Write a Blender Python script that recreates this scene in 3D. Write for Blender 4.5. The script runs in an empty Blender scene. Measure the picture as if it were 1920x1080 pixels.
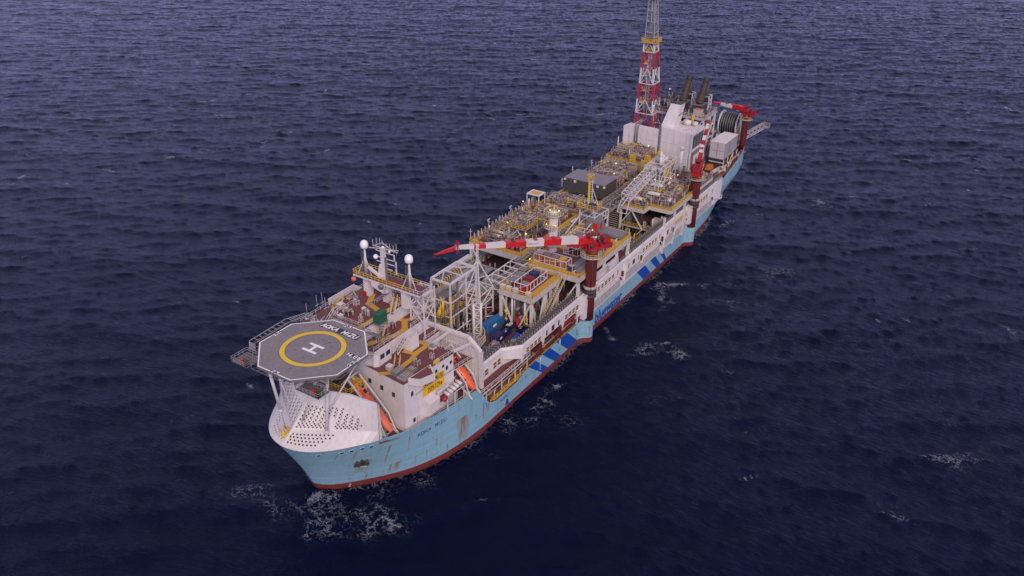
import bpy, math, random
import numpy as np
from mathutils import Vector, Matrix
PI = math.pi
C = bpy.context.scene.collection
SC = bpy.context.scene

# ------------------------------------------------------------------ materials
def new_mat(name):
    m = bpy.data.materials.new(name); m.use_nodes = True
    nt = m.node_tree; b = nt.nodes['Principled BSDF']
    return m, nt, b

def paint(name, col, rough=0.55, dirt=0.25, dirtcol=(0.10, 0.07, 0.055), scale=0.35, metallic=0.0, streak=True, bump=0.0):
    m, nt, b = new_mat(name)
    N, L = nt.nodes, nt.links
    g = N.new('ShaderNodeNewGeometry')
    mp = N.new('ShaderNodeMapping'); L.new(g.outputs['Position'], mp.inputs['Vector'])
    mp.inputs['Scale'].default_value = (1, 1, 0.22 if streak else 1)
    n1 = N.new('ShaderNodeTexNoise'); n1.inputs['Scale'].default_value = scale * 4; n1.inputs['Detail'].default_value = 6; n1.inputs['Roughness'].default_value = 0.65
    L.new(mp.outputs[0], n1.inputs['Vector'])
    r = N.new('ShaderNodeValToRGB'); r.color_ramp.elements[0].position = 0.48; r.color_ramp.elements[1].position = 0.78
    r.color_ramp.elements[0].color = (0, 0, 0, 1); r.color_ramp.elements[1].color = (dirt, dirt, dirt, 1)
    L.new(n1.outputs['Fac'], r.inputs['Fac'])
    n2 = N.new('ShaderNodeTexNoise'); n2.inputs['Scale'].default_value = scale; n2.inputs['Detail'].default_value = 3
    L.new(g.outputs['Position'], n2.inputs['Vector'])
    hs = N.new('ShaderNodeHueSaturation'); hs.inputs['Color'].default_value = (*col, 1)
    mr = N.new('ShaderNodeMapRange'); mr.inputs['To Min'].default_value = 0.86; mr.inputs['To Max'].default_value = 1.12
    L.new(n2.outputs['Fac'], mr.inputs['Value']); L.new(mr.outputs[0], hs.inputs['Value'])
    mx = N.new('ShaderNodeMix'); mx.data_type = 'RGBA'
    L.new(r.outputs['Color'], mx.inputs['Factor']); L.new(hs.outputs[0], mx.inputs['A']); mx.inputs['B'].default_value = (*dirtcol, 1)
    L.new(mx.outputs['Result'], b.inputs['Base Color'])
    b.inputs['Roughness'].default_value = rough; b.inputs['Metallic'].default_value = metallic
    if bump:
        bp = N.new('ShaderNodeBump'); bp.inputs['Strength'].default_value = bump; bp.inputs['Distance'].default_value = 0.05
        L.new(n1.outputs['Fac'], bp.inputs['Height']); L.new(bp.outputs[0], b.inputs['Normal'])
    return m

M = {}
M['white'] = paint('white_paint', (0.60, 0.575, 0.565), 0.5, 0.28, (0.28, 0.20, 0.14))
M['wallw'] = paint('wall_white', (0.63, 0.60, 0.59), 0.6, 0.26, (0.30, 0.24, 0.18))
M['dirty'] = paint('dirty_white', (0.40, 0.37, 0.35), 0.6, 0.6, (0.10, 0.065, 0.045))
M['grey'] = paint('steel_grey', (0.16, 0.155, 0.16), 0.5, 0.5)
M['stripgrey'] = paint('duct_brown_grey', (0.075, 0.066, 0.062), 0.6, 0.4)
M['ribshade'] = paint('rib_arch_shade_grey', (0.10, 0.09, 0.088), 0.6, 0.3)  # shade between ribs and under arches, put in as colour
M['lgrey'] = paint('light_grey', (0.33, 0.32, 0.33), 0.5, 0.5)
M['tan'] = paint('tan_lagging', (0.26, 0.19, 0.13), 0.6, 0.5)
M['mauve'] = paint('mauve_grey_pipe', (0.26, 0.20, 0.21), 0.5, 0.4)
M['galv'] = paint('galvanised', (0.22, 0.215, 0.22), 0.4, 0.4, metallic=0.4)
M['dark'] = paint('dark_steel', (0.035, 0.033, 0.034), 0.6, 0.4)
M['box'] = paint('dark_cladding', (0.060, 0.055, 0.052), 0.5, 0.15, (0.03, 0.03, 0.03))
M['roofgrey'] = paint('roof_grey', (0.17, 0.165, 0.175), 0.5, 0.2)
M['black'] = paint('black', (0.010, 0.010, 0.012), 0.4, 0.1)
M['maroon'] = paint('deck_maroon', (0.150, 0.047, 0.050), 0.7, 0.35, (0.06, 0.03, 0.03), 0.5, streak=False)
M['mdeck'] = paint('main_deck_dirty', (0.110, 0.050, 0.046), 0.8, 0.6, (0.045, 0.032, 0.028), 0.5, streak=False)
M['yellow'] = paint('deck_yellow', (0.54, 0.31, 0.035), 0.6, 0.55, (0.20, 0.11, 0.04), 0.6, streak=False)
M['yrail'] = paint('rail_yellow', (0.70, 0.46, 0.03), 0.5, 0.2)
M['red'] = paint('crane_red', (0.36, 0.013, 0.022), 0.45, 0.18, (0.12, 0.01, 0.01))
M['pedred'] = paint('pedestal_red', (0.135, 0.018, 0.018), 0.55, 0.25, (0.05, 0.012, 0.01))
M['towerred'] = paint('tower_red', (0.40, 0.022, 0.035), 0.5, 0.2, (0.2, 0.04, 0.03))
M['boomred'] = paint('boom_red', (0.52, 0.016, 0.018), 0.4, 0.08)
M['orange'] = paint('lifeboat_orange', (0.72, 0.10, 0.02), 0.4, 0.12, (0.3, 0.06, 0.03))
M['coral'] = paint('lifeboat_faded_orange', (0.62, 0.14, 0.07), 0.5, 0.12, (0.35, 0.09, 0.06))
M['ctorange'] = paint('crate_orange', (0.50, 0.16, 0.02), 0.6, 0.4)
M['blue'] = paint('container_blue', (0.02, 0.13, 0.33), 0.5, 0.25, (0.03, 0.05, 0.09))
M['navy'] = paint('container_navy', (0.010, 0.020, 0.10), 0.5, 0.3, (0.02, 0.02, 0.05))
M['stripe'] = paint('stripe_blue', (0.006, 0.065, 0.34), 0.5, 0.05)
M['textblue'] = paint('letter_blue', (0.008, 0.05, 0.26), 0.5, 0.1)
M['green'] = paint('box_green', (0.008, 0.095, 0.045), 0.5, 0.1)
M['glass'] = paint('window_glass', (0.02, 0.045, 0.05), 0.12, 0.0)
M['signy'] = paint('sign_yellow', (0.72, 0.45, 0.01), 0.5, 0.05)
M['heli'] = paint('helideck_grey', (0.185, 0.170, 0.176), 0.7, 0.42, (0.32, 0.30, 0.31), 0.30, streak=False)
M['heliy'] = paint('helideck_yellow', (0.66, 0.46, 0.04), 0.6, 0.15, (0.4, 0.25, 0.03), streak=False)
M['mark'] = paint('marking_white', (0.78, 0.77, 0.77), 0.5, 0.1)
M['girder'] = paint('girder_stained', (0.50, 0.47, 0.44), 0.6, 0.6, (0.17, 0.10, 0.06), 0.5)
M['rust'] = paint('exhaust_rust', (0.060, 0.036, 0.027), 0.7, 0.9, (0.03, 0.014, 0.012), 0.5)
M['cream'] = paint('cream', (0.60, 0.52, 0.42), 0.5, 0.2)
M['hose'] = paint('hose_black', (0.012, 0.012, 0.014), 0.5, 0.1)
M['hivis'] = paint('hivis', (0.62, 0.80, 0.06), 0.7, 0.0)
M['skin'] = paint('skin', (0.45, 0.25, 0.17), 0.6, 0.0)
M['trou'] = paint('trouser_red', (0.45, 0.03, 0.02), 0.7, 0.0)
M['radome'] = paint('radome_white', (0.80, 0.79, 0.80), 0.35, 0.03)
lm, lnt, lb = new_mat('lit_lamp'); lb.inputs['Base Color'].default_value = (1, 0.8, 0.3, 1)
lb.inputs['Emission Color'].default_value = (1.0, 0.72, 0.22, 1); lb.inputs['Emission Strength'].default_value = 1.3
M['lamp'] = lm

def hull_mat(name, col, rust_spots, dirtcol, weld=True):
    """hull paint: vertical rust streaks at given spots (x, ztop, zbot, halfwidth), long faint plate streaks"""
    m, nt, b = new_mat(name); N, L = nt.nodes, nt.links
    g = N.new('ShaderNodeNewGeometry'); sp = N.new('ShaderNodeSeparateXYZ'); L.new(g.outputs['Position'], sp.inputs[0])
    def mth(op, a, bb=None, c=None):
        n = N.new('ShaderNodeMath'); n.operation = op
        for i, v in enumerate((a, bb, c)):
            if v is None: continue
            if isinstance(v, (int, float)): n.inputs[i].default_value = v
            else: L.new(v, n.inputs[i])
        return n.outputs[0]
    X, Z = sp.outputs['X'], sp.outputs['Z']
    mp = N.new('ShaderNodeMapping'); mp.inputs['Scale'].default_value = (0.06, 0.06, 1.3); L.new(g.outputs['Position'], mp.inputs[0])
    n1 = N.new('ShaderNodeTexNoise'); n1.inputs['Scale'].default_value = 1.6; n1.inputs['Detail'].default_value = 5; L.new(mp.outputs[0], n1.inputs['Vector'])
    mp2 = N.new('ShaderNodeMapping'); mp2.inputs['Scale'].default_value = (1.0, 1.0, 0.10); L.new(g.outputs['Position'], mp2.inputs[0])
    n2 = N.new('ShaderNodeTexNoise'); n2.inputs['Scale'].default_value = 1.1; n2.inputs['Detail'].default_value = 6; L.new(mp2.outputs[0], n2.inputs['Vector'])
    n3 = N.new('ShaderNodeTexNoise'); n3.inputs['Scale'].default_value = 3.0; n3.inputs['Detail'].default_value = 5; L.new(mp2.outputs[0], n3.inputs['Vector'])
    v = mth('ADD', mth('MULTIPLY', n1.outputs['Fac'], 0.35), mth('MULTIPLY', n2.outputs['Fac'], 0.25)); v = mth('ADD', v, 0.70)
    hs = N.new('ShaderNodeHueSaturation'); hs.inputs['Color'].default_value = (*col, 1); L.new(v, hs.inputs['Value'])
    # general grime
    gr = mth('MULTIPLY', mth('MAXIMUM', mth('SUBTRACT', n2.outputs['Fac'], 0.50), 0.0), 3.0)
    mx = N.new('ShaderNodeMix'); mx.data_type = 'RGBA'; L.new(gr, mx.inputs['Factor']); L.new(hs.outputs[0], mx.inputs['A']); mx.inputs['B'].default_value = (*dirtcol, 1)
    cur = mx.outputs['Result']
    tot = None
    for (x, zt, zb, w) in rust_spots:
        wob = mth('MULTIPLY', mth('SUBTRACT', n3.outputs['Fac'], 0.5), w * 2.2)
        d = mth('ABSOLUTE', mth('ADD', mth('SUBTRACT', X, x), wob))
        fx = mth('SUBTRACT', 1.0, mth('DIVIDE', d, w)); fx = mth('MAXIMUM', fx, 0.0)
        fz = mth('DIVIDE', mth('SUBTRACT', Z, zb), (zt - zb)); fz2 = mth('MULTIPLY', mth('LESS_THAN', fz, 1.0), mth('MAXIMUM', fz, 0.0))
        fz2 = mth('POWER', fz2, 0.5)
        k = mth('MULTIPLY', fx, fz2)
        tot = k if tot is None else mth('MAXIMUM', tot, k)
    if tot is not None:
        t2 = mth('MINIMUM', mth('MULTIPLY', mth('MULTIPLY', tot, n3.outputs['Fac']), 2.4), 0.85)
        cr = N.new('ShaderNodeValToRGB'); cr.color_ramp.elements[0].color = (0.20, 0.22, 0.10, 1); cr.color_ramp.elements[1].color = (0.30, 0.10, 0.02, 1)
        L.new(t2, cr.inputs['Fac'])
        mx2 = N.new('ShaderNodeMix'); mx2.data_type = 'RGBA'; L.new(t2, mx2.inputs['Factor']); L.new(cur, mx2.inputs['A']); L.new(cr.outputs[0], mx2.inputs['B'])
        cur = mx2.outputs['Result']
    L.new(cur, b.inputs['Base Color']); b.inputs['Roughness'].default_value = 0.45
    # plate seams and, near the water, a dark wet stain
    def seam(src, per, wd, off): return mth('LESS_THAN', mth('ABSOLUTE', mth('SUBTRACT', mth('FRACT', mth('DIVIDE', mth('ADD', src, off), per)), .5)), wd)
    sm = mth('MAXIMUM', seam(Z, 2.3, .022, .4), seam(X, 11.0, .006, 3.0)); mx3 = N.new('ShaderNodeMix'); mx3.data_type = 'RGBA'; mx3.blend_type = 'MULTIPLY'; L.new(mth('MULTIPLY', sm, .30), mx3.inputs['Factor']); L.new(cur, mx3.inputs['A']); mx3.inputs['B'].default_value = (.35,.35,.35,1)
    wet = mth('MULTIPLY', mth('SUBTRACT', mth('ADD', -.05, mth('MULTIPLY', n3.outputs['Fac'], 1.2)), Z), 1.6); wc = N.new('ShaderNodeClamp'); L.new(wet, wc.inputs[0]); mx4 = N.new('ShaderNodeMix'); mx4.data_type = 'RGBA'; L.new(mth('MULTIPLY', wc.outputs[0], .75), mx4.inputs['Factor']); L.new(mx3.outputs['Result'], mx4.inputs['A']); mx4.inputs['B'].default_value = (.030,.016,.014,1)
    L.new(mx4.outputs['Result'], b.inputs['Base Color'])
    # plating: slight frame buckling and horizontal strakes
    w1 = N.new('ShaderNodeTexWave'); w1.wave_type = 'BANDS'; w1.bands_direction = 'Z'; w1.inputs['Scale'].default_value = 0.12; w1.inputs['Distortion'].default_value = 0.6
    w2 = N.new('ShaderNodeTexWave'); w2.wave_type = 'BANDS'; w2.bands_direction = 'X'; w2.inputs['Scale'].default_value = 0.10; w2.inputs['Distortion'].default_value = 0.8
    for w_ in (w1, w2): L.new(g.outputs['Position'], w_.inputs['Vector'])
    h = mth('ADD', mth('MULTIPLY', w1.outputs['Fac'], 0.5), mth('MULTIPLY', w2.outputs['Fac'], 0.5)); h = mth('ADD', h, mth('MULTIPLY', n1.outputs['Fac'], 1.0))
    bp = N.new('ShaderNodeBump'); bp.inputs['Strength'].default_value = 0.35; bp.inputs['Distance'].default_value = 0.10
    L.new(h, bp.inputs['Height']); L.new(bp.outputs[0], b.inputs['Normal'])
    return m
M['hull'] = hull_mat('hull_light_blue', (0.215, 0.41, 0.50),
    [(17.2, 5.4, 2.2, .35), (18.6, 5.6, 2.4, .7), (22.8, 5.2, 1.8, .22), (25.6, 5.6, 2.6, .25), (37.0, 9.2, 1.5, 2.2), (35.6, 5.2, 1.6, .5), (11.3, 9.5, 5.0, 1.8),
     (13.0, 3.6, 1.5, .3), (46.5, 7.5, 5.0, .5), (28.2, 7.6, 5.2, .4), (31.5, 4.2, 1.5, .4), (51.0, 5.5, 1.5, .3), (8.6, 14.2, 11.0, .25), (5.2, 14.6, 12.0, .2), (15.6, 12.6, 6.0, .3), (20.4, 13.0, 8.0, .25), (44.6, 9.0, 3.0, .6), (69.5, 6.5, 2.2, .3), (86, 6.8, 3, .3), (118.6, 7.0, 4.0, .25), (126, 6.8, 3.5, .2), (152, 7, 3, .3), (162, 7, 2.6, .25), (184, 6.8, 2.0, .4), (214, 11, 4, .4), (222, 14, 8, .3), (97.0, 5.5, 1.5, .3), (101.4, 5.5, 2.0, .3), (146.0, 6.2, 3.5, .2), (171, 6.0, 2.5, .25), (196, 6.4, 3, .3), (60.5, 6.0, 3.5, .15)],
    (0.20, 0.27, 0.26))
M['boot'] = hull_mat('boot_topping_red', (0.185, 0.034, 0.030), [], (0.08, 0.025, 0.02))

# ------------------------------------------------------------------ mesh builder
class MB:
    def __init__(s): s.v = []; s.f = []; s.m = []; s.mats = []; s.sm = []
    def mi(s, k):
        if k not in s.mats: s.mats.append(k)
        return s.mats.index(k)
    def add(s, vs, fs, mat, smooth=False):
        o = len(s.v); s.v += [tuple(p) for p in vs]; k = s.mi(mat)
        for f in fs: s.f.append(tuple(i + o for i in f)); s.m.append(k); s.sm.append(smooth)
    def box(s, x0, x1, y0, y1, z0, z1, mat):
        v = [(x0,y0,z0),(x1,y0,z0),(x1,y1,z0),(x0,y1,z0),(x0,y0,z1),(x1,y0,z1),(x1,y1,z1),(x0,y1,z1)]
        s.add(v, [(0,3,2,1),(4,5,6,7),(0,1,5,4),(1,2,6,5),(2,3,7,6),(3,0,4,7)], mat)
    def beam(s, p, q, w, h=None, mat='white'):
        p, q = Vector(p), Vector(q); h = h or w; d = q - p
        if d.length < 1e-5: return
        d.normalize(); up = Vector((0,0,1)) if abs(d.z) < 0.95 else Vector((1,0,0))
        a = d.cross(up).normalized() * w / 2; b = a.cross(d).normalized() * h / 2
        v = [p-a-b, p+a-b, p+a+b, p-a+b, q-a-b, q+a-b, q+a+b, q-a+b]
        s.add(v, [(0,3,2,1),(4,5,6,7),(0,1,5,4),(1,2,6,5),(2,3,7,6),(3,0,4,7)], mat)
    def cyl(s, p, q, r, mat, n=8, r2=None, cap=True, smooth=True):
        p, q = Vector(p), Vector(q); r2 = r if r2 is None else r2; d = (q - p)
        if d.length < 1e-5: return
        d.normalize(); up = Vector((0,0,1)) if abs(d.z) < 0.95 else Vector((1,0,0))
        a = d.cross(up).normalized(); b = a.cross(d).normalized(); v = []
        for c, rr in ((p, r), (q, r2)):
            for i in range(n):
                t = 2*PI*i/n; v.append(c + a*math.cos(t)*rr - b*math.sin(t)*rr)
        s.add(v, [(i,(i+1)%n,n+(i+1)%n,n+i) for i in range(n)], mat, smooth)
        if cap:
            o = len(s.v) - 2*n; k = s.mi(mat)
            s.f.append(tuple(o+i for i in reversed(range(n)))); s.m.append(k); s.sm.append(False)
            s.f.append(tuple(o+n+i for i in range(n))); s.m.append(k); s.sm.append(False)
    def tube(s, pts, r, mat, n=8):
        for a, b in zip(pts, pts[1:]): s.cyl(a, b, r, mat, n)
        for p in pts[1:-1]: s.ball(p, r*1.02, mat, 6, 4)
    def lathe(s, c, prof, mat, n=16, axis=(0,0,1)):
        ax = Vector(axis).normalized(); up = Vector((0,0,1)) if abs(ax.z) < 0.9 else Vector((1,0,0))
        a = ax.cross(up).normalized(); b = ax.cross(a).normalized(); c = Vector(c); v = []; f = []
        for r, z in prof:
            for i in range(n):
                t = 2*PI*i/n; v.append(c + ax*z + (a*math.cos(t) + b*math.sin(t))*max(r, 1e-3))
        for j in range(len(prof)-1):
            for i in range(n): f.append((j*n+i, j*n+(i+1)%n, (j+1)*n+(i+1)%n, (j+1)*n+i))
        f.append(tuple(reversed(range(n)))); f.append(tuple((len(prof)-1)*n+i for i in range(n)))
        s.add(v, f, mat, True)
    def ball(s, c, r, mat, n=12, m=8, sz=1.0):
        s.lathe(c, [(r*math.sin(PI*j/m), -r*sz*math.cos(PI*j/m)) for j in range(m+1)], mat, n)
    def prism(s, poly, z0, z1, mat, side=None):
        n = len(poly); v = [(x,y,z0) for x,y in poly] + [(x,y,z1) for x,y in poly]
        s.add(v, [tuple(n+i for i in range(n))], mat)
        o = len(s.v)-2*n; k = s.mi(side or mat)
        s.f.append(tuple(o+i for i in reversed(range(n)))); s.m.append(k); s.sm.append(False)
        for i in range(n): s.f.append((o+i, o+(i+1)%n, o+n+(i+1)%n, o+n+i)); s.m.append(k); s.sm.append(False)
    def slab(s, poly, nrm, mat):
        """polygon (3d points) extruded along nrm"""
        n = len(poly); nv = Vector(nrm); v = [Vector(p) for p in poly]; v2 = [p + nv for p in v]
        s.add(v+v2, [tuple(reversed(range(n))), tuple(n+i for i in range(n))] + [(i,(i+1)%n,n+(i+1)%n,n+i) for i in range(n)], mat)
    def rail(s, pts, mat='white', h=1.1, step=1.8, t=0.07, rows=(1.0, 0.55), toe=None):
        for a, b in zip(pts, pts[1:]):
            a, b = Vector(a), Vector(b); L = (b-a).length; n = max(1, round(L/step))
            for i in range(n+1):
                p = a.lerp(b, i/n); s.beam(p, p+Vector((0,0,h)), t, t, mat)
            for r in rows: s.beam(a+Vector((0,0,h*r)), b+Vector((0,0,h*r)), t, t, mat)
            if toe: s.beam(a+Vector((0,0,0.1)), b+Vector((0,0,0.1)), 0.04, 0.2, toe)
    def build(s, name, parent=None, **props):
        if not s.v: return None
        me = bpy.data.meshes.new(name)
        off = Vector((0,0,0)); o = parent
        while o is not None: off += o.location; o = o.parent
        vv = np.array(s.v, dtype=np.float64) - np.array(off)
        me.from_pydata(vv.tolist(), [], s.f)
        for k in s.mats: me.materials.append(M[k] if isinstance(k, str) else k)
        me.polygons.foreach_set('material_index', s.m); me.polygons.foreach_set('use_smooth', s.sm)
        me.update()
        ob = bpy.data.objects.new(name, me); C.objects.link(ob); ob.parent = parent
        for k, v in props.items(): ob[k] = v
        return ob

def thing(name, label, cat, loc=(0,0,0), group=None, rotz=0):
    o = bpy.data.objects.new(name, None); C.objects.link(o); o.location = loc; o.rotation_euler = (0,0,rotz)
    o.empty_display_size = 0.5; o['label'] = label; o['category'] = cat
    if group: o['group'] = group
    return o
def tag(o, label, cat, group=None):
    o['label'] = label; o['category'] = cat
    if group: o['group'] = group
    return o
def copy_tree(o, loc, rotz=0, label=None, group=None, parent=None):
    c = o.copy(); C.objects.link(c); c.parent = parent
    if parent is None:
        c.location = loc; c.rotation_euler = (0,0,rotz)
        if label: c['label'] = label
        if group: c['group'] = group
    for ch in list(o.children): copy_tree(ch, None, parent=c)
    return c
def text_mesh(body, size, bold=0.0, shear=0.0, spacing=1.0, sub=0):
    cu = bpy.data.curves.new('t', 'FONT'); cu.body = body; cu.size = size; cu.offset = bold; cu.shear = shear
    cu.align_x = 'CENTER'; cu.align_y = 'CENTER'; cu.space_character = spacing; cu.resolution_u = 3
    ob = bpy.data.objects.new('t', cu); C.objects.link(ob); bpy.context.view_layer.update()
    me = bpy.data.meshes.new_from_object(ob.evaluated_get(bpy.context.evaluated_depsgraph_get()))
    bpy.data.objects.remove(ob); bpy.data.curves.remove(cu)
    vs = [tuple(v.co) for v in me.vertices]; fs = [tuple(p.vertices) for p in me.polygons]
    bpy.data.meshes.remove(me); return vs, fs
def put_text(mb, body, size, origin, ux, uy, mat, bold=0.0, shear=0.0, spacing=1.0, fit=None, fn=None):
    vs, fs = text_mesh(body, size, bold, shear, spacing)
    xs = [v[0] for v in vs]; ys = [v[1] for v in vs]; cx = (min(xs)+max(xs))/2; cy = (min(ys)+max(ys))/2
    sx = fit[0]/(max(xs)-min(xs)) if fit else 1; sy = fit[1]/(max(ys)-min(ys)) if fit and fit[1] else sx
    ux, uy, origin = Vector(ux).normalized(), Vector(uy).normalized(), Vector(origin); out = []
    for v in vs:
        p = origin + ux*(v[0]-cx)*sx + uy*(v[1]-cy)*sy
        out.append(fn(p) if fn else p)
    mb.add(out, fs, mat)

# stroke lettering, in the boxy stencil style of the deck names
GL = {'A': [[(0,0),(0.5,1),(1,0)],[(0.2,0.35),(0.8,0.35)]], 'O': [[(0.25,0),(0,0.25),(0,0.75),(0.25,1),(0.75,1),(1,0.75),(1,0.25),(0.75,0),(0.25,0)]],
 'K': [[(0,0),(0,1)],[(0.95,1),(0.1,0.45)],[(0.35,0.6),(1,0)]], 'M': [[(0,0),(0,1),(0.5,0.4),(1,1),(1,0)]], 'I': [[(0.5,0),(0.5,1)]],
 'Z': [[(0,1),(1,1),(0,0),(1,0)]], 'U': [[(0,1),(0,0.25),(0.25,0),(0.75,0),(1,0.25),(1,1)]], '0': [[(0.2,0),(0,0.25),(0,0.75),(0.2,1),(0.8,1),(1,0.75),(1,0.25),(0.8,0),(0.2,0)]],
 '1': [[(0.2,0.75),(0.55,1),(0.55,0)]], '2': [[(0,0.8),(0.2,1),(0.8,1),(1,0.8),(1,0.55),(0,0),(1,0)]], '3': [[(0,1),(1,1),(0.45,0.58),(0.8,0.55),(1,0.35),(1,0.2),(0.8,0),(0.1,0)]],
 '4': [[(0.7,0),(0.7,1),(0,0.3),(1,0.3)]], '5': [[(1,1),(0.1,1),(0.05,0.55),(0.8,0.58),(1,0.35),(0.8,0),(0,0)]], '6': [[(0.9,1),(0.3,1),(0,0.7),(0,0.2),(0.2,0),(0.8,0),(1,0.2),(0.95,0.5),(0.1,0.5)]],
 '.': [[(0.4,0),(0.6,0)]], '/': [[(0.2,-0.05),(0.8,1.05)]], 't': [[(0.4,0.9),(0.4,0.1),(0.8,0)],[(0.1,0.62),(0.8,0.62)]], 'a': [[(0.1,0.6),(0.8,0.6),(0.85,0),(0.2,0),(0.05,0.2),(0.2,0.35),(0.85,0.35)]], ' ': [],
 'T': [[(0,1),(1,1)],[(0.5,1),(0.5,0)]], 'R': [[(0,0),(0,1),(0.8,1),(1,0.85),(1,0.6),(0.8,0.45),(0,0.45)],[(0.4,0.45),(1,0)]], 'E': [[(1,1),(0,1),(0,0),(1,0)],[(0,0.5),(0.8,0.5)]], 'H': [[(0,0),(0,1)],[(1,0),(1,1)],[(0,0.5),(1,0.5)]]}
def strokes(mb, body, origin, ux, uy, w, h, gap, t, mat, shear=0.0, fn=None):
    """letters drawn as flat strokes; origin = lower left of the first letter"""
    ux, uy, o = Vector(ux).normalized(), Vector(uy).normalized(), Vector(origin); nrm = ux.cross(uy); x = 0; lift = 0
    for ch in body:
        cw = w * (0.45 if ch in '.1I' else 1.0)
        for st in GL[ch]:
            for a, b in zip(st, st[1:]):
                pa = Vector((x + a[0]*cw + shear*a[1]*h, a[1]*h)); pb = Vector((x + b[0]*cw + shear*b[1]*h, b[1]*h))
                d = (pb-pa).normalized(); n = Vector((-d.y, d.x)) * t/2; e = d*t*0.42
                q = [pa-n-e, pb-n+e, pb+n+e, pa+n-e]; lift += 1
                Q = [o + ux*p.x + uy*p.y + nrm*(0.0006*lift) for p in q]
                mb.add([fn(p) for p in Q] if fn else Q, [(0,1,2,3)], mat)
        x += cw + gap
    return x - gap

def lerp_tab(tab, x):
    if x <= tab[0][0]: return tab[0][1]
    for (a, u), (b, v) in zip(tab, tab[1:]):
        if x <= b: return u + (v-u)*(x-a)/(b-a)
    return tab[-1][1]
def smooth_tab(tab, x):
    i = 0
    while i < len(tab)-2 and x > tab[i+1][0]: i += 1
    p1, p2 = tab[i], tab[i+1]; p0 = tab[max(0, i-1)]; p3 = tab[min(len(tab)-1, i+2)]
    t = min(max((x-p1[0])/(p2[0]-p1[0]), 0), 1); h = p2[0]-p1[0]
    m1 = (p2[1]-p0[1])/max(p2[0]-p0[0], 1e-6); m2 = (p3[1]-p1[1])/max(p3[0]-p1[0], 1e-6)
    return (2*t**3-3*t**2+1)*p1[1] + (t**3-2*t**2+t)*h*m1 + (-2*t**3+3*t**2)*p2[1] + (t**3-t**2)*h*m2

# ------------------------------------------------------------------ hull
ship = thing('production_ship', 'long light blue oil production ship with white bow shield and red waterline band', 'ship', (0,0,0))
DECKB = [(-1.6,0),(-1.3,2.4),(-0.6,4.4),(0.4,6.2),(2.5,8.6),(5,10.7),(9,13.3),(12.3,15.2),(20,17.4),(32,19.4),(42,20.7),(50,21),(56,21),(216,21),(225,21),(236,20),(247,17.6),(255,13.5),(259,9)]
WLB = [(6,0),(6.5,1.6),(8,4.0),(10.5,6.6),(13.2,8.9),(17,12.0),(21,14.8),(26,17.3),(31,19),(37,20.2),(44,20.9),(52,21),(58,21),(180,21),(188,21),(200,20),(212,17.6),(224,13),(236,7),(246,2.5),(252,0)]
TOPZ = [(-1.6,17.2),(5,16.8),(12.3,16.3),(20,15),(32,14.5),(41.5,14.2),(43,13.6),(44.2,11.6),(45.5,9.2),(47.2,7.4),(50,6.4),(60,6.4),(64,7.4),(68,7.9),(100,7.8),(104,7.3),(205,7.3),(209,8.4),(211,9.8),(211.8,14.4),(214,15.4),(226,17.6),(248,19.6),(259,19.8)]
def hull_section(u):
    """u = 0..1 rows from keel side to top; returns function"""
    pass
# stations parametrised by deck x; waterline x eased so the stem rakes
def hull_pt(xd, z):
    zt = lerp_tab(TOPZ, xd); bd = smooth_tab(DECKB, xd)
    # matching waterline x
    if xd < 50: xw = 6 + (xd+1.6)*(44.0/51.6)
    elif xd > 188: xw = 188 + (xd-188)*(64.0/71.0)
    else: xw = xd
    bw = max(smooth_tab(WLB, xw), 0)
    zref = 17.2 if xd < 50 else 19.8
    if xd < 50: zref = lerp_tab(TOPZ, min(xd, 41))
    t = max(-0.3, z/zref)
    # flare: mostly between mid height and top
    if t >= 0: k = t**1.25
    else: k = t*0.6
    if xd > 188: k = min(1, max(0, z/11.0))**0.8 if z > 0 else z*0.03
    x = xw + (xd-xw)*k; y = bw + (bd-bw)*k
    return x, max(y, 0)
def hull_y(x, z):
    lo, hi = -1.6, 259
    for _ in range(40):
        mid = (lo+hi)/2
        if hull_pt(mid, z)[0] < x: lo = mid
        else: hi = mid
    return hull_pt(lo, z)[1]
xs = [-1.6,-1.45,-1.3,-1.0,-0.6,0,0.8,1.8,3,4.5,6.5,9,12.3,15,18,21,25,29,33,37,41.5,42.2,43,43.6,44.2,44.8,45.5,46.3,47.2,48.5,50,55,60,62,64,66,68]+list(range(74,189,8))+[188.1,194,200,205,209,211,211.8,214,216,219,222,226,231,236,241,247,251,255,259]
zr = [-6,-3,0,0.7,1.80]; NR = 8
hb = MB()
for sgn in (-1, 1):
    grid = []
    for x in xs:
        zt = lerp_tab(TOPZ, x); col = [( *hull_pt(x, z), z) for z in zr]
        for j in range(1, NR+1):
            z = 1.80 + (zt-1.80)*j/NR; col.append((*hull_pt(x, z), z))
        grid.append([(a, sgn*b, c) for a, b, c in col])
    n = len(grid[0])
    vs = [p for c in grid for p in c]
    for part, rng in (('boot', range(0, len(zr)-1)), ('hull', range(len(zr)-1, n-1))):
        fs = []
        for i in range(len(xs)-1):
            for j in rng:
                q = (i*n+j, (i+1)*n+j, (i+1)*n+j+1, i*n+j+1)
                fs.append(q if sgn < 0 else q[::-1])
        hb.add(vs, fs, part, True)
# transom
tr = [(*hull_pt(259, z), z) for z in [-6,0,3,6,9,12,15,19.8]]
poly = [(x, -y, z) for x, y, z in tr] + [(x, y, z) for x, y, z in reversed(tr)]
hb.add(poly, [tuple(range(len(poly)))], 'hull')
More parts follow.
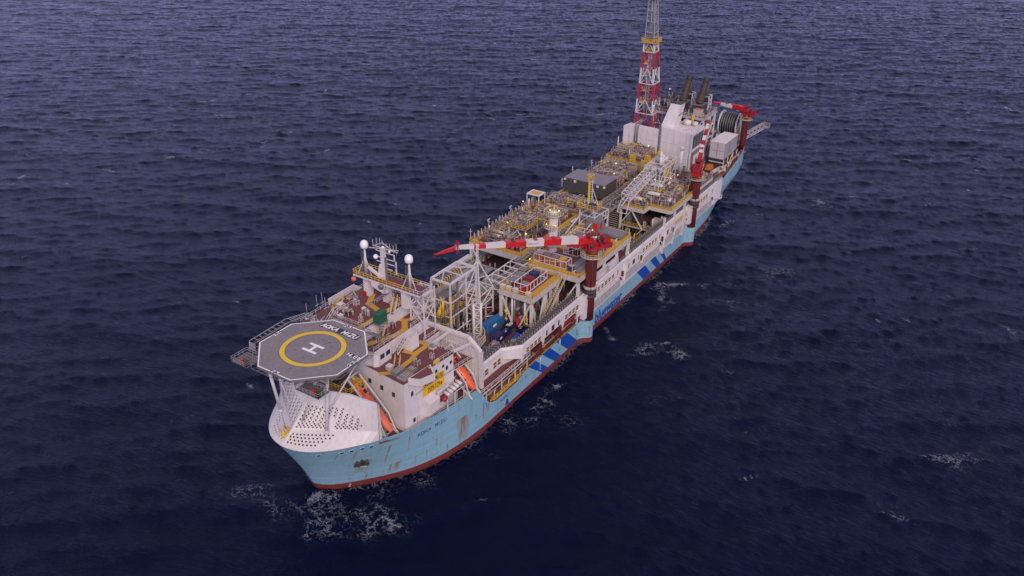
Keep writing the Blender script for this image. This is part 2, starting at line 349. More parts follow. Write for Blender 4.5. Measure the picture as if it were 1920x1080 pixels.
# inner bulwark face and cap along the raised ends
for sgn in (-1, 1):
    prev = None
    for x in xs:
        zt = lerp_tab(TOPZ, x); X, Y = hull_pt(x, zt)
        if prev and (12.4 < x <= 44 or x >= 214):
            (a, b, c) = prev
            t = 0.25
            q = [(a, sgn*b, c), (X, sgn*Y, zt), (X+0.1, sgn*max(Y-t,0), zt), (a+0.1, sgn*max(b-t,0), c)]
            hb.add(q, [(0,1,2,3) if sgn > 0 else (3,2,1,0)], 'hull')
            dz = 1.3
            q = [(a+0.1, sgn*max(b-t,0), c), (X+0.1, sgn*max(Y-t,0), zt), (X+0.1, sgn*max(Y-t,0), zt-dz), (a+0.1, sgn*max(b-t,0), c-dz)]
            hb.add(q, [(0,1,2,3)], 'pedred' if x > 200 else 'maroon')
        prev = (X, Y, zt)
hull = hb.build('hull', ship)
# decks inside the hull
def deck_poly(x0, x1, z, inset=0.25, step=3.0):
    xl = [x0 + (x1-x0)*i/max(1, int((x1-x0)/step)) for i in range(int((x1-x0)/step)+1)]
    a = [(x, -max(hull_y(x, z)-inset, 0.05)) for x in xl]; b = [(x, max(hull_y(x, z)-inset, 0.05)) for x in reversed(xl)]
    return a + b
d = MB(); d.prism(deck_poly(41, 214, 6.0), 5.6, 6.0, 'mdeck')
rng = random.Random(5)
for x in np.arange(46, 205, 2.4): d.box(x, x+0.15, -20, 20, 6.0, 6.18, 'mdeck')
for y in (-19, -13, -4, 4, 13, 19):
    d.cyl((46, y, 6.7), (204, y, 6.7), 0.28, 'pedred', 6); d.cyl((46, y+0.9, 6.6), (204, y+0.9, 6.6), 0.18, 'lgrey', 6)
d.build('main_deck', ship)
d = MB(); d.prism(deck_poly(13.5, 44, 13.6, 0.3), 13.3, 13.6, 'maroon'); d.build('forecastle_deck', ship)
d = MB(); d.prism(deck_poly(207, 257.5, 16.6, 0.3), 16.2, 16.6, 'maroon'); d.box(206.8, 207.2, -20.6, 20.6, 6, 16.6, 'wallw'); d.build('poop_deck', ship)
# hull markings
def on_hull(p, lift=0.05): return Vector((p[0], -hull_y(p[0], p[2]) - lift, p[2]))
mk = MB()
def stripe(pts):
    # quad subdivided onto the hull: (xa,za) top-fwd, top-aft, bottom-aft, bottom-fwd
    n = 6; g = []
    for i in range(n+1):
        for j in range(2):
            a = Vector(pts[0]).lerp(Vector(pts[3]), i/n); b = Vector(pts[1]).lerp(Vector(pts[2]), i/n); q = a.lerp(b, j)
            g.append(on_hull((q.x, 0, q.y), 0.03))
    mk.add(g, [(2*i, 2*i+2, 2*i+3, 2*i+1) for i in range(n)], 'stripe')
for pts in ([(66.0,7.7),(69.6,7.8),(76.6,1.82),(73.4,1.82)], [(73.2,7.8),(77.4,7.8),(84.0,1.82),(80.3,1.82)], [(81.0,7.8),(87.2,7.8),(93.8,1.82),(88.0,1.82)],
            [(134.2,7.3),(140.4,7.3),(146.4,1.82),(140.4,1.82)], [(144.6,7.3),(148.8,7.3),(154.4,1.82),(150.9,1.82)], [(152.4,7.3),(154.8,7.3),(159.8,1.82),(157.8,1.82)]): mk = MB(); stripe(pts); mk.build('hull_stripe', ship)
t = MB(); put_text(t, 'bluewater', 3.0, (114.2, -21.07, 3.8), (1,0,0), (0,0,1), 'stripe', bold=0.085, fit=(18.8, 3.9), shear=0.1); t.build('hull_lettering', ship, label='blue lowercase lettering on the hull side')
t = MB(); strokes(t, 'AOKA MIZU', (22.6, 0, 11.4), (1,0,0), (0,0,1), 0.70, 0.90, 0.34, 0.15, 'textblue', fn=lambda p: on_hull(p, 0.06)); t.build('bow_name', ship, label='small blue ship name on the bow flare')
t = MB(); strokes(t, 'TURRET', (52.0, 0, 4.5), (1,0,0), (0,0,1), 0.55, 0.75, 0.3, 0.12, 'textblue', fn=lambda p: on_hull(p, 0.05))
t.add([on_hull(p, 0.05) for p in ((54.4,0,2.0),(56.2,0,2.0),(55.7,0,3.7),(54.9,0,3.7))], [(0,1,2,3)], 'textblue')
strokes(t, 'T', (41.2, 0, 6.0), (1,0,0), (0,0,1), 0.8, 1.0, 0.3, 0.12, 'textblue', fn=lambda p: on_hull(p, 0.05))
strokes(t, 'T', (64.2, 0, 4.6), (1,0,0), (0,0,1), 0.8, 1.0, 0.3, 0.12, 'textblue', fn=lambda p: on_hull(p, 0.05))
for i in range(10):
    a0, a1 = (i/10-0.5)*2, ((i+1)/10-0.5)*2
    p = [(44.6+math.cos(a)*(r), 0, 7.6+math.sin(a)*r) for a, r in ((a0,1.2),(a1,1.2),(a1,1.32),(a0,1.32))]
    t.add([on_hull(q, 0.05) for q in p], [(0,1,2,3)], 'textblue')
for x in (9.6, 12.2):
    for z in (3.2, 4.4): t.add([on_hull(p, 0.05) for p in ((x,0,z),(x+.7,0,z),(x+.7,0,z+.1),(x,0,z+.1))], [(0,1,2,3)], 'textblue')
for z in np.arange(0.2, 1.4, 0.3): t.add([on_hull(p, 0.05) for p in ((10.2,0,z),(10.5,0,z),(10.5,0,z+.12),(10.2,0,z+.12))], [(0,1,2,3)], 'mark')
t.build('hull_draft_marks', ship)
f = MB()   # fairleads below the shield and mooring openings
for x, z in ((1.6,15.5),(5.2,15.2),(6.9,15.1),(8.9,15.0),(10.6,14.9)):
    p = on_hull((x,0,z), 0.0); q = on_hull((x+.9,0,z), 0.0); u = (q-p).normalized(); nrm = Vector((u.y,-u.x,0)); 
    f = MB()
    for w, h, l, mt in ((1.15,.62,.14,'hull'),(.85,.36,.17,'black')):
        c = (p+q)/2 + nrm*l
        f.beam(c-u*w/2, c+u*w/2, 0.25, h, mt)
    f.build('fairlead', ship)
# low side sponsons below cranes
for cx in (98.1, 178.6):
    s = MB(); v = []; pl_ = [(cx-3.8,-20.9),(cx-3.0,-21.2),(cx-2.3,-21.7),(cx-1.75,-22.4)]+[(cx+1.68*math.cos(a_), -21.95+1.68*math.sin(a_)) for a_ in [PI*1.12+PI*.88*k/9 for k in range(10)]]+[(cx+1.66,-20.9)]
    n = len(pl_)
    for z in (-3,1.80,7.5): v += [(x, y, z) for x, y in pl_]
    s.add(v, [(i,i+1,n+i+1,n+i) for i in range(n-1)], 'boot', True); s.add(v, [(n+i,n+i+1,2*n+i+1,2*n+i) for i in range(n-1)], 'hull', True)
    s.add(v[2*n:], [tuple(range(n))], 'hull'); s.build('crane_sponson', ship)

# bow shield (turtle back)
sh = MB()
edge = []   # deck edge port side from stem to x=12.3
for i in range(15):
    x = -1.6 + (12.3+1.6)*(i/14)**1.8; zt = lerp_tab(TOPZ, x); X, Y = hull_pt(x, zt); edge.append((X, Y, zt))
FOLD0, FOLD1 = Vector((1.4,0,19.9)), Vector((12.4,15.2,18.6))
RID, AFT = Vector((7.4,0,25.0)), Vector((12.4,15.25,26.0))
LIP0, LIP1 = Vector((8.1,0,26.7)), Vector((10.9,9.0,27.0))
for sg in (-1, 1):
    def S(p): return (p[0], sg*p[1], p[2])
    E_ = [S(p) for p in edge]; Fd = [S(FOLD0.lerp(FOLD1, (i/14)**1.15)) for i in range(15)]
    Fd = [(p[0], p[1], p[2]) for p in Fd]
    fs = [(i, i+1, 15+i+1, 15+i) for i in range(14)]
    sh.add(E_+Fd, fs if sg < 0 else [f_[::-1] for f_ in fs], 'white', False)
    up = [Fd[i] for i in range(15)]; tp = [S(RID.lerp(AFT, (i/14)**1.15)) for i in range(15)]
    sh.add(up+tp, fs if sg < 0 else [f_[::-1] for f_ in fs], 'white', False)
    sh.add([S(RID), S(AFT), S(LIP1), S(LIP0)], [(0,1,2,3) if sg < 0 else (3,2,1,0)], 'white')
    sh.add([S((12.45,15.25,16.3)), S((13.2,15.3,16.3)), S((13.4,15.0,25.2)), S(AFT)], [(0,1,2,3)], 'white')
    # vent holes on the facets: dark openings
    for fac in (0, 1):
        A0, A1 = (FOLD0, FOLD1) if fac == 0 else (Vector(edge[2]), Vector(edge[-1]))
        B0, B1 = (RID, AFT) if fac == 0 else (FOLD0, FOLD1)
        nrow = 12 if fac == 0 else 4
        for r_ in range(nrow):
            for c_ in range(17):
                tt = 0.05 + 0.70*(r_+0.5)/nrow if fac == 0 else 0.22 + 0.62*(r_+0.5)/nrow
                u_ = 0.045 + (c_ + 0.5*(r_ % 2))*0.047
                if sg > 0 and fac == 0 and c_ % 2: continue
                if fac == 1:
                    if u_ > 0.62 - 0.05*(4-r_): continue
                elif u_ > 0.80 - (0.05*(r_-6) if r_ > 6 else 0) - (0.03 if r_ < 2 else 0): continue
                if fac == 0 and r_ > 8 and u_ > 0.55: continue
                if fac == 0 and abs(u_-0.44) < 0.03 and r_ < 6: continue
                uu = u_**1.0
                def sk(u2):
                    if fac == 0: return A0.lerp(A1, u2), B0.lerp(B1, u2)
                    q2 = u2*14; i2 = min(int(q2), 13); return Vector(edge[i2]).lerp(Vector(edge[i2+1]), q2-i2), FOLD0.lerp(FOLD1, (i2/14)**1.15).lerp(FOLD0.lerp(FOLD1, ((i2+1)/14)**1.15), q2-i2)
                P0, P1 = sk(uu); P = P0.lerp(P1, tt); Qa, Qb = sk(uu+.01)
                du = (Qa.lerp(Qb, tt) - P).normalized(); dv = (P1-P0).normalized(); nn = du.cross(dv).normalized()
                if nn.x > 0: nn = -nn
                dv = du.cross(nn).normalized()
                ring = [P + nn*0.05 + (du*math.cos(a) + dv*math.sin(a))*(0.21 if sg < 0 else 0.15) for a in [k*PI/4 for k in range(8)]]
                sh.add([S(q) for q in ring], [tuple(range(8))], 'black')
sh.add([(RID[0],0,RID[2]),(12.3,-15.2,26),(12.3,-15.2,16.4),(13,-9,27),(13,9,27),(12.3,15.2,26)], [], 'white')
for (x, y, z) in ((3.4,-7.1,17.5),(6.0,-9.2,17.3)):
    sh.cyl((x+.12,y+.1,z), (x-.12,y-.12,z-.05), 0.32, 'black', 10)
shield = sh.build('bow_shield', ship, label='white perforated turtleback shield over the bow')
# aft edge rim and yellow scuffed ladders on the shield
r = MB()
for x0, y0 in ((3.3,-6.1),(3.8,-6.5),(6.4,-8.4),(6.9,-8.8)):
    r.beam((x0,y0,18.3),(x0+.5,y0+.35,18.9),0.12,0.1,'cream')
r.beam((8.1,0,26.75),(10.9,-9,27.05),0.25,0.25,'white'); r.beam((10.9,-9,27.05),(12.5,-15.25,26.05),0.25,0.25,'white')
r.beam((8.1,0,26.75),(10.9,9,27.05),0.25,0.25,'white'); r.beam((10.9,9,27.05),(12.5,15.25,26.05),0.25,0.25,'white')
r.build('shield_rim', ship)

# ------------------------------------------------------------------ side walkways and walls
def studs(mb, pts, z, w, mat='lgrey'):
    for a, b in zip(pts, pts[1:]):
        a, b = Vector((*a, z)), Vector((*b, z)); L = (b-a).length; n = int(L/1.25); u = (b-a).normalized(); nn = Vector((-u.y, u.x, 0))*w/2
        for i in range(n):
            p = a.lerp(b, (i+.5)/n)
            for s_ in (-1, 1): mb.box(p.x+s_*nn.x-.09, p.x+s_*nn.x+.09, p.y+s_*nn.y-.09, p.y+s_*nn.y+.09, z, z+.65, mat)
            mb.beam(p-nn*.9+Vector((0,0,.35)), p+nn*.9+Vector((0,0,.35)), .12, .12, 'grey')
def strip(mb, pts, z0, z1, w, mat, top=None):
    """ribbon of width w inboard (+y side) of a polyline"""
    for a, b in zip(pts, pts[1:]):
        mb.prism([(a[0],a[1]), (b[0],b[1]), (b[0],b[1]+w), (a[0],a[1]+w)], z0, z1, top or mat, mat)
pw = thing('walkway_housing', 'white side walkway housing with window openings along the near port side', 'walkway housing', (44,-21,7))
WP = [(44,-17.2),(58,-17.2),(62.5,-20.9),(211,-20.9)]
w = MB()
w.prism([(44.4,-17.5),(58.4,-17.5),(58.0,-17.0),(44.4,-17.0)], 11.0, 16.4, 'wallw'); w.prism([(58.4,-17.5),(62.6,-18.6),(62.6,-18.2),(58.2,-17.0)], 11.0, 13.4, 'wallw')
strip(w, WP, 16.4, 16.75, 2.6, 'wallw', 'stripgrey')
studs(w, [(a, b+1.3) for a, b in WP], 16.75, 2.0)
# upright inner wall carrying the strip
strip(w, [(46,-14.9),(58,-14.9),(62.5,-18.6),(206,-18.6)], 13.6, 16.38, 0.2, 'wallw')
strip(w, [(64,-16.4),(96,-16.4)], 6.0, 11.0, 0.2, 'pedred')
# fascia from x=58 to 97 with arched lower edge
top = [(58.2,-17.8),(62.5,-21.05)]
def fascia(x0, x1, y, zl, z1=16.0, t=0.3, mat='wallw'):
    pts = [(x0, z1)]; pts2 = [(x, z) for x, z in zl]
    n = len(zl)
    v = [(x, y, z) for x, z in zl] + [(x, y, z1) for x, z in reversed(zl)]
    w.slab(v, (0, t, 0), mat)
for (xa, xb, zc, ze) in ((62.5,73.4,12.9,11.2),(73.4,84.2,12.7,10.9),(84.2,95.0,12.4,10.4)):
    zl = []
    for i in range(13):
        u = i/12; e = min(u, 1-u); zl.append((xa+(xb-xa)*u, zc - (zc-ze)*max(0, 1-e/0.10)**2))
    for (x_0, z_0), (x_1, z_1) in zip(zl, zl[1:]):
        w.slab([(x_0,-21.05,z_0),(x_1,-21.05,z_1),(x_1,-21.05,16.0),(x_0,-21.05,16.0)], (0,0.3,0), 'wallw')
    # curved lip
for (x0_, y0_, x1_, y1_) in ((58.2,-17.8,62.5,-21.05),):
    w.slab([(x0_,y0_,13.4),(x1_,y1_,12.4),(x1_,y1_,16.0),(x0_,y0_,16.0)], (0,0.3,0), 'wallw')
# sloping shoulder between fascia and the strip
w.add([(46,-17.5,16.4),(58.2,-17.8,16.0),(62.5,-21.05,16.0),(206,-21.05,16.0),(206,-20.6,16.75),(62.6,-20.6,16.75),(58.1,-17.2,16.75),(46,-17.2,16.75)], [(1,2,5,6),(2,3,4,5),(0,1,6,7)], 'white')
w.box(94.9,96.6,-22.3,-20.9,8.6,16.3,'wallw'); w.box(92.4,94.9,-21.4,-20.9,10.5,12.5,'wallw')
# closed wall aft of crane
w.box(99.6,211.6,-21.05,-20.75,7.2,15.98,'wallw')
w.build('housing_wall', pw)
# bulges
BUL = [(122.5,135.0),(153.2,161.5),(187.5,188.2)]
for a, b in BUL[:2]:
    bl = MB(); bl.slab([(a,-21.05,8.8),(a+1.2,-21.9,8.8),(b-1.2,-21.9,8.8),(b,-21.05,8.8)], (0,0,6.6), 'wallw')
    bl.slab([(a-1.5,-21.05,15.4),(a+1,-22.0,15.4),(b-1,-22.0,15.4),(b+1.5,-21.05,15.4)], (0,0,0.65), 'white'); bl.build('housing_bay', pw)
bl = MB(); bl.slab([(175.0,-21.05,9.6),(175.0,-22.5,9.6),(176.9,-22.5,9.6),(176.9,-21.05,9.6)], (0,0,6.6), 'wallw')
bl.build('housing_bay', pw)
for (a, b, arch) in ((100.2,121.6,1),(123.4,134.2,0),(136.2,152.4,1),(154.2,160.8,0),(163.2,175.6,1),(182.0,201.5,1)):
    rb = MB(); y = -21.9 if not arch else -21.05
    x = a
    while x < b:
        u = (x-a)/(b-a); zt = 11.9 - (2.2*max(0, 0.12-u)/0.12 if arch else 0) - (1.6*max(0, u-0.90)/0.10 if arch else 0); zb = 7.9 if not arch else 7.55
        if not arch: zt = 12.0; zb = 9.1
        rb.box(x, x+0.42, y-0.11, y, zb, zt, 'white'); x += 0.92
    rb.box(a, b, y-0.05, y-0.01, 9.1 if not arch else 7.6, 12.0 if not arch else 10.4, 'ribshade')  # dark backing sheet, the shade between the ribs given as colour
    if arch:
        n = 16; pr = None
        for i in range(n+1):
            u = i/n; p = (a + (b-a)*u, y-0.5, 12.25 + 0.25*math.sin(PI*u) - (2.3*max(0, 0.10-u)/0.10) - (2.0*max(0, u-0.92)/0.08))
            if pr: rb.beam(pr, p, 0.45, 0.22, 'wallw'); rb.beam((pr[0],-21.09,pr[2]-.3),(p[0],-21.09,p[2]-.3),.06,.35,'ribshade')  # strip below the arch is its shadow, painted in dark grey
            if pr and u > .8: rb.beam((pr[0], pr[1]+.1, pr[2]-.22), (p[0], p[1]+.1, p[2]-.22), 0.3, 0.14, 'dark')  # darker strip paints in the shadow under the arch's aft end
            pr = p
    rb.build('ribbed_panel', pw)
def window(par, x, y, z, wd, ht, kind='yellow'):
    m_ = MB(); m_.box(x, x+wd, y-0.035, y-0.003, z, z+ht, 'dark')
    if kind == 'yellow': m_.box(x+.05, x+wd-.05, y-0.06, y-0.036, z+ht*.28, z+ht*.55, 'yellow'); m_.box(x+.05, x+wd-.05, y-0.06, y-0.036, z+ht*.78, z+ht*.92, 'yellow')
    if kind == 'big': m_.box(x+.2, x+wd-.2, y-0.06, y-0.036, z+.2, z+ht*.45, 'pedred')
    for (a, b, c, d_) in ((x-.12, x+wd+.12, z-.14, z), (x-.12, x+wd+.12, z+ht, z+ht+.12), (x-.12, x, z, z+ht), (x+wd, x+wd+.12, z, z+ht)):
        m_.box(a, b, y-0.14, y-0.002, c, d_, 'white')
    return m_.build('window', par)
for x in (46.4,48.3,50.2,54.0,55.9): window(pw, x, -17.5, 12.5, 1.5, 1.9)
window(pw, 44.8, -17.5, 11.5, .8, 2.0, 'd')
for x in (64.4,66.4,68.4,70.4): window(pw, x, -21.05, 13.2, 1.5, 1.5)
window(pw, 74.6, -21.05, 13.0, .9, 1.9, 'd'); window(pw, 77.6, -21.05, 13.0, 1.7, 1.9, 'big'); window(pw, 81.2, -21.05, 13.0, .9, 1.9, 'd')
for x in (85.2,87.3,89.4,91.5): window(pw, x, -21.05, 13.0, 1.6, 1.6)
for x in (102.6,105.0,107.4,109.8,112.2,114.6): window(pw, x, -21.05, 13.1, 1.7, 1.55)
for x in (118.4,): window(pw, x, -21.05, 12.9, .7, 1.9, 'd')
for x, k in ((124.6,'d'),(127.6,'big'),(131.6,'d')): window(pw, x, -21.9, 12.9, 2.0 if k == 'big' else .8, 1.8, k)
for x in (137.2,139.6,142.0,144.4,146.8): window(pw, x, -21.05, 13.1, 1.7, 1.55)
for x, k in ((150.6,'d'),): window(pw, x, -21.05, 12.9, .7, 1.9, k)
for x, k in ((155.0,'big'),(158.6,'d')): window(pw, x, -21.9, 12.9, 1.6 if k == 'big' else .8, 1.8, k)
for x in (163.6,166.0,168.4,170.8): window(pw, x, -21.05, 13.1, 1.7, 1.55)
window(pw, 173.4, -21.05, 12.9, .7, 1.9, 'd')
for x in (183.4,186.0,188.6,191.2,193.8): window(pw, x, -21.05, 13.1, 1.8, 1.55)
window(pw, 200.4, -21.05, 12.9, .8, 1.9, 'd')
br = MB()
for x in (121.9,135.4,152.9,161.9):
    br.box(x-.25, x+.25, -21.75, -21.06, 11.3, 13.0, 'pedred'); br.box(x-.14, x+.14, -21.6, -21.06, 8.0, 11.2, 'white')
for x in (72.9,83.7,94.2):
    br.box(x-.3, x+.3, -20.9, -20.2, 7.0, 11.2, 'pedred'); br.beam((x-2.2,-20.6,7.9),(x,-20.6,10.6),.35,.35,'pedred'); br.cyl((x-.9,-21.15,3.9),(x-.9,-21.15,7.9),.22,'hull',8); br.ball((x-.9,-21.15,3.9),.24,'hull')
br.slab([(84,-20.75,10.6),(94.5,-20.75,10.6),(94.5,-20.75,10.95),(84,-20.75,11.8)], (0,.2,0), 'red')
br.build('side_bracket', pw)
# inner gangway on the main deck seen through the openings
g = MB()
g.box(46,97,-20.7,-16.5,6.2,6.35,'maroon'); g.box(50,97,-20.6,-20.0,6.36,6.42,'yellow')
for x in np.arange(50, 97, 5.4): g.beam((x,-20.2,6.45),(x+3.0,-17.2,6.45),.8,.12,'yellow'); g.beam((x+3,-20.2,6.43),(x+.8,-18.4,6.43),.7,.1,'yellow') if x < 62 else None
g.rail([(48,-20.75,6.5),(97,-20.75,6.5)], 'yrail', 1.4, 1.6, .09)
g.build('side_gangway', pw)
pl = MB()
pl.prism([(43.8,-20.6),(50,-20.8),(62,-20.9),(67,-20.9),(66.6,-19.6),(62.6,-18.6),(58,-17.3),(44,-17.0)], 11.0, 11.4, 'maroon', 'wallw')
pl.rail([(44,-20.5,11.4),(50,-20.7,11.4),(66.8,-20.85,11.4)], 'white', 1.25, 1.5, .1); pl.rail([(60,-17.9,11.4),(66,-19.2,11.4)], 'yrail', 1.1, 1.5, .08)
for x in (46.5, 53.5, 60, 66): pl.beam((x,-20.5,6.5),(x,-20.5,11.0),.2,.2,'white')
for x, y in ((50.5,-20.2),(57,-20.4),(62.5,-20.5)): pl.tube([(x,y,6.4),(x,y,8.6),(x+.8,y,8.8)],.12,'cream',6)
for (a, b) in (((53,-19.6),(58,-19.6)),((58,-19.6),(58,-18.4)),((53,-19.6),(53,-18.2)),((54.8,-19.6),(54.8,-18.6)),((56.2,-19.0),(58,-19.0))): pl.beam((*a,11.43),(*b,11.43),.12,.07,'pedred')
pl.build('side_platform', pw)

sw = thing('side_wall', 'long grey white side wall with studded top strip on the far starboard side', 'side wall', (44,21,7))
w = MB(); SP = [(44,18.6),(90,18.6),(96,18.6),(206,18.6)]
w.box(44,206,20.9,21.1,7.3,15.6,'wallw'); strip(w, SP, 15.6, 15.95, 2.5, 'wallw', 'grey'); studs(w, [(44,19.8),(206,19.8)], 15.95, 2.0)
for x in np.arange(46, 206, 3.0): w.box(x, x+.22, 20.4, 20.9, 6.0, 15.6, 'wallw')
for a, b in ((86,98),(142,156)): w.box(a, b, 20.0, 21.5, 10, 17.0, 'white')
w.build('wall_plating', sw)

# ------------------------------------------------------------------ accommodation block
ab = thing('accommodation_block', 'white accommodation block with maroon roof decks and yellow walkways behind the helideck', 'deckhouse', (30,0,13.6))
b = MB()
PA = [(20.2,-16.3),(37,-17.8),(43.2,-17.8),(43.2,-3.4)]
b.prism([(20.2,-16.3),(36.6,-17.9),(36.6,16.4),(22.2,16.4),(22.0,4)], 13.61, 26.85, 'wallw')
b.prism([(36.62,-9),(43,-9),(43,16.6),(36.62,16.4)], 13.61, 26.9, 'wallw')
b.prism([(22.6,-6.1),(42,-6.3),(42,17.4),(22.6,17.0)], 26.86, 30.35, 'wallw')
b.prism([(25,-1.4),(42,-1.7),(42,12),(36,12),(34,8.4),(25,8.2)], 30.51, 33.85, 'wallw')
b.prism([(31.6,-9.4),(34.6,-9.4),(35.4,-6.3),(31.6,-6.15)], 26.87, 30.5, 'wallw')
b.build('superstructure_wall', ab)
dk = MB()
dk.prism([(20.0,-16.5),(36.8,-18.1),(36.8,-9.2),(43.2,-9.2),(43.2,-6.35),(22.0,-6.2),(21.3,-4)], 26.86, 27.0, 'maroon', 'white')
dk.prism([(22.4,-6.15),(31.5,-6.2),(35.45,-6.25),(42.2,-6.4),(42.2,17.6),(22.4,17.2)], 30.36, 30.5, 'maroon', 'white')
dk.prism([(24.8,-1.6),(42.2,-1.9),(42.2,12.2),(35.9,12.2),(33.9,8.6),(24.8,8.4)], 33.86, 34.0, 'maroon', 'white')
dk.build('roof_deck', ab)
yw = MB()
def ypath(pts, z, wd=1.2, mat='yellow'):
    for i, (p, q) in enumerate(zip(pts, pts[1:])):
        p, q = Vector((*p, z)), Vector((*q, z)); u = (q-p).normalized(); n_ = Vector((-u.y, u.x, 0))*wd/2
        zz = Vector((0,0,0.012+0.004*i)); e = u*wd/2
        yw.add([p-n_-e+zz, q-n_+e+zz, q+n_+e+zz, p+n_-e+zz], [(0,1,2,3)], mat)
yw.v = []
for pts, z_, wd_ in (([(20.9,-9.6),(22.6,-11.5),(29.3,-11.5),(31.7,-10.7),(36.0,-10.8),(36.2,-8.6)],27.0,1.3), ([(31.4,-10.9),(30.9,-8.2)],27.03,1.3),
        ([(24.2,-2.6),(28.2,-4.2),(31.2,-5.4),(34.4,-5.4),(37.3,-3.0),(37.3,-2.2)],30.5,1.5), ([(38,-3.2),(41.4,-5.6)],30.53,1.2), ([(29.7,10.6),(33.9,12.8),(35.4,12.2)],30.5,1.6), ([(29.7,10.6),(30.2,9.0)],30.53,1.6), ([(24.2,12.6),(29.7,10.9)],30.56,1.3),
        ([(25.2,-.2),(28.6,-.3),(37.4,-.5),(41.5,-.6)],34.0,1.3), ([(37.9,7.4),(34.4,5.4),(33.2,1.4),(33.1,-.3)],34.03,1.4)):
    yw = MB(); ypath(pts, z_, wd_); yw.build('yellow_walkway', ab)
rl = MB()
rl.rail([(30,-17.2,27),(36.6,-17.9,27),(36.6,-9.2,27)], 'white'); rl.rail([(22.6,-6.0,30.5),(31.4,-6.1,30.5)], 'white'); rl.rail([(35.6,-6.2,30.5),(42,-6.3,30.5),(42,17.4,30.5)], 'white')
rl.rail([(24.9,-1.5,34),(42,-1.8,34),(42,12,34),(36,12,34),(34,8.5,34),(25,8.3,34),(25,-1.5,34)], 'white'); rl.rail([(31.6,-9.3,30.5),(34.5,-9.3,30.5),(35.3,-6.4,30.5)], 'white')
rl.rail([(23,17.2,30.5),(42,17.5,30.5)], 'white'); rl.rail([(36.7,-9.1,27),(43,-9.1,27)], 'white')
rl.build('railing', ab)
pp = MB()   # starboard parapet, port balcony
pp.box(33,42.4,17.45,17.7,28.8,32.2,'white'); pp.box(42.25,42.5,12.4,17.7,28.8,32.0,'white'); pp.build('parapet', ab); pp = MB()
pp.slab([(21.6,-16.5,27.9),(22.6,-19.2,27.9),(26.4,-20.4,27.9),(28.8,-17.2,27.9)], (0,0,-1.7), 'white'); pp.slab([(22.0,-16.8,27.91),(22.9,-18.9,27.91),(26.2,-20.0,27.91),(28.3,-17.3,27.91)], (0,0,.02), 'maroon')
pp.build('bridge_wing', ab)
bal = MB()
bal.prism([(26.4,-16.95),(26.4,-18.9),(38.8,-19.6),(38.8,-18.1)], 17.2, 17.5, 'maroon', 'white'); bal.slab([(26.0,-16.9,19.6),(26.0,-19.0,19.0),(26.0,-19.0,16.0),(26.0,-16.9,14.6)], (3.6,0,0), 'wallw')
bal.rail([(30.4,-19.3,17.5),(38.8,-19.6,17.5),(38.8,-18.2,17.5)], 'white'); 
for x in (32,35,38.6): bal.beam((x,-19.3,13.6),(x,-19.3,17.2),.25,.25,'white')
bal.box(33.6,37.4,-18.3,-17.9,13.7,17.1,'dirty')
bal.build('side_balcony', ab)
brg = MB()  # bridge front lookout cabin
brg.prism([(21.8,-6.6),(22.6,-7.3),(27.0,-7.3),(27.0,-6.2),(21.8,-6.1)], 27.02, 30.34, 'wallw', 'wallw')
cabin = brg.build('lookout_cabin', ab)
def pane(par, pts, off, nm='window'):
    m_ = MB(); m_.slab(pts, off, 'glass'); return m_.build(nm, par)
for x in (23.2,25.2): pane(cabin, [(x,-7.31,28.6),(x+1.4,-7.31,28.6),(x+1.4,-7.31,29.8),(x,-7.31,29.8)], (0,-.06,0))
def frontx(y): return 20.2 + (y+16.3)*(22.0-20.2)/20.3
def sidey(x): return -16.3 - (x-20.2)*1.6/16.4
for y, z in ((-5.5,22.8),(-9.3,22.5),(-13.0,22.2),(-1.6,23.0)):
    m_ = MB(); x = frontx(y); m_.box(x-.08, x-.01, y-.45, y+.45, z, z+1.25, 'glass'); m_.box(x-.05, x+.0, y-.6, y+.6, z-.15, z+1.4, 'white'); m_.build('window', ab)
for x, z, hh in ((22.6,22.6,1.2),(34.2,23.6,1.1),(30.6,24.6,.9),(35.6,24.6,.8),(33.0,24.9,.7),(22.9,15.2,1.1),(27.2,16.0,1.1)):
    m_ = MB(); y = sidey(x); m_.box(x-.4, x+.4, y-.10, y-.0, z, z+hh, 'glass'); m_.box(x-.52, x+.52, y-.06, y+.05, z-.12, z+hh+.12, 'white'); m_.build('window', ab)
for x in (24.2,28.5):
    m_ = MB(); y = sidey(x); m_.box(x-.45, x+.45, y-.09, y-.0, 14.0, 16.0, 'dirty'); m_.box(x-.35, x+.35, y-.12, y-.092, 14.1, 15.9, 'wallw'); m_.build('door', ab)
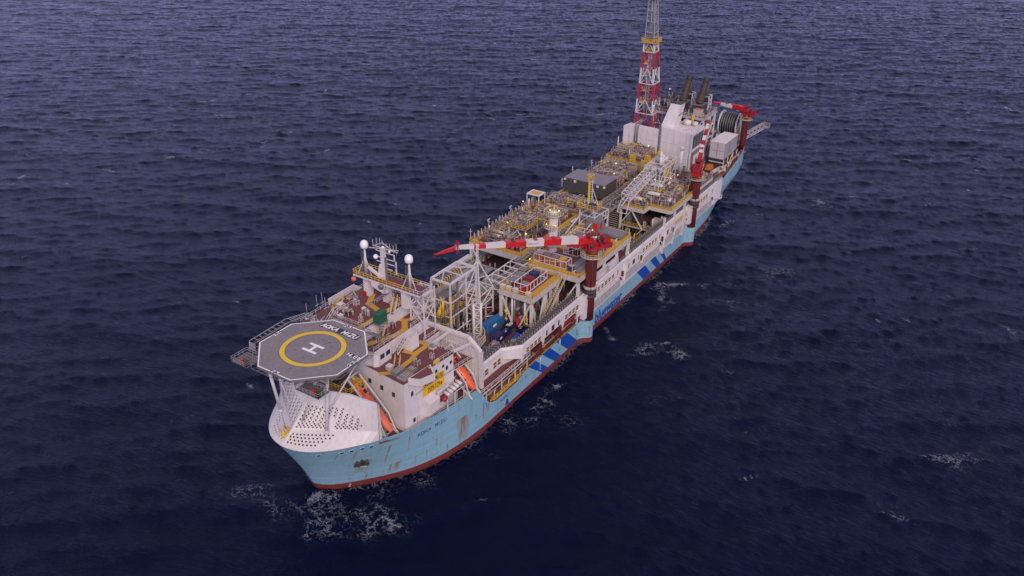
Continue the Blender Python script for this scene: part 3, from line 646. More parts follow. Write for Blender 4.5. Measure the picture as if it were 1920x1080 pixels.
# fittings on roof decks: vents, lockers, aerials
fx = MB(); rng = random.Random(11)
for (x, y, z, a, h) in ((40,12.6,30.5,1.6,1.4),(38.6,9,34,1.6,1.6),(36.5,-0.4,34,1.1,1.0),(29,9.6,34,1.3,1.2),(40.2,-4.6,30.5,1.5,1.5),(25.4,6.2,34,1.0,1.0),(30.5,3.5,34,.8,1.3),(39.5,14.8,30.5,1.2,1.1),(23.2,-9.9,27,1.3,1.0)):
    q_ = MB(); q_.box(x-a/2, x+a/2, y-a/2, y+a/2, z+.01, z+h, 'dirty'); q_.box(x-a/2-.06, x+a/2+.06, y-a/2-.06, y+a/2+.06, z+h, z+h+.08, 'white'); q_.build('roof_locker', ab)
for x0_, x1_, y0_, y1_, h_, mt in ((21.2,24.2,-15.9,-13.6,.55,'lgrey'),(21.4,24.8,-13.4,-11.9+.2,.75,'grey'),(24.6,26.6,-15.4,-13.4,.45,'roofgrey')):
    q_ = MB(); q_.box(x0_,x1_,y0_,y1_,27.0,27.0+h_,mt); q_.box(x0_+.2,x1_-.2,y0_+.2,y1_-.2,27.0+h_,27.15+h_,'galv')
    for k in range(3): q_.beam((x0_+.3,y0_+.4+k*.6,27.2+h_),(x1_-.3,y0_+.4+k*.6,27.2+h_),.16,.12,'dirty')
    q_.build('gratings_bundle', ab)
for x, y in ((24.6,-15.8),(25.1,-15.6)): fx.beam((x,y,27.1),(x-1.2,y+1.6,27.9),.16,.12,'ctorange')
fx.box(30.4,31.8,-17.6,-17.0,27.1,27.9,'yrail'); fx.ball((27.6,-17.9,27.5),.5,'cream')
for (x, y, z) in ((24,15.8,30.5),(30,16.6,30.5),(27.5,-6.3,30.5),(35.2,-17.4,27),(24.2,9.5,34),(28.4,16.8,30.5)):
    q_ = MB(); q_.cyl((x,y,z), (x,y,z+5.2), .06, 'lgrey', 6); q_.beam((x-.6,y,z+2.4),(x+.6,y,z+2.4),.08,.08,'white'); q_.build('whip_aerial', ab)
for i in range(30):
    x, y = rng.uniform(25.5,41), rng.uniform(1.2,8); h = rng.uniform(.4,1.6); a = rng.uniform(.25,.7); zz = 34.0
    if i > 16: x, y, zz = rng.uniform(24,41), rng.uniform(12.9,16.6), 30.5
    if 31 < x < 39 and zz > 31: continue
    q_ = MB(); mt = rng.choice(['white','lgrey','dirty','cream','galv'])
    if i % 3: q_.box(x-a/2, x+a/2, y-a/2, y+a/2, zz, zz+h, mt); q_.box(x-a/2-.05, x+a/2+.05, y-a/2-.05, y+a/2+.05, zz+h, zz+h+.07, 'white')
    else: q_.lathe((x,y,zz), [(a*.3,0),(a*.3,h*.7),(a*.6,h*.75),(a*.6,h),(.02,h+.1)], mt, 10)
    q_.build('roof_vent', ab)
fx.box(41.0,41.8,7.5,8.4,34,35.6,'red'); fx.box(36.6,37.1,8.5,9.2,34,35.2,'red')
fx.tube([(23.5,-17.0,22.5),(26.3,-17.2,22.7),(36,-18.0,22.7)], .08, 'lgrey', 6)
for i, (x, y, z) in enumerate(((26.4,.8,34),(29.6,2.2,34),(27.2,5.4,34),(40.4,3.4,34),(31.6,6.8,34),(24.6,14.8,30.5),(32.6,15.8,30.5),(37.4,14.8,30.5),(40.6,13.4,30.5),(26.0,-4.6,30.5),(33.0,-3.0,30.5),(34.6,-13.6,27),(31.6,-15.6,27),(27.4,-14.6,27))):
    q_ = MB(); w_ = .7+.3*(i%3)
    for u_, v_ in ((0,0),(w_,0),(w_,w_),(0,w_)): q_.beam((x+u_,y+v_,z),(x+u_,y+v_,z+1.5),.08,.08,'white')
    q_.box(x-.05,x+w_+.05,y-.05,y+w_+.05,z+1.0,z+1.1,'galv'); q_.box(x+.1,x+w_-.1,y+.1,y+w_-.1,z+.2,z+.9,('dirty','grey','pedred','cream')[i%4]); q_.beam((x,y,z+1.5),(x+w_,y,z+1.5),.08,.08,'white'); q_.beam((x,y+w_,z+1.5),(x+w_,y+w_,z+1.5),.08,.08,'white'); q_.build('equipment_stand', ab)
fx.build('roof_fitting', ab)
sg = MB(); y0 = lambda x: sidey(x)-.05
sg.slab([(26.0,y0(26),20.2),(33.2,y0(33.2),20.2),(33.2,y0(33.2),24.3),(26.0,y0(26),24.3)], (0,-.06,0), 'signy')
SB = sg.build('field_sign', ab, label='yellow sign with black lettering on the port wall')
t = MB(); dy = (sidey(33.2)-sidey(26))/7.2
strokes(t, 'AOKA MIZU', (26.6, y0(26.6)-.075, 22.75), (1,dy,0), (0,0,1), .47, 1.15, .27, .17, 'black')
strokes(t, '205/21a', (27.6, y0(27.6)-.075, 20.75), (1,dy,0), (0,0,1), .46, 1.15, .30, .17, 'black'); t.build('sign_lettering', SB)

# stairs as things
def stairs(label, p, q, width=1.1, rail='yrail', tread='galv', group='open steel stairways', legs=0):
    o = thing('steel_stairway', label, 'stairs', p, group)
    p, q = Vector(p), Vector(q); d_ = q-p; hz = Vector((d_.x,d_.y,0)).normalized(); n_ = Vector((-hz.y,hz.x,0))*width/2
    a = MB()
    for s_ in (-1,1): a.beam(p+n_*s_, q+n_*s_, .12, .3, 'cream' if rail == 'yrail' else 'white')
    a.build('stringer', o)
    a = MB(); n = max(3, int(abs(d_.z)/.42))
    for i in range(n): c = p.lerp(q, (i+.5)/n); a.beam(c-n_, c+n_, .3, .07, tread)
    a.build('tread', o)
    a = MB()
    for s_ in (-1,1):
        a.beam(p+n_*s_+Vector((0,0,1.0)), q+n_*s_+Vector((0,0,1.0)), .09, .09, rail)
        for i in range(4): c = p.lerp(q, i/3)+n_*s_; a.beam(c, c+Vector((0,0,1)), .08, .08, rail)
    a.build('handrail', o); return o
stairs('white stairway down the port side of the bridge deck to the maroon roof', (27.4,-8.2,28.2), (31.4,-8.0,30.5), 1.3, 'white')
stairs('short stairs at the foot of the lookout cabin landing', (24.8,-10.6,27.0), (26.6,-9.6,28.2), 1.2, 'yrail')
stairs('stairway under the green box rising to the top deck', (27.8,-3.4,30.5), (31.6,-2.2,34.0), 1.2, 'yrail')
stairs('stairway from the top deck to the radome platform', (33.4,-2.6,34.0), (35.4,-2.4,37.6), 1.0, 'yrail')
stairs('long stairway behind the far aft corner of the helideck', (23.0,9.8,30.5), (27.4,9.6,34.0), 1.3, 'white')
stairs('yellow stairs by the starboard parapet', (31.5,15.2,30.5), (33.0,12.4,33.6), 1.0, 'yrail')
stairs('long yellow stairway on the near face of the drum module', (79.0,-16.4,11.2), (92.2,-16.4,21.9), 1.2, 'yrail')

o = thing('equipment_box', 'green box on the edge of the top deck', 'box', (28.8,-2.9,34)); m_ = MB(); m_.box(27.4,30.2,-3.9,-2.1,34.6,37.0,'green'); m_.box(27.3,30.3,-4.0,-2.0,37.0,37.1,'green'); m_.build('box_body', o)
m_ = MB(); m_.box(27.2,30.4,-4.0,-2.0,34.3,34.58,'grey')
for x in (27.5,30.1): m_.beam((x,-3.9,30.5),(x,-3.9,34.3),.2,.2,'grey')
m_.build('box_stand', o)
# hooped canopy on top deck
o = thing('hooped_shelter', 'curved open hoop shelter with dark panel on the top deck', 'shelter', (36,2.6,34)); m_ = MB()
for i in range(7):
    x = 33.0 + i*0.95; pr = None
    for k in range(9):
        a = PI*k/16; p = (x, 4.6-2.9*math.cos(PI/2-a), 34 + 2.7*math.cos(a)) if False else (x, 1.0+3.2*math.sin(a), 34+2.8*math.cos(a)); 
        if pr: m_.beam(pr, p, .13, .13, 'lgrey')
        pr = p
m_.box(33,38.8,1.0,1.08,34,36.8,'lgrey') if False else None
m_.build('hoop', o); m_ = MB(); m_.slab([(34.4,1.5,36.7),(37.4,1.5,36.7),(37.4,2.9,36.15),(34.4,2.9,36.15)], (0,.03,.08), 'dark'); m_.build('shade_panel', o)

# ------------------------------------------------------------------ wind wall
ww = thing('wind_wall', 'white ribbed wind wall with heavy frame aft of the accommodation block', 'wind wall', (44,-12,13.6))
b = MB(); b.slab([(44.2,-3.4,13.6),(44.2,-20.4,13.6),(44.2,-20.4,24.2),(44.2,-16.9,27.0),(44.2,-3.4,27.0)], (.15,0,0), 'wallw'); b.build('wall_plate', ww)
b = MB()
y = -4.0
while y > -20.2:
    zt = 26.7 if y > -16.8 else 26.7 - (-16.8-y)*0.8
    b.box(43.85,44.2,y-.3,y+.0,13.8,zt,'white'); y -= 0.78
for z in (17.0,20.6,24.0): b.box(43.8,44.18,-20.2,-3.5,z,z+.22,'wallw')
b.build('wall_rib', ww)
b = MB()
fr = [(44.0,-3.2,27.2),(44.0,-17.0,27.2),(44.0,-20.6,24.2),(44.0,-20.7,13.8)]
for p, q in zip(fr, fr[1:]): b.beam(p, q, 1.0, .75, 'white')
b.beam((36.8,-4.6,27.4),(43.6,-4.6,27.2),.6,.5,'white'); b.beam((36.8,-11.6,27.2),(43.6,-11.6,27.2),.6,.5,'white'); b.beam((36.8,-17.4,27.0),(43.6,-18.2,26.2),.6,.5,'white'); b.beam((43.8,-3.3,13.6),(43.8,-3.3,27.2),.6,.6,'white')
b.build('wall_frame', ww)
b = MB(); b.prism([(36.7,-17.8),(43.6,-18.6),(43.6,-3.5),(36.7,-8.9)], 21.8, 22.0, 'maroon', 'white'); b.rail([(37,-17.8,22),(43.4,-18.4,22)], 'white'); b.build('inner_deck', ww)

# ------------------------------------------------------------------ lifeboats with davits
def lifeboat(label, p, q, col):
    o = thing('lifeboat', label, 'lifeboat', p, 'enclosed orange lifeboats on sloping launch ramps')
    p, q = Vector(p), Vector(q); d_ = (q-p); L = d_.length; d_.normalize()
    side = d_.cross(Vector((0,0,1))).normalized(); up = side.cross(d_).normalized()
    if up.z < 0: up = -up
    rings = []; n = 14; N_ = 16
    for i in range(N_+1):
        t_ = i/N_; s_ = math.sin(PI*min(1, max(0, (t_*0.94+0.03))))**0.45
        for k in range(n):
            a = 2*PI*k/n; cx_, cy_ = math.cos(a), math.sin(a)
            hh = 1.15 if cy_ > 0 else 1.2
            rings.append(p + d_*L*t_ + side*cx_*1.45*s_ + up*(cy_*hh*s_*(1.0 if cy_ < 0 else (1.0 + .22*math.sin(PI*t_)**2))))
    m_ = MB(); m_.add(rings, [(i*n+k, i*n+(k+1)%n, (i+1)*n+(k+1)%n, (i+1)*n+k) for i in range(N_) for k in range(n)], col, True)
    m_.add(rings[:n], [tuple(range(n))], col); m_.add(rings[-n:], [tuple(range(n))], col); m_.build('boat_hull', o)
    m_ = MB(); c = p + d_*L*.22 + up*1.15
    m_.beam(c-d_*.9, c+d_*.9, 1.3, .9, col); m_.build('conning_tower', o)
    m_ = MB()
    for tt in (.28,.42,.56,.70):
        for s_ in (-1,1):
            c = p + d_*L*tt + side*1.18*s_ + up*.86; m_.beam(c-d_*.28, c+d_*.28, .14, .3, 'glass')
    m_.box(c.x, c.x+.01, c.y, c.y+.01, c.z, c.z+.01, 'glass'); c = p + d_*L*.22 + up*1.62; m_.beam(c-d_*.5, c+d_*.5, .9, .06, 'black')
    m_.build('boat_window', o)
    m_ = MB(); 
    for s_ in (-1,1): m_.beam(p + side*1.47*s_+d_*1.2, q + side*1.42*s_ - d_*1.4, .12, .16, 'black' if col == 'orange' else 'pedred')
    m_.build('fender_strip', o)
    return o, p, q, d_, side, up
def ramp(label, p, q, side, up, foot):
    o = thing('launch_ramp', label, 'launch ramp', p, 'sloping launch ramps of the lifeboats'); m_ = MB(); d_ = (q-p).normalized()
    for s_ in (-1,1):
        a = p - d_*1.5 + side*1.75*s_; b_ = q + d_*.8 + side*1.75*s_
        m_.beam(a - up*1.2, b_ - up*1.2, .24, .32, 'white'); m_.beam(a + up*1.9, b_*.35 + a*.65 + up*1.9, .3, .3, 'white') if False else None
        m_.beam(a + up*1.6, a - up*1.3, .3, .3, 'white'); m_.beam(a + up*1.6, q.lerp(p, .25) + side*1.75*s_ + up*.9, .3, .35, 'white'); m_.beam(q.lerp(p, .25) + side*1.75*s_ + up*.9, b_-up*1.2, .25, .3, 'white')
        m_.beam(b_-up*1.2, Vector((b_.x, b_.y+1.5*0, foot)), .28, .28, 'white'); m_.beam(p.lerp(q,.6)+side*1.75*s_-up*1.3, Vector((b_.x, b_.y+.2, foot+.4)), .22, .22, 'white')
    m_.beam(p - d_*1.5 + side*1.75 + up*1.6, p - d_*1.5 - side*1.75 + up*1.6, .3, .3, 'white'); m_.build('ramp_frame', o)
    m_ = MB(); 
    for i in range(7): c = p.lerp(q, i/6) - up*1.35; m_.beam(c-side*1.8, c+side*1.8, .18, .18, 'white')
    m_.build('ramp_crossbar', o); return o
_, p, q, d_, sd, up = lifeboat('faded orange lifeboat on a steep ramp in front of the accommodation wall', (16.9,-4.4,24.6), (17.2,-14.6,15.4), 'coral')
ramp('white launch ramp standing against the front of the accommodation block', p, q, sd, up, 13.7)
_, p, q, d_, sd, up = lifeboat('bright orange lifeboat between the accommodation block and the wind wall', (40.4,-13.2,22.6), (40.6,-21.0,15.6), 'orange')
ramp('white launch ramp beside the ribbed wind wall', p, q, sd, up, 13.7)
o = thing('liferaft_rack', 'white life raft canisters and small davit on the port balcony', 'life raft rack', (33,-19,17.5))
m_ = MB()
for i in range(5):
    x = 31.8 + i*1.2; m_.lathe((x,-19.3,18.9+.1*i), [(0.02,-1.0),(.42,-.95),(.45,0),(.42,.95),(.02,1.0)], 'white', 10, (0.25,1,0))
m_.build('raft_canister', o); m_ = MB(); m_.beam((29.6,-18.6,17.4),(29.6,-18.6,20.4),.4,.4,'white'); m_.beam((29.6,-18.6,20.3),(31.6,-20.2,21.8),.35,.35,'white'); m_.beam((31.5,-18.6,17.7),(37.5,-18.9,18.2),.3,.2,'dirty'); m_.build('davit_arm', o)
m_ = MB(); m_.lathe((30.6,-19.6,18.2), [(.05,-.8),(.6,-.5),(.7,0),(.6,.5),(.05,.8)], 'red', 10, (1,.2,0)); m_.build('rescue_float', o)

# ------------------------------------------------------------------ helideck
HX, HZ, HA = 10.3, 36.0, 11.5
hd = thing('helideck', 'octagonal grey helideck with yellow ring and white H above the bow', 'helideck', (HX,0,HZ))
hb_ = HA*math.tan(PI/8)
octo = [(hb_,HA),(HA,hb_),(HA,-hb_),(hb_,-HA),(-hb_,-HA),(-HA,-hb_),(-HA,hb_),(-hb_,HA)]
def oc(s_): return [(HX+a*s_, b_*s_) for a, b_ in octo][::-1]
m_ = MB(); m_.prism(oc(1.0), HZ-.55, HZ, 'heli', 'grey'); m_.build('deck_plate', hd)
m_ = MB(); P8 = oc(1.0)
E1, E2 = oc(.992), oc(.968)
for i in range(8):
    j = (i+1) % 8; m_.add([(*E1[i],HZ+.006),(*E1[j],HZ+.006),(*E2[j],HZ+.006),(*E2[i],HZ+.006)], [(0,1,2,3)][::1], 'mark')
m_.build('edge_line', hd)
m_ = MB(); n = 72
for ri, ro, z, mt in ((5.98,7.12,.006,'heliy'),(5.88,5.98,.007,'black'),(7.12,7.22,.007,'black')):
    v = [(HX+r_*math.cos(2*PI*i/n), r_*math.sin(2*PI*i/n), HZ+z) for r_ in (ri,ro) for i in range(n)]
    m_.add(v, [(i,(i+1)%n,n+(i+1)%n,n+i)[::-1] for i in range(n)], mt)
m_.build('landing_circle', hd)
m_ = MB()
for a, b_, c, e in ((-1.55,-.85,-2.0,2.0),(.85,1.55,-2.0,2.0)): m_.add([(HX+a,c,HZ+.007),(HX+b_,c,HZ+.007),(HX+b_,e,HZ+.007),(HX+a,e,HZ+.007)], [(0,1,2,3)], 'mark')
m_.add([(HX-.85,-.36,HZ+.007),(HX+.85,-.36,HZ+.007),(HX+.85,.36,HZ+.007),(HX-.85,.36,HZ+.007)], [(0,1,2,3)], 'mark'); m_.build('letter_h', hd)
m_ = MB()
def blk(cx, cy, ux, uy, wd, ht, z=.008):
    ux, uy = Vector((*ux,0)).normalized(), Vector((*uy,0)).normalized(); c = Vector((cx,cy,HZ+z))
    m_.add([c-ux*wd/2-uy*ht/2, c+ux*wd/2-uy*ht/2, c+ux*wd/2+uy*ht/2, c-ux*wd/2+uy*ht/2], [(0,1,2,3)], 'black')
blk(HX+8.5, 0.1, (0,-1), (1,0), 11.2, 1.9); strokes(m_, 'AOKA MIZU', (HX+7.9, 5.3, HZ+.012), (0,-1,0), (1,0,0), .88, 1.2, .34, .3, 'mark', .12); m_.build('deck_lettering', hd); m_ = MB()
blk(HX+2.4, -9.2, (0,-1), (1,0), 3.3, 1.2); strokes(m_, '14.6t', (HX+1.93, -7.65, HZ+.012), (0,-1,0), (1,0,0), .66, .94, .24, .2, 'mark'); m_.build('deck_lettering', hd); m_ = MB()
for ang in (0, 90, 180, 270):
    a = math.radians(ang); nx, ny = math.cos(a), math.sin(a)   # outward edge normal
    cx, cy = HX + nx*10.95, ny*10.95; ux = Vector((-ny, nx, 0)) if False else Vector((ny, -nx, 0)); uy = Vector((nx, ny, 0))
    if ang == 180: ux, uy = Vector((0,-1,0)), Vector((1,0,0))
    if ang == 270: ux, uy = Vector((1,0,0)), Vector((0,1,0))
    if ang == 90: ux, uy = Vector((-1,0,0)), Vector((0,-1,0))
    blk(cx, cy, (ux.x,ux.y), (uy.x,uy.y), 2.3, 1.0); o_ = Vector((cx,cy,HZ+.012)) - ux*.95 - uy*.36
    strokes(m_, '23', o_, ux, uy, .8, .72, .3, .17, 'mark')
m_.build('deck_lettering', hd)
m_ = MB()
for i in range(12):
    a = i*PI/6+.2
    for r_ in (3.9, 8.6): 
        if r_ > 8 and i % 2: continue
        x, y = HX+r_*math.cos(a), r_*math.sin(a); m_.cyl((x,y,HZ+.004),(x,y,HZ+.03),.13,'pedred',8)
m_.beam((HX+2.2,-.6,HZ+.02),(HX+5.2,-2.6,HZ+.02),.05,.02,'black'); m_.build('tie_down', hd)
# safety net frames around the edge
m_ = MB()
NET = oc(1.10)
for i in range(8):
    j = (i+1) % 8; a0, a1, b0, b1 = Vector((*P8[i],HZ-.35)), Vector((*P8[j],HZ-.35)), Vector((*NET[i],HZ-.1)), Vector((*NET[j],HZ-.1))
    for k in range(8): m_.beam(a0.lerp(a1,k/7), b0.lerp(b1,k/7), .07, .07, 'grey')
    m_.beam(b0, b1, .08, .08, 'galv')
m_.build('safety_net_frame', hd)
m_ = MB()
for i in range(9):
    y = -10.4 + i*2.6; hx = 11.2 if abs(y) < 4.8 else 11.2-(abs(y)-4.8); m_.beam((HX-hx,y,HZ-1.0),(HX+hx,y,HZ-1.0),.25,.8,'grey')
for x in (-6,0,6): m_.beam((HX+x,-9.8,HZ-1.8),(HX+x,9.8,HZ-1.8),.35,.6,'lgrey')
m_.build('under_frame', hd)
for (a, b_) in (((5.0,-7.0,20.0),(7.6,-6.6,34.2)), ((5.0,7.0,20.0),(4.2,8.6,34.2))): 
    m_ = MB(); m_.cyl(a, b_, .36, 'white', 12); m_.lathe(a, [(.5,-.3),(.5,.1),(.36,.25)], 'white', 12); m_.build('leg', hd)
for (a, b_) in (((6.4,-5.6,22.5),(13.5,-9.6,34.2)), ((6.4,5.6,22.5),(6.0,9.8,34.2)), ((17,-6,27.5),(18,-8,34.2)),((23,-3,34.0),(19,-4,35)),((23,3,34),(19,4,35)),((3.0,-2.0,22),(5.8,-5.6,33.8)),((24,10,34.0),(18.2,7.6,34.6))):
    m_ = MB(); m_.cyl(a, b_, .17, 'white', 8); m_.build('brace', hd)
def heli_platform(x0, x1, y0, y1, z):
    m_ = MB(); m_.box(x0,x1,y0,y1,z,z+.15,'grey'); rr = [(x0,y0,z+.15),(x1,y0,z+.15),(x1,y1,z+.15),(x0,y1,z+.15),(x0,y0,z+.15)]; m_.rail(rr, 'lgrey', 1.1, 1.0, .07)
    for i in range(7): m_.beam((x0+(x1-x0)*i/6,y0,z+.2),(x0+(x1-x0)*i/6,y1,z+.2),.06,.06,'dark')
    o_ = m_.build('access_platform', hd)
    m_ = MB(); 
    m_.box(x0+.2,x0+1.0,y0+.2,y0+1.3,z+.2,z+1.3,'dark'); m_.box(x0+1.2,x0+1.7,y0+.2,y0+.7,z+.2,z+1.2,'green'); m_.box(x0+.3,x0+.8,y0+1.6,y0+2.2,z+.2,z+1.3,'boomred'); m_.box(x1-.8,x1-.3,y0+.3,y0+.8,z+.2,z+.9,'lgrey')
    m_.build('fire_monitor', o_)
heli_platform(.0,3.0,-11.2,-4.8,HZ-2.9); heli_platform(-1.0,3.4,8.4,13.2,HZ-2.0)
m_ = MB()   # open gangways round the starboard side of the deck
P = [Vector((3.6,11.6,HZ-.9)), Vector((5.4,13.6,HZ-.6)), Vector((16.4,14.0,HZ-.6)), Vector((22,13.2,HZ-1.4))]
for a, b_ in zip(P, P[1:]):
    n_ = Vector((0,.9,0)); m_.beam(a-n_, b_-n_, .12, .12, 'lgrey'); m_.beam(a+n_, b_+n_, .12, .12, 'lgrey')
    for k in range(9): c = a.lerp(b_, k/8); m_.beam(c-n_, c+n_, .1, .1, 'lgrey')
m_.build('gangway', hd)
m_ = MB()
for k in range(8): m_.beam((HX+11.6+k*.5, -8.2+k*.1, HZ-.4-.3*k), (HX+11.6+k*.5, -3.6, HZ-.4-.3*k), .12, .1, 'galv')
m_.beam((HX+11.4,-8.2,HZ-.3),(HX+15.6,-7.2,HZ-2.9),.12,.12,'galv'); m_.beam((HX+11.4,-3.6,HZ-.3),(HX+15.6,-3.6,HZ-2.9),.12,.12,'galv'); m_.build('side_ramp', hd)

# bow light mast and anchor
o = thing('bow_mast', 'short white tripod mast on a yellow base at the tip of the bow', 'mast', (0.2,1.5,18))
m_ = MB(); m_.beam((0.3,1.2,18.0),(0.0,1.6,23.0),.22,.22,'white'); m_.beam((1.0,0.0,18.4),(0.1,1.5,21.2),.14,.14,'white'); m_.beam((1.6,2.4,18.6),(0.1,1.6,21.2),.14,.14,'white'); m_.beam((-.4,1.2,22.8),(.5,2.0,22.8),.12,.12,'dark'); m_.build('mast_pole', o)
m_ = MB(); m_.cyl((.7,1.3,18.3),(.6,1.2,19.1),1.0,'yrail',8); m_.rail([(-.2,.4,19.1),(1.5,.3,19.1),(1.6,2.2,19.1),(-.1,2.2,19.1)],'yrail',.8,.8,.1); m_.build('yellow_base', o)
o = thing('anchor', 'black stockless anchor hanging at the bow flare', 'anchor', (10.8,-12,9)); m_ = MB(); A = on_hull((10.4,0,9.6), .55)
u = Vector((.72,-.69,0)); nrm = Vector((-.5,-.6,-.1))
m_.beam(A+Vector((0,0,.7)), A-Vector((0,0,.5)), .4, .4, 'dark'); m_.beam(A-u*1.3-Vector((0,0,.75)), A+u*1.3-Vector((0,0,.75)), .6, .5, 'dark'); m_.beam(A-u*.5-Vector((0,0,.95))+nrm*.3, A+u*.9-Vector((0,0,.95))+nrm*.3, .2, .22, 'dirty'); m_.build('shank', o)  # pale beam on the crown is a highlight put in as colour
for s_ in (-1,1):
    m_ = MB(); c = A+u*.95*s_-Vector((0,0,.5)); tp_ = c+u*.25*s_+Vector((0,0,1.35))+nrm*.25
    pts = [c-u*.62+nrm*.45, c+u*.62+nrm*.45, c+u*.62-nrm*.3, c-u*.62-nrm*.3, c-u*.45+Vector((0,0,.7))+nrm*.5, c+u*.5+Vector((0,0,.6))+nrm*.5, tp_]
    m_.add(pts, [(0,1,5,4),(4,5,6),(1,2,5),(2,3,4,5),(3,0,4),(3,2,1,0)], 'dark'); m_.beam(c-u*.75-Vector((0,0,.5)), c-u*.2+Vector((0,0,.5)), .4, .5, 'dark'); m_.build('fluke', o)

# ------------------------------------------------------------------ radome platform and masts
rp = thing('aerial_platform', 'yellow railed platform on white pillars carrying the aerials above the top deck', 'platform', (38,2,34))
PZ = 39.6
for y in (8.6,2.6,-3.2): m_ = MB(); m_.box(37.2,38.9,y-.8,y+.8,34.0,PZ-.5,'white'); m_.build('pillar', rp)
m_ = MB(); m_.box(36.2,40.6,-9.0,11.6,PZ-.45,PZ,'white'); m_.box(36.3,40.5,-8.9,11.5,PZ+.004,PZ+.03,'maroon'); m_.box(37.4,40.2,-9.6,-9.0,PZ-.45,PZ,'white')
m_.slab([(36.1,2.2,PZ-2.6),(36.1,5.8,PZ-1.6),(36.1,5.8,PZ-.5),(36.1,1.6,PZ-.5)], (.4,0,0), 'white'); m_.build('platform_deck', rp)
m_ = MB(); m_.rail([(36.2,-6,PZ),(36.2,11.6,PZ),(40.6,11.6,PZ),(40.6,-6,PZ)], 'yrail', 1.2, 1.2, .09); m_.rail([(36.2,-6,PZ),(36.2,-9.4,PZ),(40.6,-9.4,PZ),(40.6,-6,PZ)], 'white', 1.2, 1.2, .08); m_.build('railing', rp)
m_ = MB(); m_.lathe((35.9,11.2,PZ-1.2), [(.05,-.5),(.6,-.3),(.65,.1),(.4,.4),(.05,.45)], 'coral', 12, (-1,-.4,0)); m_.lathe((35.8,2.4,PZ-.7), [(.05,-.4),(.7,-.2),(.75,.1),(.1,.3)], 'grey', 12, (-1,-.6,0)); m_.build('horn', rp)
m_ = MB()   # braced tower under the port end
TL = [(38.4,-8.2),(42.6,-8.2),(42.6,-4.2),(38.4,-4.2)]
for i, (x, y) in enumerate(TL):
    m_.beam((x,y,27.0 if y < -6 else 30.5),(x,y,PZ-.4),.28,.28,'white'); x2, y2 = TL[(i+1)%4]
    for z in (30.6,34.8): m_.beam((x,y,z),(x2,y2,z+4.0),.2,.2,'white'); m_.beam((x2,y2,z),(x,y,z+4.0),.2,.2,'white'); m_.beam((x,y,z+4.1),(x2,y2,z+4.1),.2,.2,'white')
m_.build('support_tower', rp)
def radome(label, x, y):
    o = thing('radome', label, 'radome', (x,y,PZ), 'white radomes on braced poles'); m_ = MB()
    m_.lathe((x,y,PZ+7.6), [(.5,-.8),(.93,-.75),(1.0,-.2),(.98,.2),(.86,.65),(.62,.95),(.32,1.12),(.02,1.17)], 'radome', 20); m_.build('dome', o)
    m_ = MB(); m_.cyl((x,y,PZ),(x,y,PZ+6.7),.42,'white',10,.2); m_.build('pole', o)
    m_ = MB()
    for a in (.4,2.5,4.5): m_.beam((x+2.1*math.cos(a),y+2.1*math.sin(a),PZ),(x,y,PZ+4.6),.14,.14,'white')
    for z in np.arange(1,6.2,.5): m_.beam((x-.75,y+.5,PZ+z),(x-.75,y-.1,PZ+z),.08,.08,'galv')
    for s_ in (.5,-.1): m_.beam((x-.75,y+s_,PZ),(x-.75,y+s_,PZ+6.2),.08,.08,'galv')
    m_.build('stay', o); return o
radome('white radome on braced pole, the left one above the far end of the aerial platform', 38.4, 9.2)
radome('white radome on braced pole, the right one at the near end of the aerial platform', 38.2, -4.6)
o = thing('radar_mast', 'white radar mast crowded with aerials between the two radomes', 'mast', (38.4,3.2,PZ)); m_ = MB()
m_.beam((38.4,3.4,PZ),(38.4,3.4,PZ+8.4),1.0,.9,'white'); m_.beam((38.4,2.6,PZ),(38.4,2.6,PZ+6),.5,.5,'grey'); m_.beam((37.6,3.6,PZ+.6),(36.8,7.0,PZ+3.0),.8,.45,'white'); m_.beam((37.6,4.4,PZ+.3),(37.8,3.8,PZ+4.0),.6,.5,'white'); m_.build('mast_column', o)
m_ = MB()
for z, w_ in ((8.2,3.6),(7.2,2.8),(5.6,2.4),(4.4,2.6),(3.0,2.0)):
    m_.beam((38.4,3.2-w_*1.2,PZ+z),(38.4,3.2+w_*.9,PZ+z),.16,.16,'white')
m_.beam((37.0,6.4,PZ+8.2),(39.4,-.6,PZ+8.2),.14,.14,'white'); m_.beam((38.4,6.2,PZ+8.2),(38.4,3.4,PZ+9.6),.13,.13,'white'); m_.beam((38.4,.2,PZ+8.2),(38.4,3.4,PZ+9.6),.13,.13,'white')
for y in (6.4,5.2,4.2,3.4,2.2,1.2,.1,-.8): m_.cyl((38.4,y,PZ+7.4),(38.4,y,PZ+9.4+(y*3.7%1.3)),.08,'lgrey',6)
for y, z in ((-.6,2.4),(-.6,4.2),(-.2,5.8)): m_.beam((38.2,y,PZ+z),(38.2,y,PZ+z+1.5),.22,.3,'white')
m_.build('cross_arm', o)
for c_, r_ in (((38.0,5.4,PZ+5.6),.6),((37.6,2.6,PZ+8.9),.36),((38.2,1.2,PZ+7.9),.3)): m_ = MB(); m_.ball(c_,r_,'radome'); m_.build('aerial_dome', o)

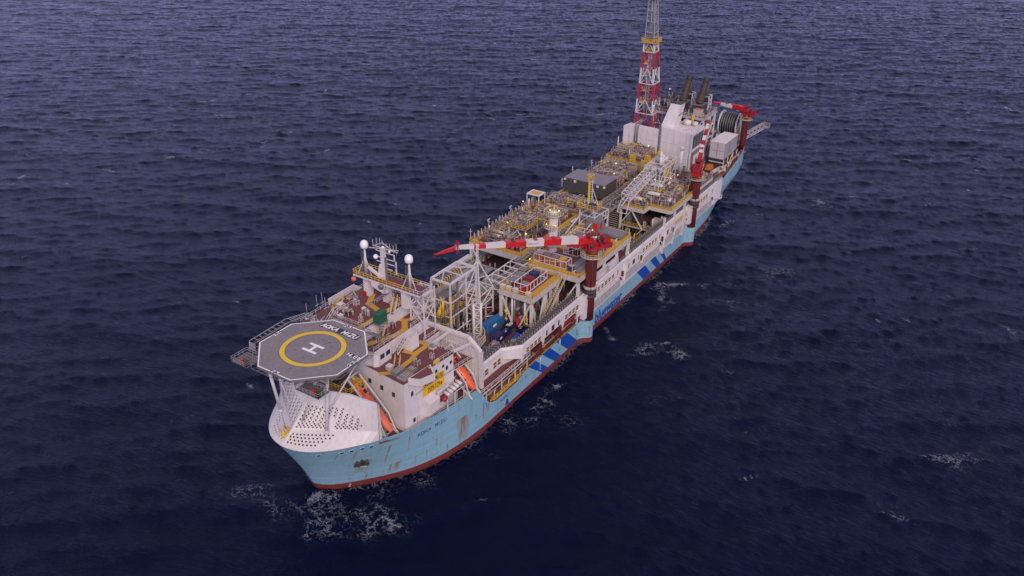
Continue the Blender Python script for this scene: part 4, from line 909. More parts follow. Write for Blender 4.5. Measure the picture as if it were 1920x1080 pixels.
# two crew in hi-vis jackets
def person(loc, rz, label):
    V = [(0,0,.92),(0,0,1.12),(0,0,1.38),(0,0,1.50),(0,.01,1.62),(0,.01,1.74),(-.10,0,.86),(-.11,.02,.48),(-.11,0,.08),(-.11,.14,.04),(.10,0,.86),(.12,-.02,.48),(.12,0,.08),(.12,.14,.04),(-.19,0,1.40),(-.26,.02,1.12),(-.24,.16,.92),(.19,0,1.40),(.27,.0,1.12),(.26,.1,.88)]
    E_ = [(0,1),(1,2),(2,3),(3,4),(4,5),(0,6),(6,7),(7,8),(8,9),(0,10),(10,11),(11,12),(12,13),(2,14),(14,15),(15,16),(2,17),(17,18),(18,19)]
    R_ = [.15,.15,.17,.07,.085,.09,.10,.07,.05,.05,.10,.07,.05,.05,.075,.055,.045,.075,.055,.045]
    me = bpy.data.meshes.new('person'); me.from_pydata(V, E_, []); ob = bpy.data.objects.new('person', me); C.objects.link(ob)
    md = ob.modifiers.new('s', 'SKIN')
    for i, sv in enumerate(me.skin_vertices[0].data): sv.radius = (R_[i], R_[i]*.85); sv.use_root = (i == 0)
    ob.modifiers.new('d', 'SUBSURF').levels = 1
    bpy.context.view_layer.update(); m2 = bpy.data.meshes.new_from_object(ob.evaluated_get(bpy.context.evaluated_depsgraph_get()))
    ob.modifiers.clear(); ob.data = m2
    m2.materials.clear()
    for k in ('hivis','trou','skin'): m2.materials.append(M[k])
    for p_ in m2.polygons: z = p_.center.z; p_.material_index = 2 if z > 1.53 else (1 if z < .93 and abs(p_.center.x) < .2 else 0); p_.use_smooth = True
    ob.location = loc; ob.rotation_euler = (0,0,rz); tag(ob, label, 'person', 'crew in yellow jackets on the top deck')
    h_ = MB(); h_.v = []; h_.lathe(Vector(loc)+Vector((0,0,1.72)), [(.15,-.02),(.14,.06),(.09,.12),(.01,.14)], 'hivis', 10); hh = h_.build('helmet', ob)
    return ob
person((38.4,-.9,34.0), .6, 'person in yellow jacket and red trousers beside the pillar, left of the two')
person((38.9,-1.6,34.0), 2.2, 'person in yellow jacket and red trousers beside the pillar, right of the two')

# ------------------------------------------------------------------ process modules
def clutter(o, rng, x0, x1, y0, y1, z, n, hmax=3.4, vessels=4, pal=('grey','lgrey','tan','galv','grey','mauve','mauve','galv','pedred','grey','dirty','lgrey','grey','tan','yrail'), dens_red=.12, low=False):
    """pipework, valves and machinery filling one deck"""
    pm, vm, em0 = MB(), MB(), MB(); em = em0; nb_ = 0
    W, D = x1-x0, y1-y0; n = int(n*2.5)
    for i in range(n):
        k = rng.random(); x, y = rng.uniform(x0, x1), rng.uniform(y0, y1); r_ = rng.choice((.06,.07,.09,.12,.16)); mt = rng.choice(pal)
        h = z + rng.uniform(.5, hmax)*(1-.4*rng.random())
        if k < .36: pm.cyl((x,y,z),(x,y,h), r_, mt, 5)
        elif k < .56:
            L = rng.uniform(1.0, min(6, W*.4)); b_ = min(x+L, x1); pm.cyl((x,y,h),(b_,y,h), r_, mt, 6); pm.cyl((b_,y,h),(b_,y,z), r_, mt, 6)
            if rng.random() < .5: pm.cyl((x,y,h),(x,y,z), r_, mt, 6)
        elif k < .74:
            L = rng.uniform(1.0, min(5, D*.5)); b_ = min(y+L, y1); pm.cyl((x,y,h),(x,b_,h), r_, mt, 6); pm.cyl((x,b_,h),(x,b_,z), r_, mt, 6)
        elif k < .74+dens_red:
            rr = rng.uniform(.14,.3); c = Vector((x,y,h)); 
            if rng.random() < .5: vm.cyl(c, c+Vector((0,0,.12)), rr, 'red', 8)
            else: vm.box(x-rr,x+rr,y-rr*.7,y+rr*.7,h-.5,h, rng.choice(('red','pedred','pedred','yrail')))
            pm.cyl((x,y,z),(x,y,h), .07, 'lgrey', 5)
        else:
            nb_ += 1; em = MB() if nb_ <= 60 else em0
            a, b_ = rng.uniform(.25,.85), rng.uniform(.25,.7); hh = rng.uniform(.3,1.3); zz = z + rng.choice((0,0,.8))
            em.box(x-a/2,x+a/2,y-b_/2,y+b_/2,zz,zz+hh, rng.choice(('grey','tan','dirty','dark','mauve','roofgrey','pedred','grey','mauve')))
            if nb_ <= 60: em.build('equipment_cabinet', o)
    em = em0
    # secondary steel frames among the pipes
    for i in range(max(3, n//60)):
        x, y = rng.uniform(x0, x1-3), rng.uniform(y0, y1-2.4); h = z+rng.uniform(2.0, hmax); a, b_ = rng.uniform(2,4), rng.uniform(1.6,2.6)
        a, b_ = min(a, x1-x), min(b_, y1-y)
        for u, v_ in ((0,0),(a,0),(a,b_),(0,b_)): em.beam((x+u,y+v_,z),(x+u,y+v_,h),.13,.13,'girder')
        for p, q in (((x,y),(x+a,y)),((x+a,y),(x+a,y+b_)),((x+a,y+b_),(x,y+b_)),((x,y+b_),(x,y))): em.beam((*p,h),(*q,h),.12,.12,'girder' if i % 3 else 'yrail')
    pm.build('pipework', o, kind='stuff'); vm.build('valve_cluster', o, kind='stuff'); em.build('secondary_steel', o, kind='stuff')
    for i in range(vessels):
        m_ = MB(); L = rng.uniform(2.6,5.0); r_ = rng.uniform(.4,.65); x, y = rng.uniform(x0+1, x1-1-L if rng.random() < 2 else x1), rng.uniform(y0+1, y1-1)
        ax = (1,0,0) if (i % 2 or D < L+2) else (0,1,0)
        if ax[1]: y = rng.uniform(y0+.5, y1-L-.5); x = rng.uniform(x0+1, x1-1)
        zc = z + rng.uniform(1.4, 2.6); m_.lathe((x,y,zc), [(.05,0),(r_*.7,.12),(r_,.4),(r_,L-.4),(r_*.7,L-.12),(.05,L)], rng.choice(('white','lgrey','white','galv')), 12, ax)
        for t_ in (.25,.75): c = Vector((x,y,zc)) + Vector(ax)*L*t_; m_.beam(c, (c.x,c.y,z), .3, .3, 'grey')
        m_.build('pressure_vessel', o)
def lamps(o, pts):
    for p in pts:
        m_ = MB(); x, y, z = p; m_.cyl((x,y,z-1.2),(x,y,z),.06,'lgrey',5); m_.lathe((x,y,z), [(.08,-.12),(.22,0),(.2,.16),(.02,.25)], 'lamp', 8); m_.build('lit_lamp', o)
def lightpole(o, x, y, z, h=4.5, arm=.9):
    m_ = MB(); h *= .6; m_.beam((x,y,z),(x,y,z+h),.12,.12,'white'); m_.beam((x-arm,y,z+h),(x+arm*.6,y,z+h+.1),.22,.14,'white'); m_.beam((x,y-.5,z+h-.8),(x,y+.5,z+h-.8),.12,.12,'white'); m_.build('light_pole', o)
def module(name, label, cat, x0, x1, y0, y1, z, zb, gird=1.5, deckmat='maroon', yw=1.6, legs=4, rail='yrail', lower=None, diag=True, poly=None, ywside=('f','p','s','a')):
    o = thing(name, label, cat, (x0,y0,zb), 'process modules')
    P = poly or [(x0,y0),(x1,y0),(x1,y1),(x0,y1)]
    m_ = MB(); m_.prism(P, z-.35, z, deckmat, 'dirty')
    m_.build('deck', o)
    m_ = MB()
    for a, b_ in zip(P, P[1:]+P[:1]):
        A, B = Vector((*a, z-gird/2-.02)), Vector((*b_, z-gird/2-.02)); m_.beam(A, B, .34, gird, 'girder'); m_.beam(A+Vector((0,0,-gird/2)), B+Vector((0,0,-gird/2)), .6, .14, 'dirty')
    n = max(1, int((x1-x0)/4))
    for i in range(1, n): x = x0+(x1-x0)*i/n; m_.beam((x,y0+.3,z-.9),(x,y1-.3,z-.9),.3,.9,'dirty')
    m_.build('edge_girder', o)
    m_ = MB(); t_ = .006
    if 'f' in ywside: m_.add([(x0+.2,y0+.2,z+t_),(x0+.2+yw,y0+.2,z+t_),(x0+.2+yw,y1-.2,z+t_),(x0+.2,y1-.2,z+t_)], [(0,1,2,3)], 'yellow')
    if 'a' in ywside: m_.add([(x1-.2-yw,y0+.2,z+t_),(x1-.2,y0+.2,z+t_),(x1-.2,y1-.2,z+t_),(x1-.2-yw,y1-.2,z+t_)], [(0,1,2,3)], 'yellow')
    t_ = .011
    if 'p' in ywside: m_.add([(x0+.2,y0+.2,z+t_),(x1-.2,y0+.2,z+t_),(x1-.2,y0+.2+yw,z+t_),(x0+.2,y0+.2+yw,z+t_)], [(0,1,2,3)], 'yellow')
    if 's' in ywside: m_.add([(x0+.2,y1-.2-yw,z+t_),(x1-.2,y1-.2-yw,z+t_),(x1-.2,y1-.2,z+t_),(x0+.2,y1-.2,z+t_)], [(0,1,2,3)], 'yellow')
    m_.build('yellow_walkway', o)
    m_ = MB(); Q = [(*p, z) for p in P]; m_.rail(Q+Q[:1], rail, 1.15, 1.5, .085, toe='yellow' if rail == 'yrail' else None); m_.build('railing', o)
    nb = max(2, round((x1-x0)/9)+1)
    for s_, y in (('p', y0+.4), ('s', y1-.4)):
        for i in range(nb):
            x = x0+.4 + (x1-x0-.8)*i/(nb-1); m_ = MB(); m_.beam((x,y,zb),(x,y,z-gird),.7,.7,'white'); m_.box(x-.7,x+.7,y-.7,y+.7,zb,zb+.3,'dirty'); m_.build('leg', o)
    if diag:
        m_ = MB()
        for y in (y0+.4, y1-.4):
            for i in range(nb-1):
                xa, xb = x0+.4+(x1-x0-.8)*i/(nb-1), x0+.4+(x1-x0-.8)*(i+1)/(nb-1); xm = (xa+xb)/2
                m_.beam((xa,y,z-gird),(xm,y,zb+.8),.42,.42,'white'); m_.beam((xb,y,z-gird),(xm,y,zb+.8),.42,.42,'white')
        ym = (y0+y1)/2
        for x in (x0+.4, x1-.4): m_.beam((x,y0+.4,z-gird),(x,ym,zb+.8),.42,.42,'white'); m_.beam((x,y1-.4,z-gird),(x,ym,zb+.8),.42,.42,'white')
        m_.build('diagonal_brace', o)
    if lower:
        m_ = MB(); m_.box(x0+.8,x1-.8,y0+.8,y1-.8,lower-.3,lower,'mdeck'); m_.box(x0+.3,x0+.8,y0+.5,y1-.5,lower-.5,lower,'dirty'); m_.box(x0+.8,x1-.8,y0+.3,y0+.8,lower-.5,lower,'dirty')
        m_.rail([(x0+.4,y1-.5,lower),(x0+.4,y0+.4,lower),(x1-.5,y0+.4,lower)], 'yrail', 1.2, 1.6, .09, toe='yellow'); m_.build('lower_deck', o)
        r2 = random.Random(int(x0*7)); pm = MB()
        for i in range(90):
            x, y = r2.uniform(x0+1, x1-1), (r2.uniform(y0+.8, y0+5) if r2.random() < .6 else r2.uniform(y0+1, y1-1))
            if r2.random() < .4: x = x0+r2.uniform(.9, 3)
            zz = r2.choice((zb, lower)); h = r2.uniform(1, 4.6)
            if zz == lower: h = min(h, z-gird-lower)
            mt = r2.choice(('grey','lgrey','dirty','galv','dark','white','pedred'))
            if r2.random() < .6: pm.cyl((x,y,zz),(x,y,zz+h), r2.uniform(.1,.35), mt, 7)
            else: a = r2.uniform(.5,1.6); pm.box(x-a/2,x+a/2,y-a/3,y+a/3,zz,zz+h*.5, mt)
            if r2.random() < .4: pm.cyl((x,y,zz+h*.6),(min(x+4,x1),y,zz+h*.6),.14,mt,6)
        pm.build('lower_machinery', o, kind='stuff')
    return o

RA = random.Random(3)
A = module('process_module', 'large far side process module with brown and yellow deck behind the long crane boom', 'process module', 97.3, 135.5, 1.2, 20.3, 22.0, 6.0, lower=12.5, gird=1.7)
clutter(A, RA, 100, 122, 4.0, 17.6, 22.0, 430, 3.6, 6); 
clutter(A, RA, 122, 133.5, 3.4, 15.0, 22.0, 190, 3.6, 4)
m_ = MB()    # outboard row of posts with orange handrail, portal and raised platform
for i in range(18): x = 99+i*2; m_.beam((x,19.6,22),(x,19.6,24.6),.15,.15,'white'); m_.cyl((x+.6,18.4,22),(x+.6,18.4,22+RA.uniform(2,4)),.22,RA.choice(('white','lgrey','galv')),7)
m_.beam((98,19.8,23.5),(133,19.8,23.5),.14,.14,'ctorange')
for x in (131,135): 
    for y in (15.4,20): m_.beam((x,y,22),(x,y,26.8),.25,.25,'white')
m_.box(130.8,135.2,15.2,20.2,26.8,27.0,'white'); m_.box(131.6,134.4,16,19.4,27.004,27.03,'yellow')
m_.build('pipe_portal', A)
m_ = MB(); m_.box(104.5,112,4.2,10.6,26.8,27.0,'grey'); Q = [(104.5,4.2,27),(112,4.2,27),(112,10.6,27),(104.5,10.6,27),(104.5,4.2,27)]; m_.rail(Q,'yrail',1.2,1.2,.09,toe='yellow')
for x in (104.7,111.8):
    for y in (4.4,10.4): m_.beam((x,y,22),(x,y,26.8),.25,.25,'white')
m_.beam((104.7,4.4,22),(104.7,7.4,26.6),.16,.16,'white'); m_.beam((104.7,10.4,22),(104.7,7.4,26.6),.16,.16,'white')
up_ = m_.build('raised_platform', A)
clutter(A, RA, 105.2, 111.4, 5.0, 10.0, 27.0, 90, 2.2, 1); 
lightpole(A, 97.6, 1.6, 22, 5.5, .01); lightpole(A, 97.6, 20, 22, 7, .01); lightpole(A, 108, 20.2, 22, 6); lightpole(A, 121, 20.2, 22, 6)
lamps(A, [(104.4,10.8,28.2),(104.4,4.0,26.0),(126,18.5,26)])
A2 = module('process_module', 'low pipe covered module section between the far side decks with a yellow walkway', 'process module', 136.2, 147.5, 2.0, 18.6, 20.4, 6.0, deckmat='grey', lower=None, ywside=('f','p'))
clutter(A2, RA, 136.8, 147, 3.6, 18, 20.4, 230, 4.0, 3, dens_red=.14)
m_ = MB(); m_.lathe((140.6,5.8,22.6), [(.05,-1.6),(.7,-1.4),(.8,0),(.7,1.4),(.1,1.6)], 'galv', 12, (0,0,1)); m_.build('pressure_vessel', A2)
lightpole(A2, 139.6, 3.2, 20.4, 5, .01)

MP = module('process_module', 'small near side module with white caged baskets on a maroon deck', 'process module', 76.8, 92.0, -15.2, -4.4, 22.0, 8.0, gird=1.5, lower=None, ywside=('p','s'), yw=1.9)
m_ = MB()
for (y, h) in ((-12.4,6.2),(-9.0,7.6),(-8.2,7.6),(-6.2,8.2)): m_.cyl((77.6,y,11),(77.6,y,20.2),.32,RA.choice(('lgrey','white','galv')),8)
for (y, z) in ((-13.6,11.2),(-13.4,13.0),(-6.6,12.6),(-6.4,15)): m_.cyl((77.0,y,z),(77.0,y,z+3.6),.12,'yrail',6); m_.cyl((77.0,y-.5,z+2),(77.0,y+.5,z+2),.1,'yrail',6); m_.lathe((76.9,y,z+.2),[(.1,-.1),(.5,-.05),(.5,.05),(.1,.1)],'yrail',10,(1,0,0))
for i in range(40):
    y, z, x = RA.uniform(-14.4,-5), RA.uniform(8,17), RA.uniform(77.4,82); mt = RA.choice(('grey','dark','lgrey','dirty','yrail','pedred')); m_.box(x,x+RA.uniform(.4,1.4),y,y+RA.uniform(.3,1.2),z,z+RA.uniform(.4,2),mt)
for i in range(20): y, x = RA.uniform(-14.6,-5), RA.uniform(77.4,90); m_.cyl((x,y,8),(x,y,20.4),RA.uniform(.12,.35),RA.choice(('grey','lgrey','dirty')),7)
m_.box(83.5,89.6,-15.0,-14.6,8,14,'dirty')
m_.build('manifold_piping', MP)
m_ = MB(); m_.box(77.4,92,-14.8,-4.8,7.6,7.9,'mdeck'); m_.box(76.2,92,-15.8,-15.2,7.6,7.9,'yellow'); m_.box(74.0,76.6,-13,-2,7.7,7.9,'yellow'); m_.build('lower_deck', MP)
m_ = MB()
for i in range(5): y = -14.3+i*2.1; m_.box(77.0,77.9,y,y+1.5,22.0,23.3,'white') if i in (0,2,3,4) else None
m_.build('deck_locker', MP); lightpole(MP, 76.9, -10.3, 20, 5.6, .01); lightpole(MP, 76.9, -13.8, 20, 5.2, .01); lightpole(MP, 91.6, -15.1, 22, 4, .01)

OM = module('process_module', 'wide near side module beside the forward crane with grey hatches and yellow walkway', 'process module', 93.0, 127.0, -20.9, -4.0, 23.0, 6.4, gird=1.5, lower=12.0, ywside=('f','s','p'), yw=1.7)
m_ = MB(); m_.box(95.6,105.5,-20.2,-15.6,23.02,23.5,'roofgrey'); m_.beam((95.6,-17.8,23.54),(105.5,-17.8,23.54),.14,.06,'pedred'); m_.box(95.0,96.2,-17.6,-16.2,23.0,24.8,'dark'); m_.box(94.9,96.3,-17.7,-16.1,24.8,24.9,'lgrey'); m_.box(94.95,95.15,-17.7,-17.4,23,24.8,'lgrey'); m_.build('hatch_cover', OM)
m_ = MB(); m_.box(118.6,122.0,-20.9,-4.2,23.012,23.03,'yellow'); m_.box(107,118.6,-9.2,-4.2,23.012,23.03,'yellow'); m_.build('wide_yellow_walkway', OM)
m_ = MB(); m_.box(122.4,127.6,-19.6,-9.2,23.3,24.1,'roofgrey'); m_.box(123.0,126.8,-11.6,-7.0,24.1,26.6,'roofgrey'); m_.box(122.9,122.99,-11.0,-9.4,23.9,26.2,'boomred'); m_.box(123.6,125.0,-11.69,-11.61,23.9,26.2,'boomred') ; m_.build('control_hut', OM)
m_ = MB()
for y in (-13.6,-15.0): m_.lathe((120.6,y,23.0),[(.3,0),(.35,.2),(.3,1.3),(.1,1.5)],'boomred',8)
m_.build('fire_extinguisher', OM)
m_ = MB(); m_.box(105.4,117.6,-20.75,-20.3,12.0,19.4,'wallw'); m_.box(111.2,113.2,-20.8,-20.75,16.6,18.2,'dirty'); m_.cyl((106.5,-20.8,18.8),(112,-20.8,18.8),.25,'dirty',8); m_.box(119.5,124,-20.4,-17,7,19,'pedred'); m_.build('side_cladding', OM)
clutter(OM, RA, 106, 118, -17, -10, 23.0, 110, 2.2, 1)
clutter(OM, RA, 107, 117, -19.6, -14.6, 23.0, 60, 2.0, 1); clutter(MP, RA, 78, 91, -8.0, -5.0, 22.0, 60, 2.0, 1)
lamps(OM, [(93.2,-4.3,24.4)]); lightpole(OM, 94.0, -18.8, 21, 5.4); lightpole(OM, 117, -20.7, 23, 4.6)

BM = module('process_module', 'far side process module behind the dark clad box crowded with pipes', 'process module', 149.5, 189.0, 2.4, 19.6, 19.4, 6.0, gird=1.4, deckmat='grey', lower=12.6, ywside=('s','p'))
m_ = MB(); m_.box(154.6,164.2,2.6,18.6,20.5,25.6,'box'); m_.box(154.5,164.3,2.5,18.7,25.6,25.8,'roofgrey'); bx_ = m_.build('clad_enclosure', BM)
m_ = MB()
for y in (5.2,14.2): m_.box(154.1,154.52,y-.4,y+.4,24.6,25.4,'white')
for y in (2.6,18.3): m_.box(154.0,154.6,y-.35,y+.35,24.8,25.5,'cream')
m_.build('vent_hood', bx_)
clutter(BM, RA, 165.4, 188, 3.2, 19.0, 19.4, 560, 5.0, 8, dens_red=.10)
lightpole(BM, 153.8, 19.2, 22, 5, .5); lightpole(BM, 161.8, 19.4, 24, 5, .5); lightpole(BM, 177, 19.4, 22, 5, .5)
lamps(BM, [(176.4,9.0,26.2),(170.2,6.6,24.6)])
BM2 = module('process_module', 'raised yellow far side platform module against the left fire wall', 'process module', 189.6, 203.5, 2.4, 19.8, 22.6, 6.0, gird=1.2, deckmat='grey', ywside=('f','s','p'), yw=1.4)
clutter(BM2, RA, 191.5, 203, 4.6, 18.6, 22.6, 250, 4.0, 3, dens_red=.22)
for x, y in ((190.2,8.4),(192.6,3.4),(186.4,2.0)):
    m_ = MB()
    for u_, v_ in ((-.5,-.9),(.5,-.9),(.5,.9),(-.5,.9)): m_.beam((x+u_,y+v_,19.6),(x+u_,y+v_,25.8),.16,.16,'yrail')
    for z in np.arange(20,25.8,.55): m_.box(x-.45,x+.45,y-.85,y+.85,z,z+.14,'yrail')
    m_.build('yellow_ladder_tower', BM2)
m_ = MB()
m_.cyl((190.0,10.0,21),(190.0,10.0,28.4),.45,'galv',10); m_.cyl((198,18.8,22.6),(198,18.8,29),.2,'white',6); m_.build('standpipe', BM2)
lamps(BM2, [(197.2,5.4,27.8)])

CMp = [(153.4,-13.2),(158.0,-13.6),(156.8,-21.6),(177.0,-21.6),(181.0,-7.4),(153.4,-4.0)]
CM = module('process_module', 'near side process module densely packed with grey pipes beside the second crane', 'process module', 153.4, 181.0, -21.6, -4.4, 20.8, 6.4, gird=1.2, deckmat='grey', lower=13.6, diag=False, poly=[(153.4,-13.4),(157.8,-13.4),(157.8,-21.6),(181.0,-21.6),(181.0,-4.2),(153.4,-4.2)], ywside=())
m_ = MB(); m_.box(158.0,159.3,-21.4,-13.6,20.806,20.82,'yellow'); m_.box(158,180.8,-21.4,-20.2,20.81,20.83,'yellow'); m_.box(153.6,154.8,-13.2,-4.4,20.806,20.82,'yellow'); m_.build('yellow_walkway', CM)
clutter(CM, RA, 160.2, 180.4, -19.6, -5.0, 20.8, 720, 3.4, 9, dens_red=.12)
clutter(CM, RA, 155.4, 160, -12.8, -5.0, 20.8, 70, 2.2, 1)
m_ = MB()
for (x, y, z, L) in ((161.6,-10.8,24.0,4.6),(168.8,-8.8,24.4,4.4),(161.4,-19.0,22.6,3.4)): m_.lathe((x,y,z), [(.05,0),(.5,.15),(.62,.5),(.62,L-.5),(.5,L-.15),(.05,L)], 'white', 12, (.1,-1,0) if y > -12 else (1,.2,0))
m_.build('pressure_vessel', CM)
m_ = MB(); m_.beam((153.6,-13.2,13.4),(153.6,-8.8,19.6),.36,.36,'white'); m_.beam((153.6,-4.6,13.4),(153.6,-8.8,19.6),.3,.3,'white'); m_.beam((153.6,-13.2,13.2),(153.6,-8,6.6),.36,.36,'white')
m_.box(154.4,156.6,-8.2,-6.6,8,19.4,'galv'); m_.box(155,158.4,-18.8,-15.8,14.2,17.0,'dirty')
for y in (-9.8,-11): m_.box(154.2,155.2,y-.3,y+.3,9,19,'dark')
m_.build('front_bracing', CM); lightpole(CM, 158.6, -13.8, 20.8, 5, .01); lightpole(CM, 161.6, -21.2, 20.8, 4.6, .5); lightpole(CM, 170, -21.4, 20.8, 4, .5); lightpole(CM, 180.4, -19, 20.8, 5, .5)
lamps(CM, [(170.6,-9.4,25.6),(163.6,-4.6,27.0)])
DM = module('process_module', 'low open deck with pipes between the second crane and the turbine enclosure', 'process module', 182.0, 203.5, -19.6, -4.0, 18.4, 6.4, gird=1.0, deckmat='mdeck', lower=None, diag=False, ywside=(), rail='lgrey')
clutter(DM, RA, 183, 203, -19, -11.6, 18.4, 170, 3.0, 3); clutter(DM, RA, 183, 190, -11, -4.4, 18.4, 80, 3.0, 1)
m_ = MB(); m_.box(182.4,184.8,-9,-7.6,18.4,25.0,'yrail'); m_.tube([(197,-14.6,18.6),(197,-14.6,21.6),(200.4,-14.6,21.6),(200.4,-14.6,18.6)],.5,'dirty'); m_.box(192,196,-8.6,-4.6,18.41,18.5,'ctorange'); m_.build('ladder_and_ducts', DM); lamps(DM, [(187.6,-11.4,22.4),(186.0,-9.4,21.2)])

# central pipe rack
pr = thing('pipe_rack', 'long grey central pipe rack with white cross frames along the middle of the deck', 'pipe rack', (78,-1.5,8))
m_ = MB()
for x in np.arange(78, 204, 3.2):
    z = 20.6 if x < 93 else 21.0
    m_.beam((x,-3.8,z),(x,1.0,z),.26,.26,'white' if x < 96 or int(x) % 2 else 'lgrey')
    if int(x*10) % 3 == 0:
        for y in (-3.8,1.0): m_.beam((x,y,6.5),(x,y,z),.35,.35,'white')
for y in (-3.8,1.0): m_.beam((77,y,20.6),(204,y,20.9),.3,.35,'white' if y < 0 else 'lgrey')
for x in np.arange(78, 94, 3.2): 
    for y in (-3.8,1.0): m_.beam((x,y,20.6),(x,y,23.2),.2,.2,'white')
    m_.beam((x,-3.8,23.2),(x,1.0,23.2),.22,.22,'white')
for y in (-3.8,1.0): m_.beam((77,y,23.2),(94,y,23.2),.24,.24,'white')
m_.build('rack_frame', pr)
m_ = MB()
for k, y in enumerate(np.arange(-3.4, .9, .42)): m_.cyl((78,y,20.2+.3*(k%3)),(203,y,20.4+.3*(k%3)),.09+.05*(k%4),('galv','lgrey','grey','dark','lgrey')[k%5],6)
for y, w_ in ((-4.6,.9),(1.7,.9)): m_.box(96,203,y-w_/2,y+w_/2,21.4,21.6,'grey'); m_.box(96,203,y-w_/2-.04,y-w_/2,21.3,21.8,'lgrey')
m_.box(132,203,-2.6,-1.6,22.0,22.3,'grey'); m_.box(93,152,-.8,.2,21.8,22.1,'grey'); m_.build('rack_piping', pr)
m_ = MB()   # vertical cable ladders where the rack drops at the gap
for y in np.arange(-4.4,-1.6,.9): m_.box(151.6,152.0,y-.3,y+.3,9,21.4,'dark')
for z in np.arange(9.4,21,.8):
    m_.beam((151.5,-4.7,z),(151.5,-1.4,z),.12,.12,'cream')
m_.build('cable_ladder', pr)
rb_ = random.Random(9); clutter(pr, rb_, 94, 202, -5.2, 2.0, 20.4, 420, 2.0, 5, dens_red=.04)
# deck level clutter between the modules (one mass of pipes)
dm = MB(); 
for i in range(900):
    x, y = rb_.uniform(46, 204), rb_.uniform(-18, 19); h = rb_.uniform(.6, 5.5); mt = rb_.choice(('grey','lgrey','dirty','galv','dark','pedred','dark','grey'))
    if x < 56 and y < -2 or (56 < x < 76 and y < -4): continue
    if rb_.random() < .4: dm.cyl((x,y,6),(x,y,6+h), rb_.uniform(.08,.3), mt, 6)
    elif rb_.random() < .6: dm.cyl((x,y,6+h*.5),(min(x+rb_.uniform(2,9),204),y,6+h*.5), rb_.uniform(.08,.25), mt, 6)
    else: a = rb_.uniform(.5,2.2); dm.box(x-a/2,x+a/2,y-a/3,y+a/3,6,6+h*.5, mt)
dm.build('deck_pipework', ship, kind='stuff')

dm = MB()
for i in range(420):
    x, y = rb_.uniform(128, 160), rb_.uniform(-18, -4); h = rb_.uniform(.8, 7.5); mt = rb_.choice(('grey','lgrey','dirty','galv','dark','pedred','yrail','mauve'))
    if rb_.random() < .45: dm.cyl((x,y,6),(x,y,6+h), rb_.uniform(.08,.3), mt, 6)
    elif rb_.random() < .6: dm.cyl((x,y,6+h*.8),(min(x+rb_.uniform(2,7),160),y,6+h*.8), rb_.uniform(.1,.25), mt, 6)
    else: a = rb_.uniform(.5,2.0); dm.box(x-a/2,x+a/2,y-a/3,y+a/3,6,6+h*.6, mt)
dm.box(129,152,-17,-14,6,10.5,'dirty'); dm.rail([(128,-13.5,11),(153,-13.5,11)],'yrail',1.2,1.5,.1,toe='yellow'); dm.box(128,153,-14,-12.6,10.7,11,'mdeck'); dm.lathe((134,-16.2,11.8),[(.1,0),(1.1,.2),(1.3,.6),(1.3,6.4),(1.1,6.8),(.1,7)],'mdeck',14,(1,0,0))
dm.build('gap_machinery', ship, kind='stuff')
# white column vessel
o = thing('column_vessel', 'tall white cylindrical column with yellow ring platforms behind the crane boom', 'vessel', (104.6,-5.4,21))
m_ = MB(); m_.lathe((104.6,-5.4,0), [(1.35,20),(1.4,21),(1.4,35.0),(1.2,35.8),(.5,36.1)], 'white', 20); m_.build('column_shell', o)
def ring_platform(o, x, y, z, ri, ro, a0=0, a1=2*PI, rail='yrail', nm='ring_platform'):
    m_ = MB(); n = max(8, int(20*(a1-a0)/(2*PI))); v = []
    for k in range(n+1):
        a = a0+(a1-a0)*k/n
        for r_, zz in ((ri,z),(ro,z),(ro,z-.22),(ri,z-.22)): v.append((x+r_*math.cos(a), y+r_*math.sin(a), zz))
    fs = []
    for k in range(n):
        for j in range(4): fs.append((k*4+j, k*4+(j+1)%4, (k+1)*4+(j+1)%4, (k+1)*4+j))
    m_.add(v, fs, 'girder')
    pts = [(x+ro*.97*math.cos(a0+(a1-a0)*k/n), y+ro*.97*math.sin(a0+(a1-a0)*k/n), z) for k in range(n+1)]; m_.rail(pts, rail, 1.2, 1.1, .09)
    return m_.build(nm, o)
ring_platform(o, 104.6, -5.4, 35.0, 1.4, 2.6); ring_platform(o, 104.6, -5.4, 31.0, 1.4, 2.9, 1.6, 4.0); ring_platform(o, 104.6, -5.4, 25.4, 1.4, 2.6, 2.2, 4.6)
m_ = MB(); m_.cyl((103.2,-5.0,22),(103.2,-5.0,35),.12,'yrail',6); m_.cyl((105,-7.4,24),(105,-7.4,33),.12,'lgrey',6); m_.tube([(104.6,-5.4,36),(104.6,-5.4,37.2),(106,-5,37.2)],.2,'yrail'); m_.build('riser_pipe', o)
lamps(o, [(103.0,-5.0,36.6),(104.4,-7.2,36.4),(102.2,-4.4,32.2),(103,-7,32.0)])

# yellow mast platform and frame tower
o = thing('frame_tower', 'white frame tower with slim yellow mast in front of the dark clad box', 'tower', (125,-9,20))
m_ = MB()
for x in (125.2,135):
    for y in (-8.8,-3.4): m_.beam((x,y,8),(x,y,30.0 if x < 130 else 26.6),.3,.3,'white')
for z in (21,24,27,29.6):
    for p, q in (((125.2,-8.8),(125.2,-3.4)),((135,-8.8),(135,-3.4)),((125.2,-8.8),(135,-8.8)),((125.2,-3.4),(135,-3.4))):
        if z < 28 or (p[0] < 130 and q[0] < 130): m_.beam((*p,min(z,26.6) if p[0]>130 else z),(*q,min(z,26.6) if q[0]>130 else z),.22,.22,'white')
for x in np.arange(127,135,2): m_.beam((x,-8.8,24),(x,-8.8,27),.16,.16,'white')
for k in range(4): x = 118+k*2.4; m_.beam((x,-8.8,23.6),(x,-3.4,23.6),.2,.2,'white')
m_.beam((116,-3.4,23.6),(125.2,-3.4,26.4),.26,.26,'white'); m_.beam((114,-8.8,23.6),(125.2,-8.8,26.4),.26,.26,'white'); m_.build('tower_frame', o)
